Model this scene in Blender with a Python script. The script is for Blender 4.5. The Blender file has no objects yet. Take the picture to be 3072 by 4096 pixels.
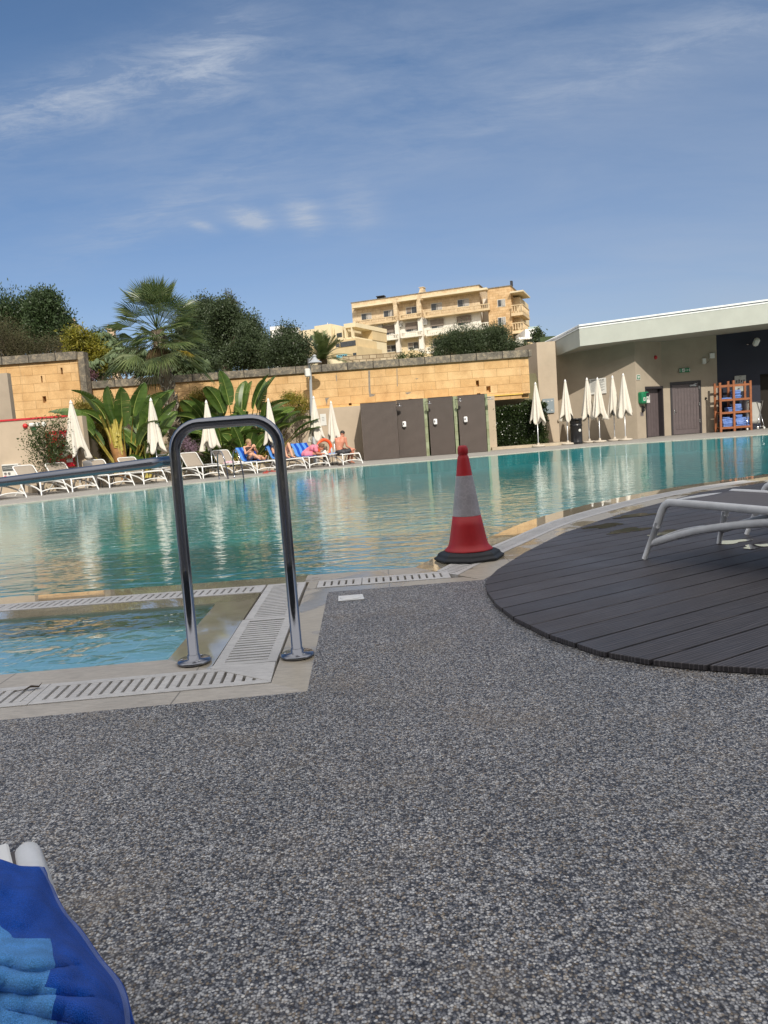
import bpy, bmesh, math, random
import numpy as np
from mathutils import Vector, Matrix, Euler
random.seed(7); rng = np.random.default_rng(7)
scene = bpy.context.scene
COL = scene.collection
R = math.radians; PI = math.pi

# ---------------------------------------------------------------- camera
FPX = 2950.0; ROLL = R(4.2); PITCH = R(6.0); EYE = 1.0
def ray(x, y):
    a = x-1536; b = -(y-2048)
    u = a*math.cos(ROLL)+b*math.sin(ROLL); v = -a*math.sin(ROLL)+b*math.cos(ROLL)
    return Vector((u, FPX*math.cos(PITCH)+v*math.sin(PITCH), -FPX*math.sin(PITCH)+v*math.cos(PITCH)))
def G(x, y, z=0.0):
    d = ray(x, y); t = (z-EYE)/d.z
    return Vector((d.x*t, d.y*t, z))
def D(x, y, Y):
    d = ray(x, y); t = Y/d.y
    return Vector((d.x*t, Y, EYE+d.z*t))
cam = bpy.data.cameras.new('camera'); camo = bpy.data.objects.new('camera', cam); COL.objects.link(camo)
cam.sensor_fit = 'VERTICAL'; cam.sensor_height = 36.0; cam.lens = 36.0*FPX/4096
cam.clip_start = 0.05; cam.clip_end = 5000
m = Matrix.Rotation(R(90)-PITCH, 4, 'X') @ Matrix.Rotation(-ROLL, 4, 'Z')
camo.matrix_world = Matrix.Translation((0, 0, EYE)) @ m
scene.camera = camo

# ---------------------------------------------------------------- helpers
def tag(o, label=None, cat=None, group=None, kind=None):
    if label: o['label'] = label
    if cat: o['category'] = cat
    if group: o['group'] = group
    if kind: o['kind'] = kind
    return o
def thing(name, label, cat, loc=(0, 0, 0), rz=0.0, group=None):
    o = bpy.data.objects.new(name, None); COL.objects.link(o)
    o.empty_display_size = 0.2
    o.location = loc; o.rotation_euler = (0, 0, rz)
    return tag(o, label, cat, group)
def dup(root, loc, rz, label=None, group=None, scale=None):
    def cp(o, parent):
        c = o.copy(); COL.objects.link(c)
        if parent: c.parent = parent
        for ch in list(o.children): cp(ch, c)
        return c
    r = cp(root, None); r.location = loc; r.rotation_euler = (0, 0, rz)
    if scale: r.scale = scale
    if label: r['label'] = label
    if group: r['group'] = group
    return r

class MB:
    """collects shapes, then links them as ONE mesh object"""
    def __init__(s): s.v = []; s.f = []; s.mi = []; s.sm = []; s.m = 0
    def mesh(s, vs, fs, smooth=False):
        n = len(s.v); s.v += [tuple(v) for v in vs]
        for f in fs: s.f.append(tuple(i+n for i in f)); s.mi.append(s.m); s.sm.append(smooth)
        return s
    def box(s, c, d, rz=0.0, M=None, bev=0.0):
        x, y, z = d[0]/2, d[1]/2, d[2]/2
        if bev > 0:
            b = min(bev, x*.9, y*.9, z*.9)
            vs = []; 
            for sx in (-1, 1):
                for sy in (-1, 1):
                    for sz in (-1, 1):
                        vs += [(sx*x, sy*(y-b), sz*(z-b)), (sx*(x-b), sy*y, sz*(z-b)), (sx*(x-b), sy*(y-b), sz*z)]
            bmx = bmesh.new()
            for v in vs: bmx.verts.new(v)
            bmesh.ops.convex_hull(bmx, input=bmx.verts)
            bmesh.ops.dissolve_limit(bmx, angle_limit=0.01, verts=bmx.verts, edges=bmx.edges)
            bmx.verts.index_update()
            vs = [v.co[:] for v in bmx.verts]; fs = [[v.index for v in f.verts] for f in bmx.faces]; bmx.free()
        else:
            vs = [(-x, -y, -z), (x, -y, -z), (x, y, -z), (-x, y, -z), (-x, -y, z), (x, -y, z), (x, y, z), (-x, y, z)]
            fs = [(0, 3, 2, 1), (4, 5, 6, 7), (0, 1, 5, 4), (1, 2, 6, 5), (2, 3, 7, 6), (3, 0, 4, 7)]
        T = Matrix.Translation(c) @ Matrix.Rotation(rz, 4, 'Z')
        if M is not None: T = T @ M
        return s.mesh([T @ Vector(v) for v in vs], fs)
    def span(s, a, b, bev=0.0):
        return s.box([(a[i]+b[i])/2 for i in range(3)], [abs(b[i]-a[i]) for i in range(3)], bev=bev)
    def prism(s, poly, z0, z1, smooth=False):
        n = len(poly)
        vs = [(p[0], p[1], z0) for p in poly]+[(p[0], p[1], z1) for p in poly]
        ar = sum(poly[i][0]*poly[(i+1) % n][1]-poly[(i+1) % n][0]*poly[i][1] for i in range(n))
        fs = [tuple(range(n-1, -1, -1)), tuple(range(n, 2*n))]+[(i, (i+1) % n, n+(i+1) % n, n+i) for i in range(n)]
        if ar < 0: fs = [f[::-1] for f in fs]
        return s.mesh(vs, fs, smooth)
    def sheet(s, poly, z):
        ar = sum(poly[i][0]*poly[(i+1) % len(poly)][1]-poly[(i+1) % len(poly)][0]*poly[i][1] for i in range(len(poly)))
        idx = list(range(len(poly)))
        if ar < 0: idx = idx[::-1]
        return s.mesh([(p[0], p[1], z) for p in poly], [idx])
    def tube(s, pts, r, n=8, caps=True, flat=None):
        """tube through pts; r number or list; flat=(wx,wy) squashes the section"""
        pts = [Vector(p) for p in pts]; k = len(pts)
        rs = r if hasattr(r, '__len__') else [r]*k
        vs = []; fs = []; prev = None
        for i, p in enumerate(pts):
            t = (pts[min(i+1, k-1)]-pts[max(i-1, 0)]).normalized()
            if prev is None:
                up = Vector((0, 0, 1)) if abs(t.z) < .95 else Vector((0, 1, 0))
                a = t.cross(up).normalized()
            else: a = (prev-t*prev.dot(t)).normalized()
            prev = a; b = t.cross(a)
            for j in range(n):
                th = 2*PI*j/n
                ca, sa = math.cos(th), math.sin(th)
                if flat: ca *= flat[0]; sa *= flat[1]
                vs.append(p+(a*ca+b*sa)*rs[i])
        for i in range(k-1):
            for j in range(n):
                fs.append((i*n+j, (i+1)*n+j, (i+1)*n+(j+1) % n, i*n+(j+1) % n)[::-1])
        s.mesh(vs, fs, True)
        if caps:
            nb = len(s.v)-k*n
            s.f.append(tuple(nb+j for j in range(n))); s.mi.append(s.m); s.sm.append(False)
            s.f.append(tuple(nb+(k-1)*n+j for j in range(n-1, -1, -1))); s.mi.append(s.m); s.sm.append(False)
        return s
    def lathe(s, prof, c=(0, 0, 0), n=24, smooth=True, sq=None):
        """prof: list of (radius, z)"""
        vs = []; fs = []
        for (r, z) in prof:
            for j in range(n):
                th = 2*PI*j/n
                vs.append((c[0]+r*math.cos(th)*(sq[0] if sq else 1), c[1]+r*math.sin(th)*(sq[1] if sq else 1), c[2]+z))
        for i in range(len(prof)-1):
            for j in range(n): fs.append((i*n+j, i*n+(j+1) % n, (i+1)*n+(j+1) % n, (i+1)*n+j))
        fs.append(tuple(range(n-1, -1, -1))); fs.append(tuple((len(prof)-1)*n+j for j in range(n)))
        return s.mesh(vs, fs, smooth)
    def ball(s, c, r, n=12, sc=(1, 1, 1)):
        pr = [(max(1e-4, math.sin(PI*i/(n//2))), -math.cos(PI*i/(n//2))) for i in range(n//2+1)]
        vs = []; fs = []
        for (q, z) in pr:
            for j in range(n):
                th = 2*PI*j/n
                vs.append((c[0]+q*math.cos(th)*r*sc[0], c[1]+q*math.sin(th)*r*sc[1], c[2]+z*r*sc[2]))
        for i in range(len(pr)-1):
            for j in range(n): fs.append((i*n+j, i*n+(j+1) % n, (i+1)*n+(j+1) % n, (i+1)*n+j))
        return s.mesh(vs, fs, True)
    def build(s, name, mats, parent=None, off=None, bevel=0.0, sub=0, autos=None):
        me = bpy.data.meshes.new(name)
        vs = s.v
        if off is not None: vs = [(v[0]-off[0], v[1]-off[1], v[2]-off[2]) for v in vs]
        me.from_pydata(vs, [], s.f)
        if not isinstance(mats, (list, tuple)): mats = [mats]
        for q in mats: me.materials.append(q)
        me.polygons.foreach_set('material_index', s.mi)
        me.polygons.foreach_set('use_smooth', s.sm)
        me.update(); me.validate()
        o = bpy.data.objects.new(name, me); COL.objects.link(o)
        if parent is not None: o.parent = parent
        elif off is not None: o.location = off
        if bevel > 0:
            bv = o.modifiers.new('b', 'BEVEL'); bv.width = bevel; bv.segments = 2; bv.limit_method = 'ANGLE'; bv.angle_limit = R(40)
        if sub:
            sb = o.modifiers.new('s', 'SUBSURF'); sb.levels = sub; sb.render_levels = sub
        return o

def smooth_path(ctrl, n=8):
    """Catmull-Rom through the control points"""
    P = [Vector(p) for p in ctrl]; out = []
    P = [P[0]*2-P[1]]+P+[P[-1]*2-P[-2]]
    for i in range(1, len(P)-2):
        for k in range(n):
            t = k/n
            out.append(0.5*((2*P[i])+(-P[i-1]+P[i+1])*t+(2*P[i-1]-5*P[i]+4*P[i+1]-P[i+2])*t*t+(-P[i-1]+3*P[i]-3*P[i+1]+P[i+2])*t**3))
    out.append(P[-2]); return out

# ---------------------------------------------------------------- materials
class N:
    def __init__(s, name):
        s.mat = bpy.data.materials.new(name); s.mat.use_nodes = True
        s.t = s.mat.node_tree; s.t.nodes.clear()
        s.out = s.t.nodes.new('ShaderNodeOutputMaterial')
    def n(s, typ, **kw):
        nd = s.t.nodes.new('ShaderNode'+typ)
        for k, v in kw.items():
            if k in nd.inputs.keys() or isinstance(k, int): pass
            setattr(nd, k, v)
        return nd
    def l(s, a, b): s.t.links.new(a, b)
    def coord(s, scale=None, which='Object', rot=None):
        tc = s.n('TexCoord'); o = tc.outputs[which]
        if scale is not None or rot is not None:
            mp = s.n('Mapping'); s.l(o, mp.inputs[0]); o = mp.outputs[0]
            if scale is not None: mp.inputs['Scale'].default_value = scale if hasattr(scale, '__len__') else (scale,)*3
            if rot is not None: mp.inputs['Rotation'].default_value = rot
        return o
    def noise(s, vec, scale=5, detail=4, rough=.55, dist=0):
        nd = s.n('TexNoise'); s.l(vec, nd.inputs['Vector'])
        nd.inputs['Scale'].default_value = scale; nd.inputs['Detail'].default_value = detail
        nd.inputs['Roughness'].default_value = rough; nd.inputs['Distortion'].default_value = dist
        return nd.outputs[0]
    def ramp(s, fac, stops, interp='LINEAR'):
        r = s.n('ValToRGB'); s.l(fac, r.inputs[0]); cr = r.color_ramp; cr.interpolation = interp
        while len(cr.elements) < len(stops): cr.elements.new(.5)
        for e, (p, c) in zip(cr.elements, stops):
            e.position = p; e.color = (*c, 1) if hasattr(c, '__len__') else (c, c, c, 1)
        return r.outputs[0]
    def mix(s, fac, a, b, mode='MIX'):
        nd = s.n('MixRGB', blend_type=mode)
        for i, x in enumerate((fac, a, b)):
            if hasattr(x, 'links') or isinstance(x, bpy.types.NodeSocket): s.l(x, nd.inputs[i])
            elif hasattr(x, '__len__'): nd.inputs[i].default_value = (*x, 1)
            else: nd.inputs[i].default_value = x if i == 0 else (x, x, x, 1)
        return nd.outputs[0]
    def math(s, op, a, b=None):
        nd = s.n('Math', operation=op)
        for i, x in enumerate((a, b)):
            if x is None: continue
            if isinstance(x, bpy.types.NodeSocket): s.l(x, nd.inputs[i])
            else: nd.inputs[i].default_value = x
        return nd.outputs[0]
    def bump(s, h, strength=.3, dist=.01, nrm=None):
        nd = s.n('Bump'); s.l(h, nd.inputs['Height']); nd.inputs['Strength'].default_value = strength
        nd.inputs['Distance'].default_value = dist
        if nrm is not None: s.l(nrm, nd.inputs['Normal'])
        return nd.outputs[0]
    def pbr(s, col, rough=.6, metal=0, normal=None, spec=None, emit=None):
        p = s.n('BsdfPrincipled')
        if isinstance(col, bpy.types.NodeSocket): s.l(col, p.inputs['Base Color'])
        else: p.inputs['Base Color'].default_value = (*col, 1)
        if isinstance(rough, bpy.types.NodeSocket): s.l(rough, p.inputs['Roughness'])
        else: p.inputs['Roughness'].default_value = rough
        p.inputs['Metallic'].default_value = metal
        if spec is not None: p.inputs['Specular IOR Level'].default_value = spec
        if normal is not None: s.l(normal, p.inputs['Normal'])
        s.l(p.outputs[0], s.out.inputs[0]); s.p = p
        return s.mat

def paint(name, col, rough=.5, var=.12, scale=6, bump=0.0, bscale=80, metal=0, spec=None):
    """plain coloured surface with soft large and small mottling"""
    k = N(name); v = k.coord()
    a = k.noise(v, scale, 5, .6)
    dark = tuple(c*(1-var) for c in col); lite = tuple(min(1, c*(1+var)) for c in col)
    c = k.ramp(a, [(.3, dark), (.7, lite)])
    nm = None
    if bump: nm = k.bump(k.noise(v, bscale, 3), bump, .004)
    return k.pbr(c, rough, metal, nm, spec)

def leafmat(name, cols, rough=.45, trans=.25, spec=.4):
    k = N(name); g = k.n('NewGeometry')
    c = k.ramp(g.outputs['Random Per Island'], [(i/(len(cols)-1), x) for i, x in enumerate(cols)])
    big = k.noise(k.coord(), 1.3, 2)
    c = k.mix(.5, c, k.mix(k.ramp(big, [(.35, 0.0), (.65, 1.0)]), tuple(x*.75 for x in cols[0]), tuple(min(1, x*1.1) for x in cols[-1])))
    p = k.n('BsdfPrincipled'); k.l(c, p.inputs['Base Color']); p.inputs['Roughness'].default_value = rough
    p.inputs['Specular IOR Level'].default_value = spec
    tr = k.n('BsdfTranslucent'); k.l(c, tr.inputs[0]); mx = k.n('MixShader'); mx.inputs[0].default_value = trans
    k.l(p.outputs[0], mx.inputs[1]); k.l(tr.outputs[0], mx.inputs[2]); k.l(mx.outputs[0], k.out.inputs[0])
    return k.mat

# pebbles bound in resin
k = N('pebble_resin'); v = k.coord()
vo = k.n('TexVoronoi'); vo.inputs['Scale'].default_value = 172
nz = k.n('TexNoise'); k.l(v, nz.inputs['Vector']); nz.inputs['Scale'].default_value = 90; nz.inputs['Detail'].default_value = 1
wv = k.n('VectorMath', operation='MULTIPLY_ADD'); k.l(nz.outputs[1], wv.inputs[0]); wv.inputs[1].default_value = (.004,)*3; k.l(v, wv.inputs[2])
k.l(wv.outputs[0], vo.inputs['Vector'])
sp = k.n('SeparateColor'); k.l(vo.outputs['Color'], sp.inputs[0])
cc = k.ramp(sp.outputs[0], [(0, (.035, .042, .06)), (.2, (.13, .135, .15)), (.38, (.29, .288, .29)), (.6, (.41, .405, .40)), (.8, (.50, .495, .485)), (.93, (.60, .59, .57)), (1, (.68, .66, .62))])
tan = k.ramp(sp.outputs[1], [(.74, 0.0), (.82, .5), (1, .75)])
cc = k.mix(tan, cc, (.27, .2, .12))
# dark resin between the pebbles
cc = k.mix(k.ramp(vo.outputs['Distance'], [(.42, 0.0), (.72, .85)]), cc, (.02, .022, .03))
big = k.noise(v, 1.1, 5, .6); fine = k.noise(v, 9, 3, .6)
cc = k.mix(1, cc, k.ramp(big, [(.3, (.70, .72, .76)), (.7, (.98, .99, 1.02))]), 'MULTIPLY')
cc = k.mix(k.ramp(k.noise(v, 2.3, 4, .65), [(.52, 0.0), (.72, .38)]), cc, (.22, .175, .12))
clus = k.noise(v, 62, 2, .6); cc = k.mix(1, cc, k.ramp(clus, [(.34, (.42, .44, .50)), (.5, (1.16, 1.15, 1.13)), (.68, (1.42, 1.39, 1.31))]), 'MULTIPLY')
cc = k.mix(1, cc, k.ramp(fine, [(.3, .86), (.7, 1.12)]), 'MULTIPLY')
h = k.ramp(vo.outputs['Distance'], [(0, 1.0), (.35, .8), (.75, 0.0)])
h2 = k.mix(.45, h, sp.outputs[2])
M_PEB = k.pbr(cc, .42, 0, k.bump(h2, .9, .004), .45)
p = k.p
# far deck paving, same stone seen small
k = N('grey_paving'); v = k.coord()
cc = k.ramp(k.noise(v, 60, 4, .75), [(.3, (.16, .155, .145)), (.5, (.3, .285, .26)), (.7, (.44, .42, .38))])
cc = k.mix(1, cc, k.ramp(k.noise(v, .8, 4), [(.3, .85), (.7, 1.1)]), 'MULTIPLY')
M_FDECK = k.pbr(cc, .7)
# travertine coping, dry
def travertine(name, rough, tint, joint=True, wetmask=False):
    k = N(name); v = k.coord()
    a = k.noise(v, 3.2, 6, .6, .4)
    c = k.ramp(a, [(.25, tuple(x*.72 for x in tint)), (.5, tint), (.75, tuple(min(1, x*1.16) for x in tint))])
    vs = k.coord((14, 60, 14), rot=(0, 0, .5)); f = k.noise(vs, 1, 5, .75)
    c = k.mix(.55, c, k.ramp(f, [(.35, tuple(x*.66 for x in tint)), (.6, tuple(min(1, x*1.1) for x in tint))]))
    pit = k.noise(v, 130, 2, .5)
    c = k.mix(k.ramp(pit, [(.66, 0.0), (.74, .6)]), c, (.25, .22, .17))
    if joint:
        br = k.n('TexBrick'); k.l(v, br.inputs['Vector']); br.inputs['Scale'].default_value = 1.0
        br.inputs['Brick Width'].default_value = .9; br.inputs['Row Height'].default_value = 9.0; br.inputs['Mortar Size'].default_value = .0035; br.offset = 0
        c = k.mix(br.outputs['Fac'], c, (.22, .2, .17))
    rg = rough
    if wetmask:
        wm = k.ramp(k.noise(v, 1.7, 3, .5), [(.45, 1.0), (.5, 0.0)])
        c = k.mix(1, c, k.mix(wm, 1.0, (.74, .7, .62)), 'MULTIPLY')
        rg = k.ramp(k.noise(v, 1.7, 3, .5), [(.45, .06), (.5, .45)])
    return k.pbr(c, rg, 0, k.bump(f, .15, .002))
M_TRAV = travertine('travertine_dry', .5, (.50, .455, .39))
M_TRAVG = travertine('travertine_grate', .5, (.60, .58, .55), joint=False)
M_TRAVM = travertine('travertine_damp', .3, (.47, .42, .34), wetmask=True)
# submerged coping under a skin of water
k = N('travertine_wet'); v = k.coord()
a = k.noise(v, 3, 6, .6, .4)
c = k.ramp(a, [(.25, (.32, .28, .20)), (.5, (.43, .38, .28)), (.75, (.52, .47, .36))])
wb = k.noise(v, 4, 3, .5)
k.pbr(c, .04, 0, k.bump(wb, .06, .02), .6)
k.p.inputs['Coat Weight'].default_value = .9; k.p.inputs['Coat Roughness'].default_value = .01; k.p.inputs['Coat IOR'].default_value = 1.33
M_TRAVW = k.mat
# dark trench under the grates
M_TRENCH = paint('trench', (.13, .11, .085), .8)

# wood composite boards
k = N('composite_board'); ang = R(29)
v = k.coord(rot=(0, 0, -ang)); 
mp = k.n('Mapping'); k.l(v, mp.inputs[0]); mp.inputs['Scale'].default_value = (1.6, 16, 1)
g1 = k.noise(mp.outputs[0], 2.2, 5, .6, 1.6)
mp2 = k.n('Mapping'); k.l(v, mp2.inputs[0]); mp2.inputs['Scale'].default_value = (4, 150, 1)
g2 = k.noise(mp2.outputs[0], 1.0, 3, .6, .6)
wv = k.n('TexWave', bands_direction='Y'); k.l(mp.outputs[0], wv.inputs[0]); wv.inputs['Scale'].default_value = 1.1; wv.inputs['Distortion'].default_value = 9; wv.inputs['Detail'].default_value = 2; wv.inputs['Detail Scale'].default_value = .7
c = k.ramp(g1, [(.3, (.036, .034, .037)), (.7, (.060, .056, .059))])
c = k.mix(k.ramp(wv.outputs[1], [(.0, .7), (.14, 0.0)]), c, (.17, .16, .165))
c = k.mix(k.ramp(g2, [(.52, 0.0), (.75, .5)]), c, (.16, .15, .155))
gi = k.n('NewGeometry'); c = k.mix(1, c, k.ramp(gi.outputs['Random Per Island'], [(0, (.82, .80, .82)), (1, (1.12, 1.08, 1.08))]), 'MULTIPLY')
rgh = k.ramp(k.noise(k.coord(), 1.2, 3), [(.35, .42), (.6, .6)])
hh = k.mix(.5, g2, wv.outputs[1])
M_DECK = k.pbr(c, rgh, 0, k.bump(hh, .35, .003), .4)

# pool tiles
def tiles(name, c1, c2, mortar, w, hgt, rough=.3):
    k = N(name); v = k.coord()
    br = k.n('TexBrick'); k.l(v, br.inputs['Vector']); br.inputs['Scale'].default_value = 1
    br.inputs['Brick Width'].default_value = w; br.inputs['Row Height'].default_value = hgt; br.inputs['Mortar Size'].default_value = .004
    br.inputs['Color1'].default_value = (*c1, 1); br.inputs['Color2'].default_value = (*c2, 1); br.inputs['Mortar'].default_value = (*mortar, 1)
    c = k.mix(1, br.outputs[0], k.ramp(k.noise(v, .35, 3), [(.3, .8), (.7, 1.15)]), 'MULTIPLY')
    return k.pbr(c, rough)
M_PFLOOR = tiles('pool_floor_tile', (.034, .29, .325), (.052, .36, .395), (.11, .41, .44), .12, .12)
M_SPFLOOR = tiles('small_pool_tile', (.40, .60, .64), (.45, .65, .69), (.70, .80, .82), .25, .12)

# water
def water(name, tint, big, small, str_, sx=1.0):
    k = N(name); v = k.coord((sx, 1, 1), rot=(0, 0, .12))
    n1 = k.noise(v, big, 2, .5, .5); n2 = k.noise(v, small, 2, .5, .3)
    w = k.n('Math', operation='MULTIPLY_ADD'); k.l(n2, w.inputs[0]); w.inputs[1].default_value = .28; k.l(n1, w.inputs[2])
    # calmer and livelier patches
    pt = k.ramp(k.noise(k.coord(), .16, 2), [(.35, .45), (.65, 1.0)])
    sep = k.n('SeparateXYZ'); k.l(k.coord(), sep.inputs[0])
    calm = k.n('MapRange'); k.l(sep.outputs[1], calm.inputs[0]); calm.inputs[1].default_value = 9; calm.inputs[2].default_value = 23; calm.inputs[3].default_value = 1.0; calm.inputs[4].default_value = .28
    hgt = k.math('MULTIPLY', k.math('MULTIPLY', w.outputs[0], pt), calm.outputs[0])
    nm = k.bump(hgt, 1.0, str_)
    gl = k.n('BsdfGlossy'); gl.inputs['Roughness'].default_value = .015; gl.inputs[0].default_value = (1, 1, 1, 1); k.l(nm, gl.inputs['Normal'])
    tr = k.n('BsdfTransparent'); tr.inputs[0].default_value = (*tint, 1)
    fr = k.n('Fresnel'); fr.inputs[0].default_value = 1.333; k.l(nm, fr.inputs['Normal'])
    mx = k.n('MixShader'); gm = k.n('NewGeometry'); ff = k.math('MULTIPLY', k.math('MINIMUM', k.math('MULTIPLY', fr.outputs[0], 1.35), .60), k.math('SUBTRACT', 1.0, gm.outputs['Backfacing']))
    k.l(ff, mx.inputs[0]); k.l(tr.outputs[0], mx.inputs[1]); k.l(gl.outputs[0], mx.inputs[2])
    k.l(mx.outputs[0], k.out.inputs[0]); return k.mat
M_WATER = water('water', (.68, .90, .90), 5.0, 14, .0145, .42)
M_WATER2 = water('water_small', (.66, .86, .88), 5, 12, .022, .8)

# limestone block walls
def blocks(name, base, pale, w=.62, h=.33, mort=.012, rot=None, grime=.5, rough=.9, offz=0.0):
    k = N(name)
    tc = k.n('TexCoord'); mp = k.n('Mapping'); k.l(tc.outputs['Object'], mp.inputs[0])
    mp.inputs['Rotation'].default_value = (R(-90), 0, 0) if rot is None else rot
    mp.inputs['Location'].default_value = (0, offz, 0)
    br = k.n('TexBrick'); k.l(mp.outputs[0], br.inputs['Vector']); br.inputs['Scale'].default_value = 1
    # rough, slightly uneven courses
    ds = k.n('TexNoise'); k.l(mp.outputs[0], ds.inputs['Vector']); ds.inputs['Scale'].default_value = 1.5
    vm = k.n('VectorMath', operation='MULTIPLY_ADD'); k.l(ds.outputs[1], vm.inputs[0]); vm.inputs[1].default_value = (.03, .03, 0); k.l(mp.outputs[0], vm.inputs[2]); k.l(vm.outputs[0], br.inputs['Vector'])
    br.inputs['Brick Width'].default_value = w; br.inputs['Row Height'].default_value = h; br.inputs['Mortar Size'].default_value = mort
    br.inputs['Mortar Smooth'].default_value = .3
    br.inputs['Color1'].default_value = (*base, 1); br.inputs['Color2'].default_value = (*pale, 1)
    br.inputs['Mortar'].default_value = (base[0]*.55, base[1]*.5, base[2]*.45, 1)
    v = k.coord()
    c = k.mix(1, br.outputs[0], k.ramp(k.noise(v, 1.7, 6, .65), [(.3, (.80, .74, .66)), (.6, (1.08, 1.08, 1.05))]), 'MULTIPLY')
    c = k.mix(1, c, k.ramp(k.noise(v, 22, 4, .7), [(.3, .86), (.7, 1.1)]), 'MULTIPLY')
    st = k.n('Mapping'); k.l(v, st.inputs[0]); st.inputs['Scale'].default_value = (5, 5, .5)
    drip = k.noise(st.outputs[0], 1.6, 5, .7)
    c = k.mix(k.ramp(drip, [(.56, 0.0), (.72, grime)]), c, (.30, .25, .18))
    k.pbr(c, rough, 0, k.bump(k.mix(.5, br.outputs['Fac'], k.noise(v, 30, 4)), .5, -.012), .2)
    return k.mat
M_YEL = blocks('yellow_limestone', (.63, .40, .19), (.69, .47, .25), 1.05, .345, .008, grime=.35)
k = N('weathered_coping'); v = k.coord()
c = k.ramp(k.noise(v, 5, 7, .75, .5), [(.3, (.08, .075, .062)), (.5, (.19, .17, .14)), (.72, (.46, .38, .26))])
br = k.n('TexBrick'); mp = k.n('Mapping'); k.l(v, mp.inputs[0]); mp.inputs['Rotation'].default_value = (R(-90), 0, 0); k.l(mp.outputs[0], br.inputs[0])
br.inputs['Scale'].default_value = 1; br.inputs['Brick Width'].default_value = 1.1; br.inputs['Row Height'].default_value = 9; br.inputs['Mortar Size'].default_value = .02; br.offset = 0
c = k.mix(br.outputs['Fac'], c, (.05, .045, .04))
M_COPE = k.pbr(c, .95, 0, k.bump(k.noise(v, 25, 5), .5, .02), .1)
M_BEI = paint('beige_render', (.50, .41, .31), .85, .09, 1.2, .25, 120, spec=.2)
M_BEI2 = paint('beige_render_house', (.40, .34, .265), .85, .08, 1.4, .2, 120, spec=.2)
M_WHITE = paint('white_plastic', (.78, .78, .76), .4, .05, 8, .1, 60)
M_NEARW = paint('white_plastic_aged', (.66, .67, .68), .38, .10, 14, .15, 50)
M_STEEL = None
k = N('polished_steel'); v = k.coord()
st = k.n('Mapping'); k.l(v, st.inputs[0]); st.inputs['Scale'].default_value = (3, 3, 40)
k.pbr((.24, .25, .28), k.ramp(k.noise(v, 30, 4, .7), [(.35, .09), (.65, .2)]), 1, k.bump(k.noise(v, 18, 3, .6), .05, .004)); M_STEEL = k.mat
M_SOIL = paint('soil', (.20, .15, .10), .95, .3, 3, .5, 30)
k = N('hill_ground'); v = k.coord(); 
M_HILL = k.pbr(k.ramp(k.noise(v, .15, 6, .7), [(.3, (.07, .075, .035)), (.6, (.2, .17, .1))]), .95)

# ---------------------------------------------------------------- sky and sun
SUN = Vector((-.17, .77, -.615)).normalized()          # the way sunlight travels
elev = math.asin(-SUN.z); azim = math.atan2(-SUN.x, -SUN.y)     # compass bearing of the sun from +Y
w = bpy.data.worlds.new('World'); scene.world = w; w.use_nodes = True
t = w.node_tree; t.nodes.clear()
class W(N):
    def __init__(s): s.t = t
k = W()
out = k.n('OutputWorld'); bg = k.n('Background'); bg.inputs[1].default_value = .14
sky = k.n('TexSky', sky_type='NISHITA'); sky.sun_disc = False; sky.sun_elevation = elev; sky.sun_rotation = azim
sky.altitude = 50; sky.air_density = 1.0; sky.dust_density = .8; sky.ozone_density = 2.4
tc = k.n('TexCoord'); gen = tc.outputs['Generated']
# thin high cirrus: direction -> flat layer overhead
sep = k.n('SeparateXYZ'); k.l(gen, sep.inputs[0])
zc = k.math('MAXIMUM', sep.outputs[2], .02)
zz = k.math('ADD', zc, .18)
px = k.math('DIVIDE', sep.outputs[0], zz); py = k.math('DIVIDE', sep.outputs[1], zz)
cb = k.n('CombineXYZ'); k.l(px, cb.inputs[0]); k.l(py, cb.inputs[1])
mp = k.n('Mapping'); k.l(cb.outputs[0], mp.inputs[0]); mp.inputs['Rotation'].default_value = (0, 0, R(20)); mp.inputs['Scale'].default_value = (1, 2.6, 1)
n1 = k.noise(mp.outputs[0], 1.3, 9, .62, .35)
n2 = k.noise(mp.outputs[0], 5.5, 9, .72, .45)
def blob(px_, py_, rx, ry, ang=0.0):
    """soft patch of sky around a direction"""
    d = ray(px_, py_).normalized()
    right = Vector((math.cos(ROLL+ang), 0, math.sin(ROLL+ang))); right = (right-d*right.dot(d)).normalized(); up = right.cross(d)
    dr = k.n('VectorMath', operation='DOT_PRODUCT'); k.l(gen, dr.inputs[0]); dr.inputs[1].default_value = right/rx
    du = k.n('VectorMath', operation='DOT_PRODUCT'); k.l(gen, du.inputs[0]); du.inputs[1].default_value = up/ry
    q = k.math('ADD', k.math('POWER', k.math('ABSOLUTE', dr.outputs['Value']), 2.0), k.math('POWER', k.math('ABSOLUTE', du.outputs['Value']), 2.0))
    return k.math('POWER', 2.718, k.math('MULTIPLY', q, -1.0))
def add(a, b): return k.math('ADD', a, b)
def mul(a, b): return k.math('MULTIPLY', a, b)
wisp = k.ramp(n2, [(.42, 0.0), (.72, 1.0)]); veil = k.ramp(n1, [(.35, 0.0), (.75, 1.0)])
band = blob(1450, 330, .42, .10, R(8)); band2 = blob(280, 400, .17, .026, R(9))
m1 = mul(mul(band, add(mul(veil, .80), mul(wisp, .22))), .62)
m2 = mul(mul(band2, add(.25, wisp)), .80)
m3 = mul(mul(blob(860, 250, .055, .035, R(40)), add(.15, wisp)), .62)
m4 = mul(mul(blob(1005, 878, .024, .011, R(-25)), add(.5, wisp)), 1.0)
m5 = mul(mul(blob(1215, 865, .024, .017, R(-30)), add(.5, wisp)), .75)
m6 = mul(mul(blob(1430, 830, .03, .03, 0), add(.5, wisp)), .30)
m7 = mul(mul(blob(640, 850, .12, .022, R(16)), add(.25, wisp)), .30)
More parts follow.
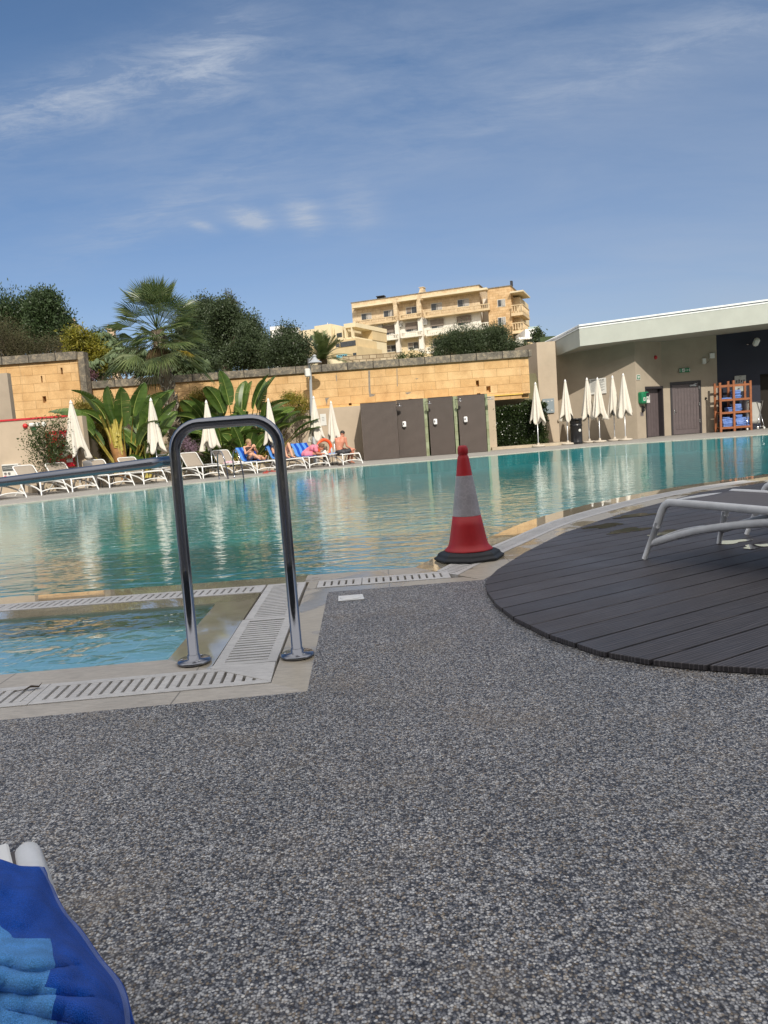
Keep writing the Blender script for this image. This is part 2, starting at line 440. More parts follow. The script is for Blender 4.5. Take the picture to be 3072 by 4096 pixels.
m9 = mul(mul(blob(810, 905, .016, .005, R(-25)), add(.3, wisp)), .6)
m8 = mul(mul(blob(2900, 120, .30, .03, R(12)), add(.2, wisp)), .28)
# milky veil to the right and low down
m0 = mul(mul(blob(3000, 1100, .55, .34, 0), add(.6, mul(veil, .5))), .42)
tot = add(add(add(m1, m2), add(m3, m4)), add(add(add(m5, m6), add(m7, m8)), add(m0, m9)))
tot = k.math('MINIMUM', tot, .85)
hz_ = k.ramp(sep.outputs[2], [(0, (.90, .86, .93)), (.14, (.88, .89, .97)), (.42, (.76, .93, 1.03))])
skyc = k.mix(1, sky.outputs[0], hz_, 'MULTIPLY')
skyc = k.mix(1, skyc, (.60, .60, .62), 'MULTIPLY')
cm = k.mix(tot, skyc, (2.7, 3.1, 3.8))
# extra sky brightness added overhead and behind the viewer to fill the shade
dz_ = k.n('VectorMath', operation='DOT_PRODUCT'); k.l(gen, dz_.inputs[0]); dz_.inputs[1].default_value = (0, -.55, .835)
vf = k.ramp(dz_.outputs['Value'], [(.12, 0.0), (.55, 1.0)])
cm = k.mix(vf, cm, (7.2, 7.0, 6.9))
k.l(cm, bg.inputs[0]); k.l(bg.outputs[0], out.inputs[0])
sun = bpy.data.lights.new('sun', 'SUN'); sun.energy = 3.3; sun.angle = R(.53); sun.color = (1, .93, .82)
so = bpy.data.objects.new('sun', sun); COL.objects.link(so)
so.rotation_euler = SUN.to_track_quat('-Z', 'Y').to_euler(); so.location = (0, -10, 30)
scene.view_settings.view_transform = 'Standard'; scene.view_settings.look = 'None'
scene.view_settings.exposure = 0.25; scene.view_settings.gamma = 1.0
scene.render.engine = 'CYCLES'
scene.cycles.max_bounces = 7; scene.cycles.transparent_max_bounces = 12
scene.cycles.caustics_reflective = False; scene.cycles.caustics_refractive = False
scene.render.resolution_x = 768; scene.render.resolution_y = 1024
# ================================================================ SETTING
# pool outline: near edge W (pairs with outer coping edge O), far edge from the photo
WO = [((.20, 5.42), (.62, 4.79)), ((.42, 5.85), (.86, 5.2)), ((.92, 6.62), (1.32, 5.98)), ((1.5, 7.6), (1.95, 6.92)), ((2.24, 8.5), (2.68, 7.74)),
      ((3.06, 9.28), (3.45, 8.5)), ((3.97, 9.98), (4.35, 9.2)), ((4.88, 10.48), (5.25, 9.7)), ((7.5, 11.9), (7.85, 11.1)), ((16, 16.5), (16.3, 15.7))]
Wc = [p.to_2d() for p in smooth_path([(*a, 0) for a, b in WO], 5)]
Oc = [p.to_2d() for p in smooth_path([(*b, 0) for a, b in WO], 5)]
FARPX = [(0, 2022), (200, 2000), (400, 1976), (578, 1957), (741, 1936), (878, 1922), (989, 1909), (1098, 1897), (1248, 1880), (1387, 1868), (1600, 1851), (1900, 1827), (2140, 1806), (2400, 1783), (2700, 1762), (3072, 1737)]
far = [G(x, y).to_2d() for x, y in FARPX]
FX = 23.5
farp = [p.to_2d() for p in smooth_path([(-14, 13, 0)]+[(p.x, p.y, 0) for p in far]+[(FX, 27.0, 0)], 4)]
farp[-1] = Vector((FX, 27.0))
near_line = [Vector((-14, 5.42)), Vector((.2, 5.42))]
pool = near_line[:1]+Wc+[Vector((FX, 18.5))]+farp[::-1]
def poly_sheet(name, polys, z, mat, kind='structure'):
    bmx = bmesh.new()
    for pl in polys:
        vs = [bmx.verts.new((p[0], p[1], z)) for p in pl]
        f = bmx.faces.new(vs); f.normal_update()
        if f.normal.z < 0: f.normal_flip()
    bmesh.ops.triangulate(bmx, faces=[f for f in bmx.faces if len(f.verts) > 4])
    me = bpy.data.meshes.new(name); bmx.to_mesh(me); bmx.free(); me.materials.append(mat)
    o = bpy.data.objects.new(name, me); COL.objects.link(o)
    if kind: o['kind'] = kind
    return o
# ground reaches the horizon, below the pool
b = MB(); b.sheet([(-3000, -3000), (3000, -3000), (3000, 3000), (-3000, 3000)], -2.2); tag(b.build('ground', M_HILL), kind='structure')
# water and basins
poly_sheet('pool_water', [pool], -.012, M_WATER)
b = MB()
n = len(pool)
for i in range(n):
    p, q = pool[i], pool[(i+1) % n]
    zt_ = -.205 if i < len(Wc) else -.045
    b.mesh([(p.x, p.y, zt_), (q.x, q.y, zt_), (q.x, q.y, -.42), (p.x, p.y, -.42)], [(0, 1, 2, 3)])
tag(b.build('pool_basin', M_PFLOOR), kind='structure')
poly_sheet('pool_floor', [pool], -.42, M_PFLOOR)
XL = -7.0
def yb(c, x): return c+.06*(x+.5)
SP = [(XL, yb(3.5, XL)), (-1.09, yb(3.5, -1.09)), (-1.12, 4.66), (XL, 4.66)]
poly_sheet('small_pool_water', [SP], -.012, M_WATER2)
poly_sheet('small_pool_floor', [SP], -.13, M_SPFLOOR)
def strip(c0, c1, xa, xb0, xb1, z=0.0, mat=None, name='pool_coping', th=.2, n=1):
    """solid slab between the two slanted lines"""
    b = MB(); b.prism([(xa, yb(c0, xa)), (xb0, yb(c0, xb0)), (xb1, yb(c1, xb1)), (xa, yb(c1, xa))], -th, z)
    return tag(b.build(name, mat or M_TRAV), kind='structure')
def quad(pts, z=0.0, mat=None, name='pool_coping', th=.2):
    b = MB(); b.prism(pts, z-th, z); return tag(b.build(name, mat or M_TRAV), kind='structure')
strip(2.86, 3.005, XL, -.36, -.525, mat=M_TRAV)
strip(3.275, 3.5, XL, -.84, -1.09, mat=M_TRAV)
quad([(-1.09, yb(3.5, -1.09)), (-.84, yb(3.275, -.84)), (-.872, 4.90), (-1.12, 4.66)], mat=M_TRAVW)
quad([(-.525, yb(3.005, -.525)), (-.36, yb(2.86, -.36)), (-.405, 4.76), (-.565, 4.90)], mat=M_TRAVM)
quad([(XL, 4.66), (-1.12, 4.66), (-.872, 4.905), (XL, 4.905)], mat=M_TRAVW)
quad([(XL, 5.155), (-.6, 5.155), (-.6, 5.42), (XL, 5.42)], mat=M_TRAVW)
quad([(-14, 4.66), (XL, 4.66), (XL, 5.42), (-14, 5.42)], mat=M_TRAV)
quad([(-.565, 4.9), (-.5, 4.9), (-.5, 5.155), (-.565, 5.155)], mat=M_TRAVM)
quad([(-.405, 4.76), (.62, 4.79), (.505, 4.925), (-.565, 4.9)], mat=M_TRAVM)
quad([(-.6, 5.155), (.36, 5.165), (.2, 5.42), (-.6, 5.42)], mat=M_TRAVM)
# water channel under the grates
for pts in ([(XL, 2.5), (-.42, 2.95), (-.42, 3.4), (XL, 3.02)], [(-.88, 3.38), (-.5, 3.38), (-.5, 5.2), (-.88, 5.2)], [(XL, 4.88), (-.885, 4.88), (-.885, 5.18), (XL, 5.18)], [(-.495, 4.88), (.6, 4.88), (.6, 5.18), (-.495, 5.18)]):
    quad(pts, -.2, M_TRENCH, 'gutter_channel', .05)
# curved coping: inner wet band, (grate), outer band
def lerp2(a, c, t): return (a[0]+(c[0]-a[0])*t, a[1]+(c[1]-a[1])*t)
bi = MB(); bo = MB(); bt = MB()
for i in range(len(Wc)-1):
    for (bb, u0, u1, z0, z1) in ((bi, 0, .34, -.2, 0), (bo, .66, 1, -.2, 0), (bt, .3, .7, -.25, -.2)):
        bb.prism([lerp2(Wc[i], Oc[i], u0), lerp2(Wc[i+1], Oc[i+1], u0), lerp2(Wc[i+1], Oc[i+1], u1), lerp2(Wc[i], Oc[i], u1)][::-1], z0, z1)
tag(bi.build('pool_coping', M_TRAVW), kind='structure'); tag(bo.build('pool_coping', M_TRAVM), kind='structure'); tag(bt.build('gutter_channel', M_TRENCH), kind='structure')
# pebble surface around this side
peb = [(-14, yb(2.86, XL)), (XL, yb(2.86, XL)), (-.36, yb(2.86, -.36)), (-.405, 4.76), (.62, 4.79)]+[(p.x, p.y) for p in Oc[1:]]+[(40, 15.7), (40, -12), (-30, -12), (-30, yb(2.86, XL))]
poly_sheet('pebble_paving', [peb], 0.0, M_PEB)
b = MB()
for i in range(4):
    p, q = peb[i], peb[(i+1)]
    b.mesh([(*p, 0), (*q, 0), (*q, -.3), (*p, -.3)], [(0, 1, 2, 3)])
# far side paving, with a stone lip to the water
fb = [(p.x, p.y) for p in farp]
poly_sheet('far_paving', [[(-14, 13)]+fb[1:]+[(FX, 60), (-40, 60), (-40, 2.4), (-14, 2.4)]], 0.0, M_FDECK)
poly_sheet('side_paving', [[(FX, 27), (FX, 18.5), (16.3, 15.7), (40, 15.7), (40, 60), (FX, 60)]], 0.0, M_FDECK)
b = MB()
for i in range(len(farp)-1):
    p, q = farp[i], farp[i+1]; d = (q-p).normalized(); nn = Vector((-d.y, d.x))*.16
    b.prism([p-nn*.05, q-nn*.05, q+nn, p+nn], -.04, .004)
tag(b.build('pool_lip', M_TRAV), kind='structure')

# ---- stone grates over the overflow channel
def grate(axis0, axis1, w, label, n=None, border=.045, slot=.015, miter0=0.0, miter1=0.0, pitch=.046, z=.003, skew=0.0):
    """axis0->axis1 is the centre line; a frame with cross slots"""
    a = Vector((*axis0, 0)); c = Vector((*axis1, 0)); L = (c-a).length; d = (c-a)/L; nn = Vector((-d.y, d.x, 0))
    o = Vector(a)
    b = MB(); h = w/2
    def P(s, t): 
        q = d*s+nn*t; return (q.x, q.y)
    # long borders, mitred at the ends
    b.prism([P(miter0, -h), P(L-miter1, -h), P(L-miter1*(1-border/w), -h+border), P(miter0*(1-border/w), -h+border)], -.045, z)
    b.prism([P(miter0*(border/w), h-border), P(L-miter1*(border/w), h-border), P(L, h), P(0, h)], -.045, z)
    s0 = max(miter0, .02); s1 = L-max(miter1, .02)
    b.prism([P(miter0*(1-border/w), -h+border), P(s0+.02, -h+border), P(s0+.02, h-border), P(miter0*border/w, h-border)], -.045, z)
    b.prism([P(s1-.02, -h+border), P(L-miter1*(1-border/w), -h+border), P(L-miter1*border/w, h-border), P(s1-.02, h-border)], -.045, z)
    s = s0+.02+slot
    while s < s1-.03:
        e = min(s+pitch-slot, s1-.02)
        b.prism([P(s, -h+border-.001), P(e, -h+border-.001), P(e+skew, h-border+.001), P(s+skew, h-border+.001)], -.045, z-.001)
        s += pitch
    ob = b.build('drain_grate', M_TRAVG); ob.location = o
    ob.location.z = 0
    return tag(ob, label, 'drain grate', 'stone slotted grates over the overflow channel')
def yc(c, x): return yb(c, x)
for i, (xa, xb, mt, lb) in enumerate([(-1.53, -.535, .28, 'pale slotted stone grate at the front corner of the small pool, nearest the handrail'),
                                  (-2.54, -1.535, 0, 'discoloured slotted stone grate with a dead leaf beside it, at the left photo edge'),
                                  (-3.6, -2.545, 0, 'slotted stone grate further along the small pool front edge')]):
    grate((xa, yc(3.14, xa)), (xb, yc(3.14, xb)), .262, lb, miter0=0, miter1=0)
# corner triangle beyond the front grate is the mitred stone of the side grate
grate((-.688, 3.30), (-.708, 4.15), .29, 'slotted stone grate running away between the two handrail feet', pitch=.044)
grate((-.708, 4.155), (-.722, 5.15), .27, 'slotted stone grate beyond the handrail reaching the main pool edge', pitch=.044)
b = MB(); b.prism([(-.84, 3.262), (-.53, 3.02), (-.545, 3.29), (-.835, 3.297)], -.2, .004); tag(b.build('pool_coping', M_TRAVG), kind='structure')
for xa, xb, lb in [(-1.75, -.87, 'wet slotted stone grate behind the small pool, closest to the handrail'), (-2.65, -1.755, 'wet slotted stone grate in the middle of the strip between the two pools'), (-3.6, -2.655, 'wet slotted stone grate between the two pools at the left edge of the photo')]:
    grate((xa, 5.03), (xb, 5.03), .24, lb, pitch=.05)
grate((-.495, 5.035), (-.19, 5.037), .24, 'short stone grate with three slots right of the handrail', pitch=.05)
grate((-.185, 5.037), (.42, 5.045), .24, 'slotted stone grate in front of the red and white cone', pitch=.05)
lens = [0]
mids = [lerp2(Wc[i], Oc[i], .5) for i in range(len(Wc))]
names = ['slotted stone grate under the edge of the cone base', 'curved stone grate just behind the cone', 'curved stone grate beside the tip of the dark timber deck', 'curved stone grate halfway along the deck edge', 'curved stone grate past the middle of the deck edge',
         'sunlit stone grate before the white lounger', 'sunlit stone grate level with the white lounger', 'most distant curved stone grate at the right edge of the photo']
seg = 0; i = 0; cuts = list(range(0, len(mids)-9, 5))
for ci in range(len(cuts)-1):
    i0, i1 = cuts[ci], cuts[ci+1]
    b = MB(); o = Vector((*mids[i0], 0))
    # frame edges follow the curve
    for u0, u1 in ((.345, .40), (.60, .655)):
        for i in range(i0, i1):
            a0, a1, b0, b1 = lerp2(Wc[i], Oc[i], u0), lerp2(Wc[i], Oc[i], u1), lerp2(Wc[i+1], Oc[i+1], u0), lerp2(Wc[i+1], Oc[i+1], u1)
            b.prism([a0, b0, b1, a1][::-1], -.045, .003)
    for i in range(i0, i1):
        L = (Vector(mids[i+1])-Vector(mids[i])).length; m = max(2, int(L/.046))
        for q in range(m):
            t0 = q/m; t1 = (q+.68)/m
            c0 = lerp2(lerp2(Wc[i], Oc[i], .40), lerp2(Wc[i+1], Oc[i+1], .40), t0); c1 = lerp2(lerp2(Wc[i], Oc[i], .40), lerp2(Wc[i+1], Oc[i+1], .40), t1)
            d0 = lerp2(lerp2(Wc[i], Oc[i], .60), lerp2(Wc[i+1], Oc[i+1], .60), t0); d1 = lerp2(lerp2(Wc[i], Oc[i], .60), lerp2(Wc[i+1], Oc[i+1], .60), t1)
            b.prism([c0, c1, d1, d0][::-1], -.045, .002)
    ob = b.build('drain_grate', M_TRAVG, off=o); tag(ob, names[min(ci, 7)], 'drain grate', 'stone slotted grates over the overflow channel')

# ---- timber deck of boards
edge = [G(x, y) for x, y in [(1942, 2340), (1948, 2380), (1985, 2432), (2060, 2490), (2200, 2560), (2400, 2628), (2600, 2664), (2800, 2684), (3072, 2702)]]
top = [G(x, y) for x, y in [(1990, 2292), (2100, 2222), (2250, 2145), (2400, 2092), (2550, 2045), (2800, 1978), (3072, 1936)]]
outl = [(p.x, p.y) for p in edge]+[(2.6, 2.45), (5, 2.6), (9, 4), (12, 7), (12, 13.1)]+[(p.x, p.y) for p in top[::-1]]
ang = R(29); ux = Vector((math.cos(ang), math.sin(ang))); uy = Vector((-ux.y, ux.x))
loc = [(Vector(p).dot(ux), Vector(p).dot(uy)) for p in outl]
def clip(poly, lo, hi):
    for sgn, lim in ((1, lo), (-1, hi)):
        outp = []
        for i in range(len(poly)):
            p, q = poly[i], poly[(i+1) % len(poly)]
            dp, dq = sgn*(p[1]-lim), sgn*(q[1]-lim)
            if dp >= 0: outp.append(p)
            if dp*dq < 0:
                tt = dp/(dp-dq); outp.append((p[0]+(q[0]-p[0])*tt, p[1]+(q[1]-p[1])*tt))
        poly = outp
        if not poly: return []
    return poly
b = MB(); y0 = min(p[1] for p in loc); pitch = .183
yy = math.floor(y0/pitch)*pitch
while yy < max(p[1] for p in loc):
    pc = clip(loc, yy+.005, yy+pitch-.005)
    if len(pc) > 2:
        x0 = min(p[0] for p in pc); x1 = max(p[0] for p in pc)
        if yy > 1.9:   # stepped ends along the coping
            xl = x0+.02
        world = [(ux*p[0]+uy*p[1]) for p in pc]
        b.prism(world, .002, .026)
    yy += pitch
dk = b.build('timber_deck', M_DECK, bevel=.003); tag(dk, kind='structure')
b = MB(); inset = [(p[0]+(0.01 if i < 9 else 0), p[1]) for i, p in enumerate(outl)]
dkb = poly_sheet('deck_underlay', [inset], .003, paint('underlay', (.012, .012, .014), .9))

# puddles left on the boards
k = N('puddle'); k.pbr((.045, .044, .046), .03, 0, k.bump(k.noise(k.coord(), 6, 2), .05, .01), .6); k.p.inputs['Coat Weight'].default_value = 1; k.p.inputs['Coat IOR'].default_value = 1.33; k.p.inputs['Coat Roughness'].default_value = .01
b = MB()
for pi_, (x, y, w_, h_) in enumerate([(2405, 2105, 62, 8), (2445, 2098, 40, 6), (2520, 2120, 75, 8), (2470, 2130, 40, 5), (2690, 2128, 60, 8), (2640, 2136, 50, 5), (2545, 2062, 80, 6), (2930, 2168, 66, 7), (3030, 2186, 60, 8), (2990, 1978, 60, 4), (2900, 1990, 70, 3)]):
    pts = []
    for i in range(28):
        a = 2*PI*i/28; q = 1+.22*math.sin(3*a+x)+.15*math.sin(5*a+y); pts.append(G(x+w_*q*math.cos(a), y+h_*q*math.sin(a)-w_*q*math.cos(a)*.10, .0275).to_2d())
    b.prism(pts, .0262, .0275+pi_*.0004)
tag(b.build('puddle', k.mat), kind='structure')
# planters (raised soil behind stone kerbs)
KERB = paint('kerb_stone', (.50, .42, .31), .85, .15, 4, .3, 50)
b = MB()
kp = [(-10.6, 22.4), (-8.6, 24.6), (-6.6, 26.2), (-4.6, 27.6), (-3.0, 28.9)]
for p, q in zip(kp[:-1], kp[1:]):
    d = (Vector(q)-Vector(p)).normalized(); nn = Vector((-d.y, d.x))*.28
    b.prism([p, q, (q[0]+nn.x, q[1]+nn.y), (p[0]+nn.x, p[1]+nn.y)], 0, .22)
tag(b.build('planter_kerb', KERB), kind='structure')
poly_sheet('planter_soil', [[(-10.4, 22.8), (-8.5, 24.8), (-6.5, 26.4), (-4.5, 27.8), (-2.9, 29.1), (-2.9, 31.3), (-10.4, 31.3)]], .14, M_SOIL)
b = MB(); b.span((4.75, 31.2, 0), (8.1, 31.5, .12)); b.span((4.75, 31.5, 0), (8.1, 32.9, .1)); tag(b.build('planter_kerb', KERB), kind='structure')

# rising ground behind the walls
def hz(x, y):
    t_ = max(0, min(1, (y-31.9)/1.2)); s = 3.2*t_
    s += max(0, y-34)*(.035+.05*max(0, min(1, (2-x)/6)))
    s += 0.6*math.sin(x*.07+1)*max(0, min(1, (y-40)/30))
    return s
b = MB(); nx, ny = 50, 40; xs = [-60+i*(140/nx) for i in range(nx+1)]; ys = [31.9+(j/ny)**2*130 for j in range(ny+1)]
vs = [(x, y, hz(x, y)+.004) for y in ys for x in xs]
fs = [(j*(nx+1)+i, j*(nx+1)+i+1, (j+1)*(nx+1)+i+1, (j+1)*(nx+1)+i) for j in range(ny) for i in range(nx) if not (xs[i] > 5.5 and ys[j] < 46)]
b.mesh(vs, fs, True); tag(b.build('hillside', M_HILL), kind='structure')
# ================================================================ UNSEEN BLOCK behind the photographer, added to cast the shade on this side
SHADEBLK = thing('shade_block', 'unseen tall beige block added behind the near pool deck to shade it', 'building', (0, -30, 0))
M_GLASS = paint('dark_glass', (.03, .035, .04), .08, .1, 2, spec=.6)
M_SHADEBLK = paint('shade_block_render', (.30, .28, .26), .85, .08, .5)
b = MB(); b.span((-60, -40, 0), (60, -27, 29.5)); b.build('wall', M_SHADEBLK, SHADEBLK, off=(0, -30, 0))
for fl in range(8):
    b = MB(); b.span((-60, -26.98, 3.2+fl*3.3), (60, -25.6, 3.4+fl*3.3)); b.build('balcony', M_SHADEBLK, SHADEBLK, off=(0, -30, 0))
    for i in range(11):
        x = -30+i*6
        b = MB(); b.span((x-1.2, -27.02, .3+fl*3.3), (x+1.2, -26.94, 2.5+fl*3.3)); b.build('window', M_GLASS, SHADEBLK, off=(0, -30, 0))

# ================================================================ WALLS
def walling(name, pieces, label, cat='wall'):
    c = pieces[0][1]; L = ((c[0]), c[1], 0)
    t = thing(name, label, cat, L)
    for (part, boxes, mat) in [(p[0], p[1:-1], p[-1]) for p in pieces]:
        b = MB()
        for i in range(0, len(boxes), 2): b.span(boxes[i], boxes[i+1])
        b.build(part, mat, t, off=L)
    return t
M_YLINE = paint('yellow_strip', (.75, .50, .10), .7)
M_RED = paint('red_strip', (.55, .03, .04), .5)
M_HOLE = paint('wall_hole', (.02, .016, .012), .95)
# yellow wall with its drain holes as real recesses: build it in courses round the holes
def holed(b, x0, x1, z0, z1, y0, y1, holes):
    xs = sorted({x0, x1, *[h[0] for h in holes], *[h[1] for h in holes]}); zs = sorted({z0, z1, *[h[2] for h in holes], *[h[3] for h in holes]})
    for i in range(len(xs)-1):
        for j in range(len(zs)-1):
            cx, cz = (xs[i]+xs[i+1])/2, (zs[j]+zs[j+1])/2
            if any(h[0] < cx < h[1] and h[2] < cz < h[3] for h in holes): continue
            b.span((xs[i], y0, zs[j]), (xs[i+1], y1, zs[j+1]))
def hole_px(x, y, w, h, Y):
    p = D(x, y, Y); s = Y/FPX
    return (p.x-w/2*s, p.x+w/2*s, p.z-h/2*s, p.z+h/2*s)
YW = 31.9
yl = thing('limestone_wall', 'long yellow limestone block wall with weathered grey coping behind the pool', 'wall', (0, YW, 0))
hs = [hole_px(*a, YW) for a in [(1910, 1534, 12, 24), (1954, 1557, 17, 25), (1915, 1577, 14, 8), (1641, 1599, 13, 8), (1401, 1617, 11, 9)]]
b = MB(); holed(b, -12.3, 6.25, 2.1, 3.83, YW, YW+.22, hs); b.build('wall', M_YEL, yl, off=(0, YW, 0))
b = MB(); b.span((-12.3, YW+.22, 2.1), (6.6, YW+.5, 3.83)); b.build('wall_core', M_YEL, yl, off=(0, YW, 0))
b = MB(); b.span((-12.3, YW-.1, 3.83), (6.75, YW+.5, 4.13)); b.build('coping', M_COPE, yl, off=(0, YW, 0))
b = MB(); b.span((-3.4, YW-.06, 2.27), (6.3, YW-.005, 2.31)); b.build('yellow_trim', M_YLINE, yl, off=(0, YW, 0))
b = MB(); b.span((6.25, YW+.02, 2.3), (6.62, YW+.2, 3.83)); b.build('end_pier', M_YEL, yl, off=(0, YW, 0))
# cement smears and a crack on the face
M_CEM = paint('cement_patch', (.26, .23, .19), .95, .25, 9)
for pts in ([(1473, 1482), (1480, 1482), (1481, 1530), (1483, 1575), (1502, 1578), (1495, 1584), (1478, 1588), (1474, 1560)],
            [(1300, 1592), (1318, 1590), (1310, 1600), (1308, 1620), (1303, 1606)], [(1620, 1570), (1645, 1568), (1640, 1573), (1628, 1577)], [(1660, 1515), (1674, 1512), (1666, 1518)], [(1586, 1472), (1589, 1472), (1591, 1545), (1588, 1545)], [(1343, 1500), (1347, 1500), (1348, 1524), (1345, 1524)]):
    b = MB(); P = [D(x, y, YW-.006) for x, y in pts]
    n_ = len(P); b.mesh([p for p in P]+[Vector((p.x, YW+.002, p.z)) for p in P], [tuple(range(n_))[::-1]]+[(i, (i+1) % n_, n_+(i+1) % n_, n_+i) for i in range(n_)])
    b.build('cement_patch', M_CEM, yl, off=(0, YW, 0))
YL = 31.0
lw = thing('limestone_wall', 'tall yellow limestone wall section at far left with three slit holes', 'wall', (-13, YL, 0))
hs = [hole_px(*a, YL) for a in [(247, 1484, 8, 26), (167, 1517, 6, 26), (178, 1598, 14, 26), (252, 1648, 10, 22)]]
xr = D(312, 1480, YL).x
b = MB(); holed(b, -17, xr, 2.2, 4.98, YL, YL+.25, hs); b.build('wall', M_YEL, lw, off=(-13, YL, 0))
b = MB(); b.span((-17, YL+.25, 2.0), (xr, YL+.55, 4.98)); b.build('wall_core', M_YEL, lw, off=(-13, YL, 0))
b = MB(); b.span((-17, YL-.12, 4.98), (xr+.02, YL+.6, 5.3)); b.build('coping', M_COPE, lw, off=(-13, YL, 0))
b = MB(); b.span((xr, YL+.1, 3.2), (xr+.25, YL+.6, 5.3)); b.build('end_pier', M_COPE, lw, off=(-13, YL, 0))
# beige rendered walls
YB = 31.4
walling('garden_wall', [('wall', (-9.9, YB, 0), (5.0, YB+.45, 2.28), M_BEI)], 'beige rendered low wall behind the umbrellas, under the yellow limestone')
walling('garden_wall', [('wall', (4.95, 33.0, 0), (6.7, 33.4, 2.35), M_BEI)], 'beige rendered wall behind the clipped hedge')
YQ = 23.6; xq = D(352, 1880, YQ).x
walling('garden_wall', [('wall', (-20, YQ, 0), (xq, YQ+.35, 2.28), M_BEI), ('red_trim', (-20, YQ-.03, 2.28), (D(262, 1664, YQ).x, YQ+.3, 2.335), M_RED)], 'beige wall with red top edge at far left behind the loungers')
walling('garden_wall', [('wall', (-9.98, 24.0, 0), (-9.9, 31.6, 2.2), M_BEI)], 'side return of the beige wall hidden behind the plants')
xp = D(36, 1560, 25.5).x
walling('wall_pier', [('wall', (-20, 25.5, 2.0), (xp, 25.75, 4.0), M_BEI2)], 'brownish rendered pier at the left photo edge beside the limestone wall', 'pier')

# ================================================================ SHOWERS
M_FLUTE = paint('fluted_board', (.15, .12, .105), .55, .08, 3); M_FLD = paint('board_groove', (.03, .025, .024), .8)
def flute_panel(name, px0, px1, Y, zt, label, depth=.07, first=False):
    x0 = D(px0, 1720, Y).x; x1 = D(px1, 1720, Y).x
    t = thing(name, label, 'shower screen', ((x0+x1)/2, Y, 0), 0, 'fluted brown shower screens')
    o = ((x0+x1)/2, Y, 0)
    b = MB(); b.span((x0, Y, 0.01), (x1, Y+depth, zt)); b.build('backing_board', M_FLD, t, off=o)
    b = MB(); n_ = 34 if first else 26; p_ = (x1-x0)/n_
    for i in range(n_): b.span((x0+p_*i+.003, Y-.022, .01), (x0+p_*(i+1)-.016, Y-.001, zt+.001))
    b.build('fluting', M_FLUTE, t, off=o)
    b = MB(); b.span((x0-.004, Y-.024, zt+.001), (x1+.004, Y+depth+.002, zt+.022)); b.build('top_trim', M_FLD, t, off=o)
    return t, x0, x1
PY = 29.9
flute_panel('shower_screen', 1448, 1592, 29.6, 2.26, 'widest fluted brown shower screen, leftmost and standing forward', 1.75, True)
scr = []
for (a, c_, lb) in [(1593, 1700, 'fluted brown screen second from left with a soap dispenser'), (1719, 1817, 'third fluted brown screen, left of the cone tip'), (1838, 1945, 'rightmost fluted brown screen beside the clipped hedge')]:
    scr.append(flute_panel('shower_screen', a, c_, PY, 2.30, lb))
M_GTILE = blocks('green_tile', (.27, .31, .20), (.33, .37, .25), .3, .3, .006, grime=.1, rough=.4)
b = MB()
xa = D(1600, 1720, 30.6).x; xb = D(1952, 1720, 30.6).x
t = thing('shower_block', 'green tiled shower wall showing between the brown screens', 'shower wall', ((xa+xb)/2, 30.6, 0))
b.span((xa, 30.6, 0), (xb, 31.38, 2.33)); b.build('wall', M_GTILE, t, off=((xa+xb)/2, 30.6, 0))
for (q0, q1, nm) in [(1700, 1712, 'a'), (1819, 1831, 'b'), (1946, 1956, 'c')]:
    x0 = D(q0, 1720, PY+.1).x; x1 = D(q1, 1720, PY+.1).x
    b = MB(); b.span((x0, PY+.03, 0), (x1, 30.59, 2.31)); b.build('tiled_fin', M_GTILE, t, off=((xa+xb)/2, 30.6, 0))
M_CHROME = paint('chrome', (.55, .55, .56), .15, .05, 4, metal=1)
sh0 = None
for i, (qx, qy, lb) in enumerate([(1598, 1622, 'round shower head right of the widest brown screen'), (1718, 1612, 'round shower head above the second gap between brown screens'), (1840, 1602, 'round shower head above the third gap, near the cone tip'), (1962, 1595, 'rightmost round shower head beside the hedge')]):
    p = D(qx, qy, PY-.35)
    if sh0 is None:
        t = thing('rain_shower', lb, 'shower head', p, 0, 'rain shower heads on the screens')
        b = MB(); b.lathe([(.0, -.03), (.115, -.03), (.12, -.024), (.11, -.016), (.02, -.008), (.018, .03), (.03, .045), (.02, .07), (0.0, .075)], n=20); b.build('head', M_CHROME, t)
        b = MB(); b.tube([(0, 0, .05), (-.05, .04, .06), (-.16, .38, .06)], .011, 8); b.build('arm', M_FLD, t)
        sh0 = t
    else: dup(sh0, p, 0, lb)
M_DISPW = paint('dispenser_white', (.82, .82, .82), .3)
d0 = None
for i, (qx, qy, lb) in enumerate([(1617, 1697, 'white soap dispenser on the second brown screen'), (1741, 1687, 'white soap dispenser on the third brown screen'), (1862, 1678, 'white soap dispenser on the rightmost brown screen')]):
    p = D(qx, qy, PY-.03); p.y = PY-.026
    if d0 is None:
        t = thing('soap_dispenser', lb, 'soap dispenser', p, 0, 'soap dispensers on the shower screens')
        b = MB(); b.box((0, -.055, 0), (.145, .11, .23), bev=.025); b.build('case', M_DISPW, t)
        b = MB(); pr = []
        for i_ in range(16):
            th = 2*PI*i_/16; pr.append((-.025+.022*math.cos(th), .02+.045*math.sin(th)*(1.3 if math.sin(th) < 0 else .8)))
        b.mesh([(x, -.1115, z) for x, z in pr]+[(x, -.10, z) for x, z in pr], [tuple(range(15, -1, -1))[::-1]]+[(i_, (i_+1) % 16, 16+(i_+1) % 16, 16+i_) for i_ in range(16)]); b.build('window', M_HOLE, t)
        b = MB(); b.box((0, -.06, -.125), (.06, .07, .02)); b.build('nozzle', M_FLD, t)
        d0 = t
    else: dup(d0, p, 0, lb)

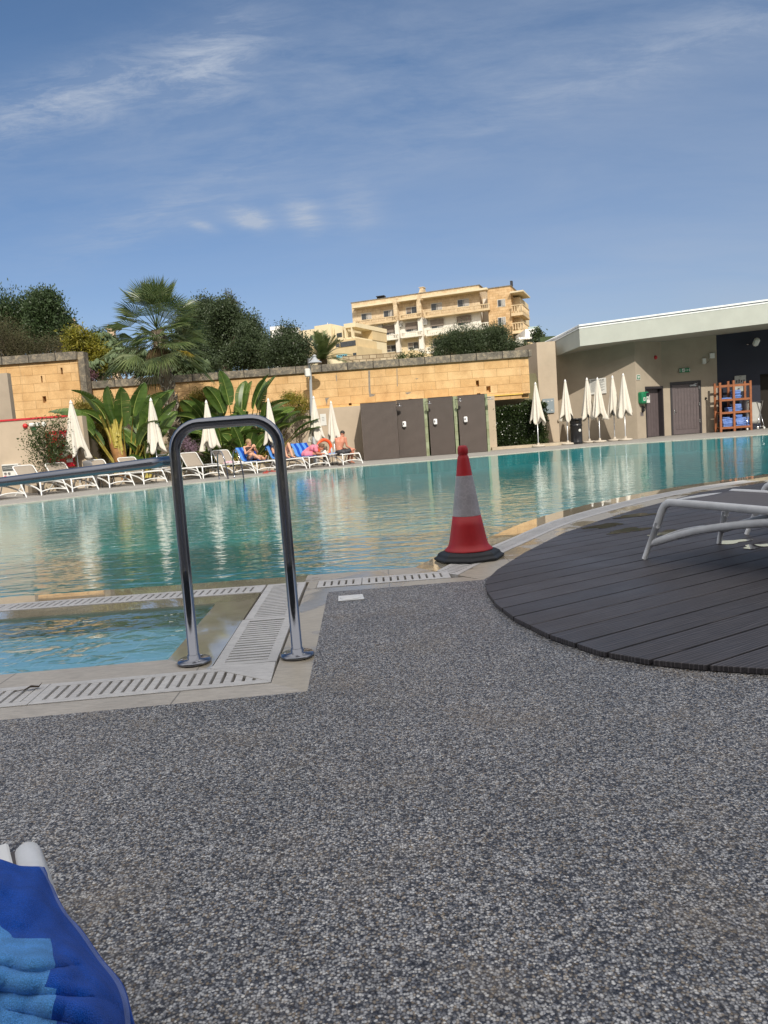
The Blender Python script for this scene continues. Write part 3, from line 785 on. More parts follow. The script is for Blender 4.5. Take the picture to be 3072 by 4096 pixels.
# ================================================================ POOL HOUSE
ph = thing('pool_house', 'beige pool house with angled walls under a pale flat canopy roof', 'building', (11.3, 33, 0))
PO = (11.3, 33, 0)
def wall_seg(p, q, z0, z1, th, mat, name='wall', parent=ph, off=PO, holes=None):
    p = Vector(p); q = Vector(q); d = (q-p).normalized(); nn = Vector((-d.y, d.x))
    b = MB()
    hs = sorted(holes or [])
    s0 = 0; L = (q-p).length
    def seg(a, c_, za, zb):
        A = p+d*a; C_ = p+d*c_
        b.prism([A, C_, C_+nn*th, A+nn*th], za, zb)
    for (a, c_, zh) in hs:
        seg(s0, a, z0, z1); seg(a, c_, zh, z1); s0 = c_
    seg(s0, L, z0, z1)
    return b.build(name, mat, parent, off=off)
CR = (11.26, 32.2); RC = (12.95, 33.6); LB = (7.45, 34.6)
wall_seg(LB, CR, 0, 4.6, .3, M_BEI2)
# angled wall with the recessed store door
dl = (Vector(RC)-Vector(CR)).normalized()
def s_on(p0, dirv, px_, py_=1740):
    """distance along a plan line where the picture column meets it"""
    r = ray(px_, py_); a = np.array([[dirv[0], -r.x], [dirv[1], -r.y]]); bb = np.array([-p0[0], -p0[1]])
    return float(np.linalg.solve(a, bb)[0])
sA = s_on(CR, dl, 2586); sB = s_on(CR, dl, 2658)
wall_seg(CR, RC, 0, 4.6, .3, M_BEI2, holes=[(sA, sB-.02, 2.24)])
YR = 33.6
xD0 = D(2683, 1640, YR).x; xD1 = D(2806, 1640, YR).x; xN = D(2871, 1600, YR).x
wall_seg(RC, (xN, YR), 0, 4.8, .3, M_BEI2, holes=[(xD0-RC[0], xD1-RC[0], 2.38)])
M_NAVY = paint('navy_wall', (.010, .013, .028), .7, .1, 1)
xDD = D(3044, 1640, YR).x
wall_seg((xN, YR+.02), (FX, YR+.02), 0, 4.8, .3, M_NAVY, 'navy_wall', holes=[(xDD-xN, xDD-xN+1.6, 2.45)])
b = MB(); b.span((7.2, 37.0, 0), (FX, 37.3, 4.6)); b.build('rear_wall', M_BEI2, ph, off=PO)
# pillar that ends the house on the left
M_PILL = M_BEI
pl_ = thing('end_pillar', 'tall beige pillar between hedge and pool house, lit by the sun', 'pillar', (7.1, 33.2, 0))
x0 = D(2152, 1500, 33.0).x; x1 = D(2222, 1500, 33.0).x
b = MB(); b.prism([(x0, 33.0), (x1+.05, 33.0), (x1+.05, 34.9), (x0-.6, 34.9)], 0, 4.52); b.build('pillar', M_PILL, pl_, off=(7.1, 33.2, 0))
# wall-hung ledge between pillar and umbrella
b = MB(); b.span((x1+.0, 32.9, 1.0), (D(2262, 1690, 32.9).x, 34.0, 1.09)); tag(b.build('wall_ledge', M_BEI2, None, off=(7.8, 33, 1.0)), 'short beige ledge sticking out beside the pillar behind the umbrella', 'ledge')
# canopy roof
M_ROOF = paint('canopy_render', (.46, .475, .425), .8, .06, 1.5, .15, 60); M_ROOFT = paint('roof_edge_white', (.82, .83, .82), .5)
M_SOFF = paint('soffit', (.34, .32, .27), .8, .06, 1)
BL = D(2229, 1422, 33.9); FL = D(2320, 1385, 31.4); FR = D(3072, 1293, 30.7)
dirF = (FR-FL).normalized(); FR2 = FL+dirF*(15.5)
hL, hR = .74, .80
bot = [BL, FL, FR2, Vector((FR2.x, 37.5, FR2.z+.0)), Vector((BL.x, 37.5, BL.z+.2))]
topv = [v+Vector((0, 0, h_)) for v, h_ in zip(bot, (.66, .72, .88, .7, .55))]
b = MB(); n_ = 5
b.mesh(bot+topv, [tuple(range(n_))[::-1], tuple(range(n_, 2*n_))]+[(i, (i+1) % n_, n_+(i+1) % n_, n_+i) for i in range(n_)]); rf = b.build('roof', M_ROOF, ph, off=PO)
cen = sum(topv, Vector())/5
def ring(z0, z1, grow, mat, name):
    b = MB(); vs = []
    for zz in (z0, z1):
        for v in topv:
            q = v+(v-cen)*grow; vs.append(Vector((q.x, q.y, v.z+zz)))
    b.mesh(vs, [tuple(range(n_))[::-1], tuple(range(n_, 2*n_))]+[(i, (i+1) % n_, n_+(i+1) % n_, n_+i) for i in range(n_)])
    return b.build(name, mat, rf, off=PO)
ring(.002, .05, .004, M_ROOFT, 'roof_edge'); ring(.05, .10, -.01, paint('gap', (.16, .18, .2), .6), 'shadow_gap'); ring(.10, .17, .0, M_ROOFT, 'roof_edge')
b = MB(); 
sv = [v-Vector((0, 0, .003)) for v in bot]
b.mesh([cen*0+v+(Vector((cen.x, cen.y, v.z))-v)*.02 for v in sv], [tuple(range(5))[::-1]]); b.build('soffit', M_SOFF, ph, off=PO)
# doors
M_DOOR = paint('door_wood_dark', (.115, .092, .095), .5, .12, 5, .2, 60); M_FRAME = paint('door_frame_dark', (.03, .026, .03), .5)
M_HINGE = paint('steel_bright', (.7, .7, .7), .25, metal=1)
W_ = xD1-xD0; H_ = 2.38; DP = (xD0, YR, 0)
dr = thing('door', 'wide dark plank door with steel handle right of the store door', 'door', DP)
b = MB(); b.span((0, -.02, 0), (.09, .12, H_)); b.span((W_-.09, -.02, 0), (W_, .12, H_)); b.span((.09, -.02, H_-.13), (W_-.09, .12, H_)); b.build('frame', M_FRAME, dr)
b = MB(); b.span((.1, .03, .02), (W_-.1, .08, H_-.14)); 
nb = 7; pw = (W_-.2-.24)/nb
for i in range(nb): b.span((.1+.12+pw*i+.008, .018, .24), (.1+.12+pw*(i+1)-.008, .035, H_-.3))
b.span((.1, .012, .02), (.1+.115, .034, H_-.14)); b.span((W_-.215, .012, .02), (W_-.1, .034, H_-.14)); b.span((.215, .012, .02), (W_-.215, .034, .22)); b.span((.215, .012, H_-.29), (W_-.215, .034, H_-.14)); b.build('leaf', M_DOOR, dr)
b = MB(); b.tube([(.17, .0, 1.08), (.17, -.05, 1.08), (.31, -.055, 1.08)], .011, 8); b.box((.17, .008, 1.04), (.04, .012, .24), bev=.004); b.build('handle', M_HINGE, dr)
for z in (.5, 1.25, 2.0): b = MB(); b.span((W_-.115, -.028, z), (W_-.075, -.018, z+.14)); b.build('hinge', M_HINGE, dr)
b = MB(); b.span((W_-.5, -.03, H_-.24), (W_-.22, .01, H_-.17)); b.tube([(W_-.36, -.03, H_-.16), (W_-.2, -.1, H_-.13), (W_-.3, -.02, H_-.1)], .008, 6); b.build('door_closer', M_HINGE, dr)
# recessed store door on the slanted wall
ds = thing('door', 'narrow recessed dark plank door beside the green defibrillator cabinet', 'door', (CR[0]+dl.x*sA, CR[1]+dl.y*sA, 0), math.atan2(dl.y, dl.x))
w2 = sB-.02-sA
b = MB(); b.span((0, -.02, 0), (.08, .28, 2.24)); b.span((w2-.08, -.02, 0), (w2, .28, 2.24)); b.span((.08, -.02, 2.14), (w2-.08, .28, 2.24)); b.build('frame', M_FRAME, ds)
b = MB()
for i in range(6): q = (w2-.16)/6; b.span((.08+q*i+.006, .2, .02), (.08+q*(i+1)-.006, .24, 2.13))
b.span((.08, .225, .02), (w2-.08, .26, 2.13)); b.build('leaf', M_DOOR, ds)
b = MB(); b.span((.14, .185, 1.72), (.44, .198, 1.84)); b.build('name_plate', paint('plate_grey', (.25, .22, .23), .4), ds)
# open dark doorway in the navy wall
b = MB(); b.span((xDD-.01, YR+.3, 0), (xDD+1.62, YR+.36, 2.46)); tag(b.build('door', M_HOLE, None, off=(xDD, YR+.3, 0)), 'black doorway in the navy wall at the right photo edge', 'door')
# ================================================================ FURNITURE
M_SLING = paint('taupe_mesh', (.33, .285, .235), .75, .06, 20, .2, 400, spec=.2)
M_SLINGN = paint('grey_mesh', (.13, .118, .118), .65, .06, 20, .25, 500, spec=.3)
M_TOW_D = paint('towel_blue', (.012, .062, .36), .95, .15, 25, .5, 260, spec=.1)
M_TOW_L = paint('towel_light_blue', (.09, .25, .62), .95, .12, 25, .5, 260, spec=.1)
HW = .33
def make_lounger(label, white, sling, back=62, group='white sun loungers round the pool', rr=.025):
    t = thing('sun_lounger', label, 'sun lounger', (0, 0, 0), 0, group)
    b = MB()
    for s_ in (-1, 1):
        # side rail runs into the splayed front leg
        pts = smooth_path([(1.85, s_*HW, .345), (1.2, s_*HW, .355), (.6, s_*HW, .375), (.10, s_*HW, .388), (.03, s_*(HW+.002), .378), (-.005, s_*(HW+.008), .34), (-.045, s_*(HW+.025), .22)], 5)
        b.tube(pts, [rr]*len(pts), 16, flat=(.85, 1.05))
    pts = smooth_path([(.02, -HW, .372), (.0, -HW*.5, .380), (-.005, 0, .382), (.0, HW*.5, .380), (.02, HW, .372)], 4); b.tube(pts, .018, 8)
    b.tube([(1.2, -HW, .33), (1.2, HW, .33)], .016, 8)
    b.build('frame', white, t)
    for s_ in (-1, 1):
        b = MB(); b.tube([(-.035, s_*(HW+.02), .25), (-.09, s_*(HW+.045), .10), (-.125, s_*(HW+.062), 0.0)], [.023, .019, .017], 10); b.build('leg', white, t)
        b = MB(); pts = smooth_path([(1.12, s_*(HW), .34), (1.22, s_*(HW+.01), .22), (1.4, s_*(HW+.04), .08), (1.5, s_*(HW+.06), 0)], 5)
        b.tube(pts, .02, 8); b.build('leg', white, t)
        # long rising brace along the side
        b = MB(); pts = smooth_path([(-.085, s_*(HW+.043), .105), (.0, s_*(HW+.03), .135), (.25, s_*(HW+.012), .215), (.55, s_*(HW+.004), .275), (.85, s_*HW, .315), (1.1, s_*HW, .335)], 6)
        b.tube(pts, [.019]*3+[.0215]*(len(pts)-3), 10, flat=(.8, 1.2)); b.build('brace', white, t)
    b = MB(); pts = smooth_path([(-.088, -(HW+.04), .11), (-.06, -HW*.5, .150), (-.05, 0, .160), (-.06, HW*.5, .150), (-.088, HW+.04, .11)], 6); b.tube(pts, .017, 8); b.build('brace', white, t)
    # seat cloth sags a little
    b = MB(); n1, n2 = 12, 8; vs = []
    for i in range(n1+1):
        for j in range(n2+1):
            x = .03+i/n1*1.16; y = -HW+.012+j/n2*(2*HW-.024)
            vs.append((x, y, .402-.022*i/n1-.012*math.sin(PI*j/n2)))
    b.mesh(vs, [(i*(n2+1)+j, (i+1)*(n2+1)+j, (i+1)*(n2+1)+j+1, i*(n2+1)+j+1) for i in range(n1) for j in range(n2)], True)
    so_ = b.build('seat', sling, t); md = so_.modifiers.new('t', 'SOLIDIFY'); md.thickness = .006
    a = R(back); LB_ = .68; cx, cz = math.cos(a), math.sin(a)
    b = MB(); r_ = .07; hw = HW-.03
    pp = [(0, -hw), (LB_-r_, -hw), (LB_-.02, -hw+.02), (LB_, -hw+r_), (LB_, hw-r_), (LB_-.02, hw-.02), (LB_-r_, hw), (0, hw)]
    P3 = [(1.2+p[0]*cx, p[1], .385+p[0]*cz) for p in pp]; b.tube(P3, .018, 8); bf = b.build('backrest_frame', white, t)
    b = MB(); vs = []
    for i in range(9):
        for j in range(9):
            q = .02+i/8*(LB_-.03); y = -hw+.01+j/8*(2*hw-.02); bow = -.012*math.sin(PI*i/8)
            vs.append((1.2+q*cx-bow*cz, y, .385+q*cz+bow*cx))
    b.mesh(vs, [(i*9+j, (i+1)*9+j, (i+1)*9+j+1, i*9+j+1) for i in range(8) for j in range(8)], True)
    bk = b.build('backrest', sling, t); md = bk.modifiers.new('t', 'SOLIDIFY'); md.thickness = .006
    if back > 20:
        for s_ in (-1, 1):
            b = MB(); b.tube([(1.2+.42*cx, s_*(hw-.03), .385+.42*cz), (1.72, s_*(hw-.02), .33)], .009, 6); b.build('support_strut', white, t)
    return t
def foot_mid(pL=None, pR=None, w=.74, ang=R(-60)):
    f = Vector((math.cos(ang), math.sin(ang))); side = Vector((-f.y, f.x))     # f: towards the pool; side: viewer's right
    if pL and pR: return (G(*pL).to_2d()+G(*pR).to_2d())/2
    if pR: return G(*pR).to_2d()-side*w/2
    return G(*pL).to_2d()+side*w/2
HD = R(120)     # heads point away from the water
BA = 44
lp = make_lounger('x', M_WHITE, M_SLING, BA)
lflat = make_lounger('x', M_WHITE, M_SLING, 2)
defs = [('0', None, (104, 1991), 'sun lounger cut by the left photo edge, below the rail'),
        ('1', (171, 1983), (271, 1971), 'second sun lounger from the left photo edge, in front of the white socket box'),
        ('2', (295, 1969), (392, 1959), 'sun lounger in front of the red board and the first umbrella'),
        ('3', (443, 1953), (536, 1942), 'sun lounger behind the long rail, left of the second umbrella'),
        ('4', (578, 1939), (668, 1930), 'sun lounger under the second umbrella, left of the handrail post'),
        ('5', None, (802, 1916), 'sun lounger just right of the left handrail post'),
        ('6', (818, 1915), (898, 1907), 'empty sun lounger behind the left pool ladder rail'),
        ('7', (941, 1903), (1019, 1896), 'sun lounger right of the pool ladder with pink cloth on it'),
        ('8', (1033, 1894), None, 'sun lounger of the woman holding a phone'),
        ('9', (1151, 1883), (1221, 1875), 'sun lounger with only bare legs seen right of the handrail'),
        ('10', (1244, 1873), (1316, 1867), 'sun lounger of the bent woman in pink, beside the orange ring'),
        ('11', (1380, 1861), (1445, 1854), 'flat sun lounger the shirtless man sits on')]
LG = {}
first = {BA: lp, 2: lflat}
HDS = dict(zip([str(i) for i in range(12)], [141, 140, 139, 136, 134, 131, 129, 127, 124, 121, 118, 117])); used = set()
for (n_, a_, c_, lb) in defs:
    HD = R(HDS[n_]); m_ = foot_mid(a_, c_, .74, HD-PI); kindb = 2 if n_ == '11' else BA
    o = first[kindb]
    f = Vector((math.cos(HD), math.sin(HD)))
    loc_ = (m_.x+f.x*.125, m_.y+f.y*.125, 0.002)
    rz_ = HD+R(random.uniform(-3, 3)) if n_ not in '8 9 10 11' else HD
    if kindb not in used: o.location = loc_; o.rotation_euler = (0, 0, rz_); o['label'] = lb; used.add(kindb)
    else: o = dup(first[kindb], loc_, rz_, lb)
    LG[n_] = o
def lw(n_, x, y, z):
    """point given in a lounger's own frame -> world"""
    o = LG[n_]; T = Matrix.Translation(o.location) @ Matrix.Rotation(o.rotation_euler.z, 4, 'Z')
    return T @ Vector((x, y, z))
near = make_lounger('large close white sun lounger with grey mesh on the dark timber deck', M_NEARW, M_SLINGN, 3, 'white sun loungers round the pool')
near.location = (2.15, 5.035, .027); near.rotation_euler = (0, 0, R(-61))
n2 = dup(near, (3.19, 5.72, .027), R(-61), 'second close white lounger mostly beyond the right photo edge')
# towels on backrests
def striped_towel(name, label, n_, length=.8, fold=0.0):
    """towel lying over the backrest and the top of the seat of lounger n_"""
    o = LG[n_]; a = R(BA); cx, cz = math.cos(a), math.sin(a)
    L = Vector(o.location)
    b = MB(); nu, nv = 36, 18; vs = []; path = []
    # profile: seat part, up the backrest, over the top, hanging behind
    prof = [(.55, .405), (.9, .40), (1.12, .405)]+[(1.2+q*cx-.022*cz, .385+q*cz+.022*cx) for q in (.06, .2, .35, .5, .62)]+[(1.2+.70*cx, .385+.705*cz+.01), (1.2+.70*cx+.04, .385+.70*cz-.02), (1.2+.6*cx+.07, .385+.5*cz)]
    pr = smooth_path([(p[0], 0, p[1]) for p in prof], 4)
    for i, p in enumerate(pr):
        for j in range(nv+1):
            y = -.325+.65*j/nv
            w_ = .006*math.sin(i*.7+j*.9)+.004*math.sin(j*2.1+i*.3)
            vs.append(lw(n_, p.x-w_*.7, y+.01*math.sin(i*.5), p.z+abs(w_)))
    nr = len(pr)
    for i in range(nr-1):
        for j in range(nv):
            b.m = 1 if (j//3) % 2 else 0
            b.mesh([vs[i*(nv+1)+j], vs[(i+1)*(nv+1)+j], vs[(i+1)*(nv+1)+j+1], vs[i*(nv+1)+j+1]], [(0, 1, 2, 3)], True)
    ob = b.build(name, [M_TOW_D, M_TOW_L], None, off=L)
    bm_ = bmesh.new(); bm_.from_mesh(ob.data); bmesh.ops.remove_doubles(bm_, verts=bm_.verts, dist=.0002); bm_.to_mesh(ob.data); bm_.free()
    md = ob.modifiers.new('t', 'SOLIDIFY'); md.thickness = .012; md.offset = 1
    return tag(ob, label, 'towel', 'blue striped pool towels on loungers')
striped_towel('pool_towel', 'blue striped towel over the lounger of the woman with a phone', '8')
striped_towel('pool_towel', 'blue striped towel partly hidden by the handrail post', '9')
striped_towel('pool_towel', 'wide upright blue striped towel behind the woman in pink', '10')

# umbrellas
M_CANV = paint('cream_canvas', (.70, .655, .575), .85, .05, 4, .2, 120, spec=.15); M_POLE = paint('aluminium_pole', (.55, .56, .57), .3, .08, 5, metal=.7)
M_STONE = paint('cast_stone_base', (.52, .46, .38), .85, .15, 8, .4, 60)
def make_umbrella(seed, label, wide=1.0):
    r_ = random.Random(seed)
    t = thing('parasol', label, 'parasol', (0, 0, 0), 0, 'closed cream parasols')
    b = MB(); b.tube([(0, 0, .03), (0, 0, 2.5)], .021, 10); b.tube([(0, 0, 1.02), (0, 0, 1.10)], .034, 10); b.build('pole', M_POLE, t)
    b = MB(); b.lathe([(.0, 2.66), (.012, 2.655), (.026, 2.62), (.05, 2.57), (.052, 2.555), (0, 2.555)][::-1], n=14); b.build('finial', M_WHITE, t)
    b = MB(); b.lathe([(.24, 0), (.27, .01), (.265, .06), (.22, .075), (.05, .085), (.045, .16), (.03, .17)], n=24); b.build('base', M_STONE, t)
    nth, nt = 96, 26; vs = []; ph_ = r_.uniform(0, 6); ph2 = r_.uniform(0, 6)
    for i in range(nt+1):
        tt = i/nt
        for j in range(nth):
            th = 2*PI*j/nth
            corner = abs(math.cos(2*(th-ph_)))**1.6            # four drooping corners
            zb = 1.22-.30*corner-.05*math.sin(3*th+ph2)
            z = 2.575-(2.575-zb)*tt
            fold = math.cos(8*th+ph_+.5*math.sin(2*th))
            rr = (.035+.195*tt**.85*wide)*(1+(.06+.26*tt)*fold*(.7+.3*math.sin(th+ph2)))
            rr *= 1+.30*corner*tt**3-.12*(1-corner)*tt**3
            tw = .25*tt+.06*math.sin(3*th+ph2)*tt
            vs.append((rr*math.cos(th+tw), rr*math.sin(th+tw), z+.01*math.sin(5*th+9*tt)))
    fs = [(i*nth+j, (i+1)*nth+j, (i+1)*nth+(j+1) % nth, i*nth+(j+1) % nth) for i in range(nt) for j in range(nth)]
    b = MB(); b.mesh(vs, fs, True); cn = b.build('canopy', M_CANV, t); md = cn.modifiers.new('t', 'SOLIDIFY'); md.thickness = .004
    b = MB(); b.tube([(0, 0, 1.05), (0, 0, 1.35)], .055, 8)
    for q in range(8): th = q*PI/4; b.tube([(.05*math.cos(th), .05*math.sin(th), 1.3), (.09*math.cos(th), .09*math.sin(th), 1.12)], .008, 5)
    b.build('hub', M_POLE, t)
    return t
UM = [((282, 1600), 23.3, 1.25, 'left-most and largest closed parasol, in front of the red board'), ((602, 1591), 24.4, 1.0, 'closed parasol in front of the big green plant, left of the handrail'),
      ((824, 1600), 25.4, 1.1, 'closed parasol seen through the left part of the handrail loop'), ((1072, 1592), 27.0, 1.0, 'closed parasol crossed by the right handrail bend'),
      ((1253, 1583), 28.9, 1.0, 'closed parasol standing in front of the grey lamp post'), ((1323, 1603), 29.2, 1.0, 'closed parasol behind the shirtless man'),
      ((2141, 1528), 31.0, 1.05, 'closed parasol on its own in front of the clipped hedge'), ((2260, 1517), 31.2, .95, 'closed parasol left of the black litter bin'),
      ((2347, 1510), 31.6, 1.0, 'closed parasol just right of the black litter bin'), ((2389, 1509), 31.2, 1.08, 'second closed parasol right of the litter bin'),
      ((2449, 1501), 31.5, .95, 'narrow closed parasol third right of the litter bin'), ((2492, 1492), 31.1, 1.05, 'closed parasol nearest the corner with the green heart sign')]
UMO = []
for i, ((qx, qy), Y, wd, lb) in enumerate(UM):
    t = make_umbrella(11+i, lb, wd/1.0); p = D(qx, qy, Y); s_ = p.z/2.66
    if i < 6:   # feet on the planter edge or paving
        pass
    t.location = (p.x, Y, .002); t.scale = (s_*1.0, s_*1.0, s_); t.rotation_euler = (0, 0, random.uniform(0, 6))
    UMO.append(t)

# ================================================================ HANDRAIL
hr = thing('handrail', 'polished steel handrail loop standing on two round foot plates', 'handrail', (-.94, 3.38, 0))
HO = (-.94, 3.38, 0)
A0 = Vector((-.94, 3.38, .0)); B0 = Vector((-.452, 3.36, 0.0))
pts = [A0, Vector((-.936, 3.378, .9)), Vector((-.932, 3.377, .985))]
def arc(c, r0, a0, a1, n=9): return [c+Vector((math.cos(a0+(a1-a0)*i/n)*r0, 0, math.sin(a0+(a1-a0)*i/n)*r0)) for i in range(n+1)]
zt = 1.108; rr = .125
pts = [A0, Vector((-.936, 3.378, .5))]+[Vector((p.x, 3.377, p.z)) for p in arc(Vector((-.932+rr, 0, zt-rr)), rr, PI, PI/2)]+[Vector((p.x, 3.365, p.z)) for p in arc(Vector((-.452-rr, 0, zt-rr)), rr, PI/2, 0)]+[Vector((-.452, 3.362, .5)), B0]
b = MB(); b.tube(pts, .0255, 20); b.build('loop_rail', M_STEEL, hr, off=HO)
b = MB(); J = Vector((-.934, 3.378, .952)); b.tube(smooth_path([J, (-1.5, 3.6, .923), (-2.5, 4.02, .872), (-3.4, 4.4, .83), (-3.6, 4.48, .78), (-3.66, 4.5, .6), (-3.66, 4.5, -.3)], 5), .0245, 16); b.build('long_rail', M_STEEL, hr, off=HO)
for c_ in (A0, B0):
    b = MB(); b.lathe([(0, .004), (.078, .004), (.08, .008), (.08, .014), (.074, .019), (.03, .021), (.03, .04), (.026, .042), (0, .042)], c=c_, n=40); fp = b.build('foot_plate', M_STEEL, hr, off=HO)
    for q in range(3):
        th = 1.2+q*2*PI/3; b = MB(); b.lathe([(0, .019), (.0075, .019), (.0075, .023), (.004, .024), (0, .024)], c=(c_.x+.056*math.cos(th), c_.y+.056*math.sin(th), 0), n=10); b.build('screw', M_CHROME, fp, off=None).location = (-HO[0], -HO[1], -HO[2])
# a film of water stands round the left foot: handled by the damp stone

# ================================================================ CONE
M_CRED = paint('cone_red', (.42, .012, .018), .5, .12, 7, .15, 50); M_CBLK = paint('cone_rubber', (.016, .018, .022), .6, .25, 12, .3, 60)
k = N('reflective_sleeve'); v = k.coord()
vo = k.n('TexVoronoi', feature='DISTANCE_TO_EDGE'); k.l(v, vo.inputs[0]); vo.inputs['Scale'].default_value = 26
c = k.ramp(vo.outputs[0], [(.0, (.50, .47, .50)), (.06, (.40, .38, .41))]); c = k.mix(1, c, k.ramp(k.noise(v, 9, 4), [(.3, .82), (.7, 1.1)]), 'MULTIPLY')
M_CREF = k.pbr(c, .35)
cp = G(1879, 2236, .0); cp = Vector((cp.x, cp.y+.03, .004))
cn = thing('traffic_cone', 'red and white traffic cone with black rubber base on the pool edge', 'traffic cone', cp, R(20))
HC = .87
b = MB()
oc = []
for (r_, z) in [(.262, 0), (.265, .018), (.24, .03), (.232, .05), (.20, .066), (.155, .072)]:
    for j in range(8): th = PI/8+j*PI/4; oc.append((r_*math.cos(th)*1.04, r_*math.sin(th), z))
fs = [(i*8+j, i*8+(j+1) % 8, (i+1)*8+(j+1) % 8, (i+1)*8+j) for i in range(5) for j in range(8)]+[tuple(range(7, -1, -1)), tuple(40+j for j in range(8))]
b.mesh(oc, fs); b.build('base', M_CBLK, cn, bevel=.006)
prof = [(.185, .068), (.186, .073), (.172, .085), (.158, .10), (.148, .125), (.137, .18), (.122, .26), (.108, .335)]
b = MB(); b.lathe(prof+[(.0925, .335)], n=48); b.build('lower_body', M_CRED, cn)
b = MB(); b.lathe([(.1085, .333), (.1085, .335), (.064, .637), (.064, .639), (.05, .639)], n=48); b.build('reflective_sleeve', M_CREF, cn)
b = MB(); b.lathe([(.0625, .636), (.0615, .64), (.0455, .765), (.041, .782), (.037, .79), (.036, .80), (.040, .806), (.040, .842), (.036, .85), (.034, .862), (.02, .868), (.018, .86), (0, .86)], n=40); b.build('top_body', M_CRED, cn)

# white square skimmer lid in the pebbles
q = [G(*p, .004) for p in [(1354, 2385), (1450, 2377), (1457, 2396), (1353, 2405)]]
cq = sum(q, Vector())/4; sd = thing('skimmer_lid', 'white square lid with a round cover set in the pebble paving', 'drain cover', (cq.x, cq.y, 0))
b = MB(); b.prism([(v_.x, v_.y) for v_ in q], 0.001, .006); b.build('frame', M_WHITE, sd, off=(cq.x, cq.y, 0))
b = MB(); b.lathe([(0, .006), (.066, .006), (.066, .009), (.06, .0085), (.058, .010), (.018, .010), (.016, .008), (0, .008)], n=32, sq=(1.05, .86)); b.build('round_cover', M_WHITE, sd)
# dead leaf on the coping
lf = G(92, 2756, .012); b = MB(); b.tube([(0, 0, .0), (.03, .01, .012), (.06, .02, .006), (.075, .025, .022)], [.004, .012, .010, .001], 5, flat=(1, .35)); b.tube([(0, 0, .002), (-.03, -.025, .004)], .002, 5)
ob = b.build('dead_leaf', paint('dead_leaf', (.05, .035, .02), .9)); ob.location = (lf.x, lf.y, .006); tag(ob, 'curled brown leaf lying on the stone at the small pool', 'leaf')

# pool ladder
ld = thing('pool_ladder', 'bent steel pool ladder rails on the far pool edge', 'pool ladder', (G(884, 1922).x, G(884, 1922).y, 0))
LO = tuple(ld.location)
pf = (G(745, 1936), G(1100, 1897)); ed = (pf[1]-pf[0]).normalized(); ou = Vector((ed.y, -ed.x, 0))
if ou.y > 0: ou = -ou
for (c_, ) in ((G(897, 1917),), (G(958, 1911),)):
    b = MB(); bp = c_-ou*.28; fp_ = c_+ou*.22
    b.tube(smooth_path([(bp.x, bp.y, 0), (bp.x, bp.y, .55), (bp.x+ou.x*.06, bp.y+ou.y*.06, .78), (bp.x+ou.x*.17, bp.y+ou.y*.17, .86), (bp.x+ou.x*.30, bp.y+ou.y*.30, .78), (fp_.x-ou.x*.08, fp_.y-ou.y*.08, .5), (fp_.x, fp_.y, .0), (fp_.x, fp_.y, -.9)], 5), .021, 12)
    b.build('rail', M_STEEL, ld, off=LO)
for z in (-.3, -.6):
    b = MB(); a_, c_ = G(897, 1917)+ou*.22, G(958, 1911)+ou*.22; b.tube([(a_.x, a_.y, z), (c_.x, c_.y, z)], .02, 8); b.build('rung', M_STEEL, ld, off=LO)
# ================================================================ VEGETATION
def quads_object(name, V, mat, parent=None, off=None, smooth=False):
    """V: (n,4,3) array of quads"""
    n = V.shape[0]; V = V.astype(np.float32)
    if off is not None: V = V-np.array(off, dtype=np.float32)
    me = bpy.data.meshes.new(name); me.vertices.add(n*4); me.vertices.foreach_set('co', V.reshape(-1))
    me.loops.add(n*4); me.loops.foreach_set('vertex_index', np.arange(n*4, dtype=np.int32))
    me.polygons.add(n); me.polygons.foreach_set('loop_start', np.arange(0, n*4, 4, dtype=np.int32)); me.polygons.foreach_set('loop_total', np.full(n, 4, dtype=np.int32))
    me.materials.append(mat); me.update(); me.validate()
    o = bpy.data.objects.new(name, me); COL.objects.link(o)
    if parent is not None: o.parent = parent
    elif off is not None: o.location = off
    return o
def unit(a): return a/np.maximum(1e-9, np.linalg.norm(a, axis=1, keepdims=True))
def leaf_quads(P, size, aspect=.45, up=.3, out=None, droop=0.0, rs=rng):
    n = len(P); d = unit(rs.normal(size=(n, 3))+(out*1.2 if out is not None else 0)+np.array([0, 0, up])-np.array([0, 0, droop]))
    s = unit(np.cross(d, unit(rs.normal(size=(n, 3)))))
    L = size*rs.uniform(.6, 1.3, (n, 1)); w = L*aspect*.5
    a = P; m_ = P+d*L*.5; e = P+d*L
    return np.stack([a, m_+s*w, e, m_-s*w], 1)
def in_blob(blobs, n, shell=.55, rs=rng):
    """points in overlapping ellipsoids, crowding to the outside; returns pts, outward dirs"""
    vol = np.array([b[1][0]*b[1][1]*b[1][2] for b in blobs])**.72; pick = rs.choice(len(blobs), n, p=vol/vol.sum())
    C = np.array([b[0] for b in blobs])[pick]; Rr = np.array([b[1] for b in blobs])[pick]
    d = unit(rs.normal(size=(n, 3))); r = (shell+(1-shell)*rs.uniform(0, 1, (n, 1))**.6)
    return C+d*r*Rr, d
def foliage(blobs, clumps, per, leaf, spread, shell=.5, aspect=.45, up=.3, droop=0.0, noise=.07):
    sub = []
    for c, r_ in blobs:
        for _ in range(9):
            d = unit(rng.normal(size=(1, 3)))[0]; q = rng.uniform(.28, .5)
            sub.append((tuple(np.array(c)+d*np.array(r_)*.66), tuple(np.array(r_)*q)))
    P1, O1 = in_blob(sub, int(clumps*.72), max(shell, .6)); P2, O2_ = in_blob(blobs, clumps-int(clumps*.72), .2)
    P = np.concatenate([P1, P2]); O = np.concatenate([O1, O2_])
    P = P+rng.normal(size=P.shape)*noise
    Q = np.repeat(P, per, 0)+rng.normal(size=(clumps*per, 3))*spread; O2 = np.repeat(O, per, 0)
    return leaf_quads(Q, leaf, aspect, up, O2, droop)
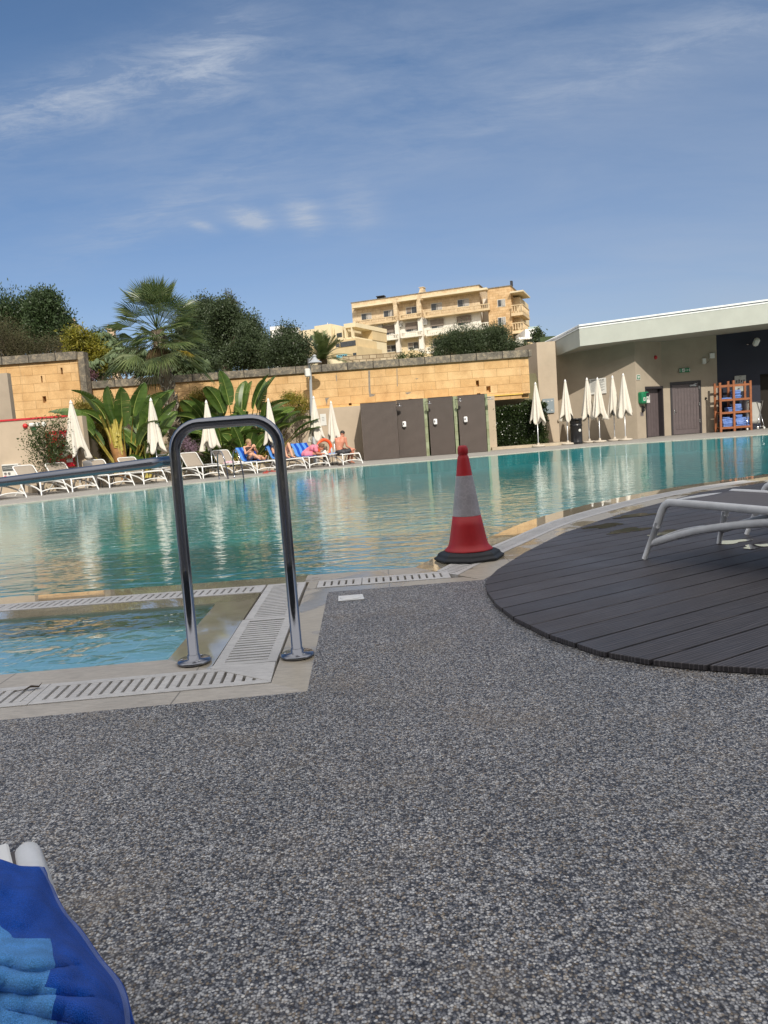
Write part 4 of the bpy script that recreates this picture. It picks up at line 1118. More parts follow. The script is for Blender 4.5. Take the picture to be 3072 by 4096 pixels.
def branch_set(b, base, tips, r0, r1=.01, wig=.15, n=6):
    for tp in tips:
        base_, tp_ = Vector(base), Vector(tp); L = (tp_-base_).length
        pts = []
        for i in range(n+1):
            t_ = i/n; p = base_.lerp(tp_, t_)+Vector((random.uniform(-1, 1), random.uniform(-1, 1), random.uniform(-.5, .5)))*wig*L*.25*math.sin(PI*t_)
            pts.append(p)
        b.tube(pts, [r0+(r1-r0)*i/n for i in range(n+1)], 6)
LM_DARK = leafmat('leaf_dark', [(.034, .052, .024), (.06, .088, .038), (.09, .125, .058)])
LM_CYP = leafmat('leaf_cypress', [(.032, .055, .022), (.052, .088, .034), (.08, .125, .05)])
LM_THICK = leafmat('leaf_thicket', [(.045, .042, .020), (.08, .075, .030), (.11, .10, .045)], .7, .15)
LM_MID = leafmat('leaf_mid', [(.026, .045, .012), (.05, .08, .02), (.085, .12, .03)])
LM_YEL = leafmat('leaf_yellowgreen', [(.09, .12, .015), (.20, .21, .03), (.38, .32, .04)], .45, .35)
LM_YEL2 = leafmat('leaf_golden', [(.10, .10, .02), (.22, .19, .035), (.34, .27, .05)], .5, .35)
LM_HEDGE = leafmat('leaf_hedge', [(.014, .028, .008), (.03, .055, .014), (.055, .085, .025)], .3, .2, .6)
LM_CACT = leafmat('cactus_pad', [(.07, .11, .05), (.11, .155, .075), (.15, .20, .10)], .6, .05)
LM_BAN = leafmat('banana_leaf', [(.045, .095, .016), (.075, .14, .026), (.12, .19, .04)], .3, .22, .6)
LM_PALM = leafmat('fan_leaf', [(.04, .075, .024), (.085, .135, .045), (.19, .23, .085)], .38, .2, .5)
M_BARK = paint('bark', (.13, .10, .07), .9, .35, 6, .6, 30); M_BARKG = paint('pale_bark', (.30, .27, .22), .9, .25, 6, .4, 30)
M_STEMY = paint('yellow_stem', (.38, .31, .06), .5, .35, 5); M_STEMO = paint('orange_sheath', (.34, .17, .06), .7, .35, 7, .3, 40)

def at(x, y, Y): return D(x, y, Y)
def pxblob(x, y, rx, ry, Y, depth=None):
    s = Y/FPX; c = D(x, y, Y); return ((c.x, c.y, c.z), (rx*s, (depth if depth else min(rx, ry)*s), ry*s))
def tree(name, label, blobs_px, Y, leaf, clumps, per, mat, trunk_px=None, tw=.2, group=None, spread=.16, shell=.5, aspect=.45, up=.2, barkm=M_BARK, tips=14, cat='tree', noise=.07, droop=0, ground=None):
    bl = [pxblob(*q, Y+(q2 if (q2 := 0) else 0)) for q in blobs_px]
    bl = [((c[0], c[1]+random.uniform(-.5, .5), c[2]), r_) for c, r_ in bl]
    cx = sum(c[0] for c, r_ in bl)/len(bl)
    gz = hz(cx, Y) if ground is None else ground
    base = (cx, Y, gz-.1)
    if trunk_px: base = (D(trunk_px, 1500, Y).x, Y, gz-.1)
    t = thing(name, label, cat, base, 0, group)
    b = MB(); zt_ = max(c[2] for c, r_ in bl)
    tt = [Vector(c)+Vector((random.uniform(-.5, .5)*r_[0], random.uniform(-.5, .5)*r_[1], random.uniform(-.2, .5)*r_[2])) for c, r_ in bl for _ in range(max(1, tips//len(bl)))]
    fork = Vector(base)+Vector((0, 0, (zt_-base[2])*.28)); b.tube([base, Vector(base).lerp(fork, .5)+Vector((.05, 0, 0)), fork], [tw, tw*.85, tw*.75], 8)
    branch_set(b, fork, tt, tw*.5, .015, .5)
    b.build('trunk', barkm, t, off=base)
    quads_object('crown', foliage(bl, clumps, per, leaf, spread, shell, aspect, up, droop, noise), mat, t, base)
    return t
# big trees behind the wall, far left
tree('dark_tree', 'dark dense evergreen with pointed top tufts at the far left edge', [(50, 1260, 75, 90), (30, 1340, 90, 90), (105, 1240, 60, 70)], 47, .20, 2600, 9, LM_CYP, group='dark evergreens left of the palm', spread=.25, up=1.0, aspect=.3)
tree('dark_tree', 'round dark evergreen just left of the stone pier with a ball', [(190, 1250, 65, 75), (240, 1290, 42, 60), (170, 1340, 90, 80), (255, 1330, 35, 50)], 46, .17, 3000, 10, LM_CYP, group='dark evergreens left of the palm', spread=.2, up=.5, shell=.7)
tree('thicket', 'brown green tangled thicket above the left limestone wall', [(40, 1350, 85, 70), (60, 1420, 110, 60), (180, 1410, 90, 55), (275, 1400, 60, 60), (-40, 1380, 80, 90)], 37, .085, 4200, 10, LM_THICK, spread=.22, cat='bush', shell=.35, aspect=.22, tips=60, tw=.06)
tree('yellow_tree', 'yellow green feathery leaved tree left of the palm', [(320, 1360, 45, 40), (365, 1400, 60, 55), (300, 1400, 40, 50), (400, 1440, 50, 40)], 34.5, .14, 1300, 9, LM_YEL, spread=.13, aspect=.38, tw=.06, droop=.5)
tree('green_tree', 'small dark tree between the yellow tree and the palm', [(410, 1370, 50, 40), (440, 1420, 60, 55), (380, 1350, 25, 22), (350, 1460, 60, 40)], 40, .12, 1500, 9, LM_MID, spread=.16)
# big mass right of the palm
tree('dark_tree', 'broad dark tree rising directly right of the palm crown', [(815, 1240, 45, 45), (800, 1300, 80, 70), (760, 1370, 90, 80), (850, 1260, 50, 50)], 44, .13, 3600, 10, LM_DARK, group='trees behind the wall right of the palm', spread=.2, shell=.6)
tree('dark_tree', 'tallest part of the dark trees, below a thin dead conifer tip', [(900, 1260, 60, 55), (880, 1350, 90, 90), (960, 1310, 60, 55), (860, 1430, 100, 60)], 42, .13, 4200, 10, LM_DARK, group='trees behind the wall right of the palm', spread=.2, shell=.6)
tree('dark_tree', 'dark green tree with light green patches sloping down to the right', [(1000, 1340, 55, 60), (1030, 1400, 70, 60), (960, 1430, 80, 60), (1070, 1430, 50, 50)], 40, .11, 3600, 10, LM_DARK, group='trees behind the wall right of the palm', spread=.18, shell=.6)
tree('bushy_tree', 'grey leafed tree with pale bare branches left of the lamp', [(1150, 1350, 45, 45), (1110, 1400, 60, 60), (1190, 1400, 50, 55), (1150, 1450, 90, 40), (1200, 1440, 40, 40)], 37, .095, 2600, 10, LM_DARK, spread=.15, shell=.5, barkm=M_BARKG, tips=45, tw=.12)
tree('conifer_tip', 'thin brownish conifer tip poking above the dark trees', [(915, 1190, 10, 22), (925, 1215, 18, 20), (935, 1240, 26, 22)], 46, .15, 260, 8, LM_THICK, spread=.12, aspect=.2, up=0, tw=.06)
# bushes in front of the flats
for lb, bl, c_ in [('dark bush left of the pair in front of the flats', [(1770, 1400, 40, 45), (1755, 1430, 25, 25), (1810, 1370, 35, 40)], 900),
                 ('tall dark bush in front of the balconies', [(1850, 1350, 55, 50), (1850, 1400, 70, 45), (1890, 1370, 40, 45)], 2400),
                 ('widest dark bush in front of the brick end of the flats', [(1990, 1350, 50, 50), (1975, 1400, 75, 45), (1940, 1350, 35, 40), (2030, 1400, 30, 45)], 2600),
                 ('low dark bush beside the tall pillar', [(2060, 1400, 35, 25), (2100, 1400, 25, 20), (2030, 1410, 30, 25)], 800)]:
    tree('bush', lb, bl, 38, .10, c_, 10, LM_DARK, group='dark bushes in front of the flats', spread=.13, shell=.55, cat='bush', up=.8, aspect=.3)
tree('sapling', 'row of low leafy saplings just above the wall coping', [(1605, 1430, 12, 14), (1645, 1425, 10, 16), (1690, 1425, 10, 14), (1665, 1440, 18, 8), (1725, 1440, 10, 7)], 34, .09, 160, 7, LM_MID, spread=.06, cat='bush', tw=.02)
tree('far_tree', 'tiny dark tree by the white villa at right', [(2150, 1345, 14, 20), (2160, 1355, 16, 14)], 80, .3, 160, 8, LM_DARK, spread=.2, ground=6)

# prickly pear on the hillside: flat oval pads
def cactus(label, blobs_px, Y, n_):
    bl = [pxblob(*q, Y) for q in blobs_px]; P, O = in_blob(bl, n_, .4)
    b = MB(); base = (float(P[:, 0].mean()), Y, hz(P[:, 0].mean(), Y))
    for i in range(n_):
        c = Vector(P[i]); r_ = random.uniform(.10, .17)
        M = Matrix.Translation(c) @ Euler((random.uniform(-.7, .7), random.uniform(-.8, .8), random.uniform(0, PI))).to_matrix().to_4x4()
        vs = []; 
        for zz, sc_ in ((-.014, .93), (0, 1), (.014, .93)):
            for j in range(10):
                th = 2*PI*j/10; vs.append(M @ Vector((r_*.72*sc_*math.cos(th)*(1-.15*math.sin(th)), zz, r_*sc_*math.sin(th))))
        fs = [tuple(range(10))[::-1], tuple(20+j for j in range(10))]+[(k_*10+j, k_*10+(j+1) % 10, (k_+1)*10+(j+1) % 10, (k_+1)*10+j) for k_ in range(2) for j in range(10)]
        b.mesh(vs, fs, True)
    ob = b.build('prickly_pear', LM_CACT, off=base); tag(ob, label, 'cactus', 'prickly pear clumps on top of the wall')
cactus('prickly pear clump left of the palm trunk above the wall', [(560, 1450, 60, 50), (480, 1440, 50, 45), (640, 1470, 40, 40)], 33.2, 330)
cactus('prickly pear clump right of the palm trunk above the wall', [(720, 1450, 50, 40), (790, 1470, 50, 35), (750, 1490, 70, 20)], 33.2, 300)
cactus('few prickly pear pads beside the end of the left limestone wall', [(355, 1470, 30, 22), (390, 1460, 25, 20), (340, 1500, 20, 20)], 33.2, 60)
cactus('prickly pear pads high up between yellow tree and palm', [(420, 1350, 30, 20), (445, 1380, 30, 20)], 36, 70)

tree('bush', 'dark bush behind the prickly pears left of the palm trunk', [(480, 1440, 90, 50), (590, 1450, 80, 50), (380, 1470, 60, 45)], 37, .11, 1700, 9, LM_MID, group='dark bushes behind the prickly pears', spread=.16, cat='bush')
tree('bush', 'dark bush behind the prickly pears right of the palm trunk', [(700, 1450, 80, 50), (800, 1460, 70, 45), (760, 1400, 60, 50)], 37, .11, 1700, 9, LM_DARK, group='dark bushes behind the prickly pears', spread=.16, cat='bush')
# clipped hedge
hg = thing('hedge', 'clipped boxy dark green hedge beside the showers', 'hedge', (6.4, 31.9, .1))
hx0, hx1 = D(1975, 1700, 31.4).x, D(2192, 1700, 31.4).x
n_ = 15000; P = np.empty((n_, 3)); face = rng.integers(0, 4, n_)
P[:, 0] = rng.uniform(hx0, hx1, n_); P[:, 1] = rng.uniform(31.5, 32.6, n_); P[:, 2] = rng.uniform(.1, 1.88, n_)
fr_ = rng.uniform(0, 1, n_) < .62; P[fr_, 1] = 31.5+rng.exponential(.05, fr_.sum())
tp_ = (~fr_) & (rng.uniform(0, 1, n_) < .5); 
topz = 1.80+.10*np.sin(P[:, 0]*3.1)+.05*np.sin(P[:, 0]*7)
P[tp_, 2] = topz[tp_]-rng.exponential(.05, tp_.sum())
P[:, 2] = np.minimum(P[:, 2], topz); P += rng.normal(size=P.shape)*.035
O = np.zeros((n_, 3)); O[:, 1] = -1; O[tp_] = (0, 0, 1)
quads_object('foliage', leaf_quads(P, .085, .5, .2, O*.7), LM_HEDGE, hg, (6.4, 31.9, .1))
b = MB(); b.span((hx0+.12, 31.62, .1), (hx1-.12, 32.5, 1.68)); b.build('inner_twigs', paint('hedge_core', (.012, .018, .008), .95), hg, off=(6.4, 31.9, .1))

# fan palm
pb = Vector((D(688, 1700, 28.2).x, 28.2, .1)); pt = D(640, 1375, 28.2)
pm = thing('fan_palm', 'fan palm with shaggy criss-cross trunk rising over the garden wall', 'palm', pb)
b = MB(); path = smooth_path([pb, pb.lerp(pt, .35)+Vector((.12, 0, 0)), pb.lerp(pt, .7)+Vector((.08, 0, 0)), pt, pt+Vector((-.05, 0, .5))], 8)
b.tube(path, [.25-.05*math.sin(PI*i/len(path)) for i in range(len(path))], 16); b.build('trunk', M_BARK, pm, off=pb)
# boot stubs crossing on the trunk
b = MB(); Lp = len(path)
for i in range(330):
    t_ = random.random()*.86; p = path[min(Lp-1, int(t_*(Lp-1)))]; th = random.uniform(0, 2*PI); r_ = .215
    q = p+Vector((math.cos(th)*r_, math.sin(th)*r_, random.uniform(-.1, .1))); tg = Vector((-math.sin(th), math.cos(th), 0))*random.choice((-1, 1))
    e = q+tg*.10+Vector((0, 0, .15))+Vector((math.cos(th), math.sin(th), 0))*.05
    b.tube([q, q.lerp(e, .5), e], [.035, .03, .018], 5, flat=(1, .5))
b.build('boots', M_BARKG, pm, off=pb)
def fan_leaf(base, dirv, plen, size, droop, spread=2.6, yaw=0.0):
    """petiole plus a fan of narrow segments; returns quads"""
    d = dirv.normalized(); up = Vector((0, 0, 1)); side = d.cross(up)
    if side.length < .1: side = Vector((1, 0, 0))
    side.normalize(); nrm = side.cross(d).normalized()
    side = (side*math.cos(yaw)+nrm*math.sin(yaw)); nrm = side.cross(d).normalized()
    hub = base+d*plen-Vector((0, 0, 1))*droop*plen*.25
    qs = []; ns = 30
    w0 = .016; w = side*w0; qs.append([base-w, base+w, hub+w*.6, hub-w*.6]); qs.append([base-nrm*w0, base+nrm*w0, hub+nrm*w0*.6, hub-nrm*w0*.6])
    for i in range(ns):
        a = (i/(ns-1)-.5)*spread; L = size*(.72+.28*math.cos(a*.9))*random.uniform(.9, 1.06)
        dv = (d*math.cos(a)+side*math.sin(a)).normalized(); dv = (dv+nrm*.14*abs(math.sin(a))).normalized()
        da = spread/ns*.5
        p0 = hub; pm_ = hub+dv*L*.58-Vector((0, 0, 1))*droop*L*.10; pe = hub+dv*L-Vector((0, 0, 1))*(droop*L*.38+random.uniform(0, .06)*L)
        pv = (side*math.cos(a)-d*math.sin(a)).normalized(); hw_ = L*.58*math.tan(da)*.72
        fold = nrm*(.012 if i % 2 else -.012)
        qs.append([p0, pm_-pv*hw_+fold, pe, pm_+pv*hw_-fold])
    return qs
cc_ = pt+Vector((-.05, 0, .45)); Q = []
for i in range(50):
    u_ = i/49; el = R(82)-u_*R(118)+random.uniform(-.12, .12); az = i*2.399963+random.uniform(-.2, .2)
    d = Vector((math.cos(el)*math.cos(az), math.cos(el)*math.sin(az), math.sin(el)))
    st = cc_+Vector((0, 0, .25-u_*.6))
    Q += fan_leaf(st, d, random.uniform(.95, 1.35)*(1.0 if u_ > .12 else .8), random.uniform(.9, 1.15), .12+.75*u_, 2.5, random.uniform(-.5, .5))
for i in range(14):
    az = i*2.4+.7; el = R(random.uniform(-28, 25)); Q += fan_leaf(cc_+Vector((0, 0, random.uniform(-.5, .1))), Vector((math.cos(el)*math.cos(az), math.cos(el)*math.sin(az), math.sin(el))), random.uniform(.3, .6), random.uniform(.7, .95), .8, 2.4, random.uniform(-.5, .5))
quads_object('crown', np.array([[tuple(p) for p in q] for q in Q]), LM_PALM, pm, pb)
Q = []
for a_, e_ in ((-.2, -.12), (.5, -.1)): Q += fan_leaf(cc_+Vector((.1, -.2, -.5)), Vector((math.cos(a_), -.5, math.sin(e_))), .85, .62, 1.1, 1.6)
quads_object('yellowing_frond', np.array([[tuple(p) for p in q] for q in Q[:36]]), leafmat('yellow_frond', [(.30, .30, .03), (.38, .33, .04), (.42, .28, .04)], .4, .3), pm, pb)
# hanging dead skirt and short lower fronds
Q = []
for i in range(16):
    az = i*2.4; d = Vector((math.cos(az)*.5, math.sin(az)*.5, -1)); Q += fan_leaf(cc_+Vector((math.cos(az)*.15, math.sin(az)*.15, -.3)), d, .3, .45, .3, 1.3)
quads_object('dead_fronds', np.array([[tuple(p) for p in q] for q in Q]), leafmat('dead_frond', [(.10, .07, .035), (.17, .12, .06), (.25, .19, .10)], .8, .1), pm, pb)
# feather palm behind
fp_ = D(1290, 1440, 52); fpb = Vector((fp_.x, 52, hz(fp_.x, 52)))
ft = thing('feather_palm', 'date palm with arching feather fronds behind the lamp head', 'palm', fpb)
b = MB(); b.tube([fpb, fp_], [.35, .32], 10); b.build('trunk', M_BARK, ft, off=fpb)
Q = []
for i in range(46):
    az = i*2.4; el = R(random.uniform(5, 80)); L = random.uniform(1.9, 2.6)
    d = Vector((math.cos(el)*math.cos(az), math.cos(el)*math.sin(az), math.sin(el))); prev = Vector(fp_)
    pts = [Vector(fp_)+d*L*t_-Vector((0, 0, 1))*(t_**2*L*.38*math.cos(el)) for t_ in np.linspace(0, 1, 12)]
    for j in range(11):
        a, c_ = pts[j], pts[j+1]; dd = (c_-a).normalized(); s_ = dd.cross(Vector((0, 0, 1))).normalized(); u2 = s_.cross(dd)
        for k_ in range(3):
            o_ = a.lerp(c_, k_/3); 
            for sg in (-1, 1):
                tip = o_+(s_*sg*.85+dd*.5+u2*.15).normalized()*.42*(1-.5*abs(j/11-.4)); wv_ = dd*.03
                Q.append([o_-wv_, o_+wv_, tip, tip-dd*.004])
quads_object('crown', np.array([[tuple(p) for p in q] for q in Q]), LM_PALM, ft, fpb)

# giant bird-of-paradise: paddle leaves on long stalks
def paddle(b, base, tip_dir, plen, L, W, bend, roll=0.0, seed=0):
    """stalk then a long oval blade folded along a pale midrib, edges torn"""
    r_ = random.Random(seed); d = tip_dir.normalized(); up = Vector((0, 0, 1))
    horiz = Vector((d.x, d.y, 0)); horiz = horiz.normalized() if horiz.length > .05 else Vector((0, -1, 0))
    pts = [base+d*plen*t_ for t_ in (0, .5, 1)]; b.m = 1; b.tube(pts, [.045, .03, .016], 6)
    n = 18; mid = []; p = pts[-1]; dd = d.copy()
    for i in range(n+1):
        mid.append(p.copy()); dd = (dd+horiz*bend/n*1.2-up*bend/n*.9).normalized(); p = p+dd*L/n
    b.m = 2; b.tube(mid, [.016-.012*i/n for i in range(n+1)], 5)
    side = d.cross(horiz)
    side = d.cross(up).normalized() if d.cross(up).length > .2 else Vector((1, 0, 0))
    side = Matrix.Rotation(roll, 3, d) @ side
    b.m = 0; vsL = []; 
    for sg in (-1, 1):
        vs = []; i0 = None
        tear = [r_.random() < .22 for _ in range(n)]
        for i in range(n):
            t0, t1 = i/n, (i+1)/n
            def prof(t_): return W*.5*(math.sin(PI*min(1, max(.0, t_*.93+.07)))**.62)*(1 if t_ < .75 else 1)
            tg = (mid[i+1]-mid[i]).normalized(); nr = side.cross(tg).normalized()
            s1 = (side*sg+nr*.42).normalized()
            w0 = prof(t0); w1 = prof(t1) if i < n-1 else .005
            a0 = mid[i]; a1 = mid[i+1]
            g_ = L/n*.18 if tear[i] else 0
            dr = -up*.10
            e0 = a0+s1*w0+dr*w0+tg*w0*.25+tg*g_; e1 = a1+s1*w1+dr*w1+tg*w1*.25-tg*g_*.3
            m0 = a0+s1*w0*.5+nr*.03*W+tg*w0*.12+tg*g_*.4; m1 = a1+s1*w1*.5+nr*.03*W+tg*w1*.12
            b.mesh([a0, a1, m1, m0], [(0, 1, 2, 3)], True); b.mesh([m0, m1, e1, e0], [(0, 1, 2, 3)], True)
LM_BMID = paint('leaf_midrib', (.32, .38, .10), .5)
def paddle_plant(label, px_, Y, leaves, gz=.14, name='bird_of_paradise'):
    g = D(px_, 1850, Y); o = Vector((g.x, Y, gz)); t = thing(name, label, 'plant', o, 0, 'large paddle leaved plants')
    for q, (dx, dz, L, W, bend, plen, roll, dy) in enumerate(leaves):
        b = MB(); base = Vector((o.x+dx*.12, Y+dy*.3, gz)); d = Vector((dx, dy, dz))
        paddle(b, base, d, plen, L, W*1.22, bend, roll, q*7+int(px_)); b.build('leaf', [LM_BAN, M_STEMY, LM_BMID], t, off=o)
    return t
rr_ = random.Random(4)
def rand_leaves(n, wide, hmin, hmax, Lr=(1.0, 1.6), Wr=(.42, .6)):
    out = []
    for i in range(n):
        a = (i/(n-1)-.5)*2; dx = a*wide+rr_.uniform(-.06, .06); h_ = rr_.uniform(hmin, hmax)*(1-.22*abs(a))
        out.append((dx, 1.0, rr_.uniform(*Lr), rr_.uniform(*Wr), rr_.uniform(.15, .7)*(1+abs(a)*.6), h_, rr_.uniform(-1.2, 1.2), rr_.uniform(-.35, .2)))
    return out
# left plant with thick orange and yellow trunk
pl1 = paddle_plant('big paddle leaved plant with a thick orange and yellow trunk, left of the palm', 505, 25.2, rand_leaves(15, .62, 1.7, 2.3, (1.2, 1.6), (.46, .62))+[(-.9, .9, 1.3, .45, .8, 1.3, .3, -.3), (-.8, .6, 1.1, .42, .9, 1.0, .3, -.3), (.5, .9, 1.3, .5, .5, 1.3, -.3, -.3)])
o = Vector(pl1.location); b = MB()
P1 = smooth_path([(o.x+.08, o.y-.45, .1), (o.x+.0, o.y-.45, .7), (o.x-.12, o.y-.42, 1.3), (o.x-.22, o.y-.40, 1.8)], 5)
b.tube(P1, [.20, .20, .20, .21, .21, .22, .22, .22, .22, .22, .22, .21, .20, .19, .18, .17][:len(P1)], 12)
b.build('trunk', M_STEMO, pl1, off=o)
b = MB()
for i in range(13):
    a = (i-6)/6; z0 = .7+random.uniform(0, .9); b.tube(smooth_path([(o.x-.05+a*.14, o.y-.66+abs(a)*.1, z0), (o.x-.12+a*.2, o.y-.64+abs(a)*.1, z0+.5), (o.x-.16+a*.38, o.y-.55, z0+1.1)], 4), [.055, .055, .05, .05, .045, .04, .035, .03, .02], 6, flat=(1, .6))
b.build('leaf_stalks', M_STEMY, pl1, off=o)
paddle_plant('second paddle leaved plant behind the second parasol', 600, 26.8, rand_leaves(9, .30, 1.3, 2.0, (1.0, 1.3), (.38, .48)))
paddle_plant('young paddle leaved plant low beside the second parasol pole', 585, 25.0, rand_leaves(6, .7, .3, .7, (.6, .9), (.3, .4)))
paddle_plant('tallest paddle leaved clump in the middle, above the handrail loop', 960, 29.0, rand_leaves(17, .75, 1.7, 2.7, (1.1, 1.6), (.4, .58)))
paddle_plant('paddle leaved clump leaning right beside the lamp post', 1050, 29.2, rand_leaves(11, .7, 1.2, 2.2, (1.0, 1.4), (.36, .5))+[(.9, .7, 1.3, .5, .5, 1.5, .2, -.2), (1.0, .9, 1.2, .4, .4, 1.7, .2, -.2)])
paddle_plant('paddle leaved clump leaning left behind the handrail loop', 880, 28.6, rand_leaves(10, .75, 1.2, 2.1, (1.1, 1.5), (.5, .75)))
paddle_plant('low paddle leaved shoots behind the woman with the phone', 990, 27.6, rand_leaves(10, .8, .4, 1.0, (.7, 1.1), (.3, .42)))
paddle_plant('low paddle leaved shoots seen inside the handrail loop', 900, 27.4, rand_leaves(9, .6, .4, 1.1, (.6, .9), (.22, .32)))
paddle_plant('low paddle leaved shoots beside the backrest with hidden sunbather', 1040, 28.2, rand_leaves(8, .6, .3, .9, (.6, .9), (.25, .34)))
# golden-green creeper bushes
def bush(label, blobs, Y, mat, leaf, c_, per=9, name='shrub', group=None, **kw): return tree(name, label, blobs, Y, leaf, c_, per, mat, cat='shrub', group=group, ground=.14, tw=.03, **kw)
bush('golden green feathery shrub between the first two parasols', [(390, 1660, 45, 60), (360, 1720, 40, 70), (430, 1720, 50, 60), (340, 1640, 40, 30), (400, 1800, 45, 60)], 26.6, LM_YEL2, .07, 2200, spread=.1)
bush('golden green creeper on the yellow wall left of the handrail', [(780, 1620, 60, 50), (740, 1660, 50, 40), (830, 1600, 50, 40), (720, 1740, 40, 60), (800, 1680, 60, 40)], 29.5, LM_YEL2, .07, 2400, spread=.1)
bush('dark undergrowth behind the thick orange trunk', [(440, 1780, 70, 80), (560, 1800, 70, 60), (380, 1860, 50, 40)], 28.0, LM_DARK, .09, 1800, spread=.12)
bush('mixed undergrowth with pale flowers behind the left part of the loop', [(740, 1830, 50, 50), (800, 1760, 40, 60), (850, 1820, 40, 60), (770, 1880, 60, 30)], 28.6, LM_MID, .07, 1700, spread=.1)
bush('undergrowth behind the ladder and the woman', [(930, 1820, 60, 50), (1030, 1790, 50, 60), (990, 1740, 60, 50)], 30.2, LM_MID, .08, 1600, spread=.12)
bush('golden green tuft hanging over the wall left of the lamp post', [(1190, 1600, 28, 18), (1220, 1620, 25, 16), (1150, 1590, 25, 18), (1200, 1640, 22, 14)], 31.2, LM_YEL, .06, 520, spread=.07, droop=.4)
bush('dark fan leaved shoots above the beige wall beside the paddle plants', [(1080, 1640, 40, 26), (1110, 1670, 30, 22), (1155, 1680, 26, 20)], 30.6, LM_DARK, .10, 420, spread=.08, aspect=.18)
bush('potted olive green shrub in front of the red board', [(190, 1730, 40, 40), (215, 1780, 50, 45), (165, 1780, 30, 35), (240, 1820, 45, 30), (205, 1840, 45, 25), (235, 1700, 25, 30)], 22.9, LM_MID, .085, 560, 7, spread=.11, aspect=.35)
bush('purple flowering shoots beside the leaning pole', [(745, 1770, 22, 20), (775, 1800, 22, 26), (765, 1835, 15, 20)], 27.6, leafmat('lilac_flower', [(.32, .20, .30), (.42, .30, .38), (.24, .16, .16)], .7), .05, 300, 7, spread=.06)
bush('spiky young plant at the foot of the third parasol', [(810, 1880, 30, 22), (840, 1900, 25, 16)], 26.4, LM_MID, .22, 60, 6, spread=.05, aspect=.1, up=1.2)
bush('pink leafed plant behind the first limestone wall end', [(352, 1500, 16, 14)], 32.9, leafmat('pink_leaf', [(.16, .08, .10), (.22, .12, .13)], .7), .1, 90, 6, spread=.1)
# leaning wooden pole
b = MB(); b.tube([D(705, 1745, 28), D(760, 1790, 27.6), D(815, 1825, 27.2)], [.055, .05, .045], 8); tag(b.build('timber_prop', M_BARK, None, off=tuple(D(760, 1790, 27.6))), 'leaning rough timber prop among the plants inside the handrail loop', 'pole')
# ================================================================ SMALL THINGS
def text_mesh(parent, s, size, loc, mat, name='lettering', rot=(R(90), 0, 0), depth=.002):
    cu = bpy.data.curves.new(name, 'FONT'); cu.body = s; cu.size = size; cu.align_x = 'CENTER'; cu.align_y = 'CENTER'; cu.extrude = depth
    tmp = bpy.data.objects.new('tmp', cu); COL.objects.link(tmp); dg = bpy.context.evaluated_depsgraph_get(); dg.update()
    me = bpy.data.meshes.new_from_object(tmp.evaluated_get(dg)); bpy.data.objects.remove(tmp); bpy.data.curves.remove(cu)
    me.materials.clear(); me.materials.append(mat)
    o = bpy.data.objects.new(name, me); COL.objects.link(o); o.parent = parent; o.location = loc; o.rotation_euler = rot
    return o
M_SIGNW = paint('sign_white', (.72, .72, .68), .5, .04, 3); M_INK = paint('ink', (.03, .03, .035), .6); M_SGREEN = paint('sign_green', (.01, .17, .07), .45)
M_SGREY = paint('sign_bluegrey', (.24, .29, .32), .5, .05, 2); M_CAB = paint('cabinet_green', (.012, .19, .085), .35, .08, 6); M_BLACKP = paint('black_plastic', (.012, .012, .014), .3, .1, 5)
def plate(name, x0, x1, y0, y1, Y, mat, label, cat, rz=0.0, th=.02):
    """flat plate from its photo box at depth Y (y0 top)"""
    c = D((x0+x1)/2, (y0+y1)/2, Y); w_ = (x1-x0)*Y/FPX/math.cos(rz); h_ = (y1-y0)*Y/FPX
    t = thing(name, label, cat, c, rz); b = MB(); b.box((0, 0, 0), (w_, th, h_), bev=.004); b.build('panel', mat, t)
    return t, w_, h_
def onwall(x, y, p0, dirv, off=.02):
    s_ = s_on(p0, dirv, x, y); P = Vector((p0[0]+dirv.x*s_, p0[1]+dirv.y*s_)); q = D(x, y, P.y)
    return q
angL = math.atan2(CR[1]-LB[1], CR[0]-LB[0]); dL = Vector((math.cos(angL), math.sin(angL)))
# pool rules board on the left slanted wall
q = onwall(2390, 1545, LB, dL); t = thing('pool_rules_sign', 'white pool rules board half hidden behind two closed parasols', 'sign', q+Vector((.0, -.05, 0)), angL)
b = MB(); b.box((0, 0, 0), (.74, .02, .68)); b.build('panel', M_SIGNW, t); text_mesh(t, 'POOL RULES', .10, (0, -.014, .25), M_INK)
b = MB()
for i in range(12): b.span((-.32, -.013, .17-i*.038), (.30-.08*(i % 3), -.0105, .182-i*.038))
b.build('fine_print', M_INK, t)
# blue-grey board on the pillar
t, w_, h_ = plate('notice_board', 2171, 2217, 1595, 1652, 32.94, M_SGREY, 'blue grey notice board on the tall pillar above the hedge', 'sign')
b = MB()
for (x, z) in ((-.18, .22), (.0, .20), (.16, .22), (-.18, .0), (.15, -.2)): b.box((x, -.013, z), (.07, .006, .025)); b.box((x-.035, -.013, z), (.02, .006, .05))
b.build('arrows', M_SIGNW, t)
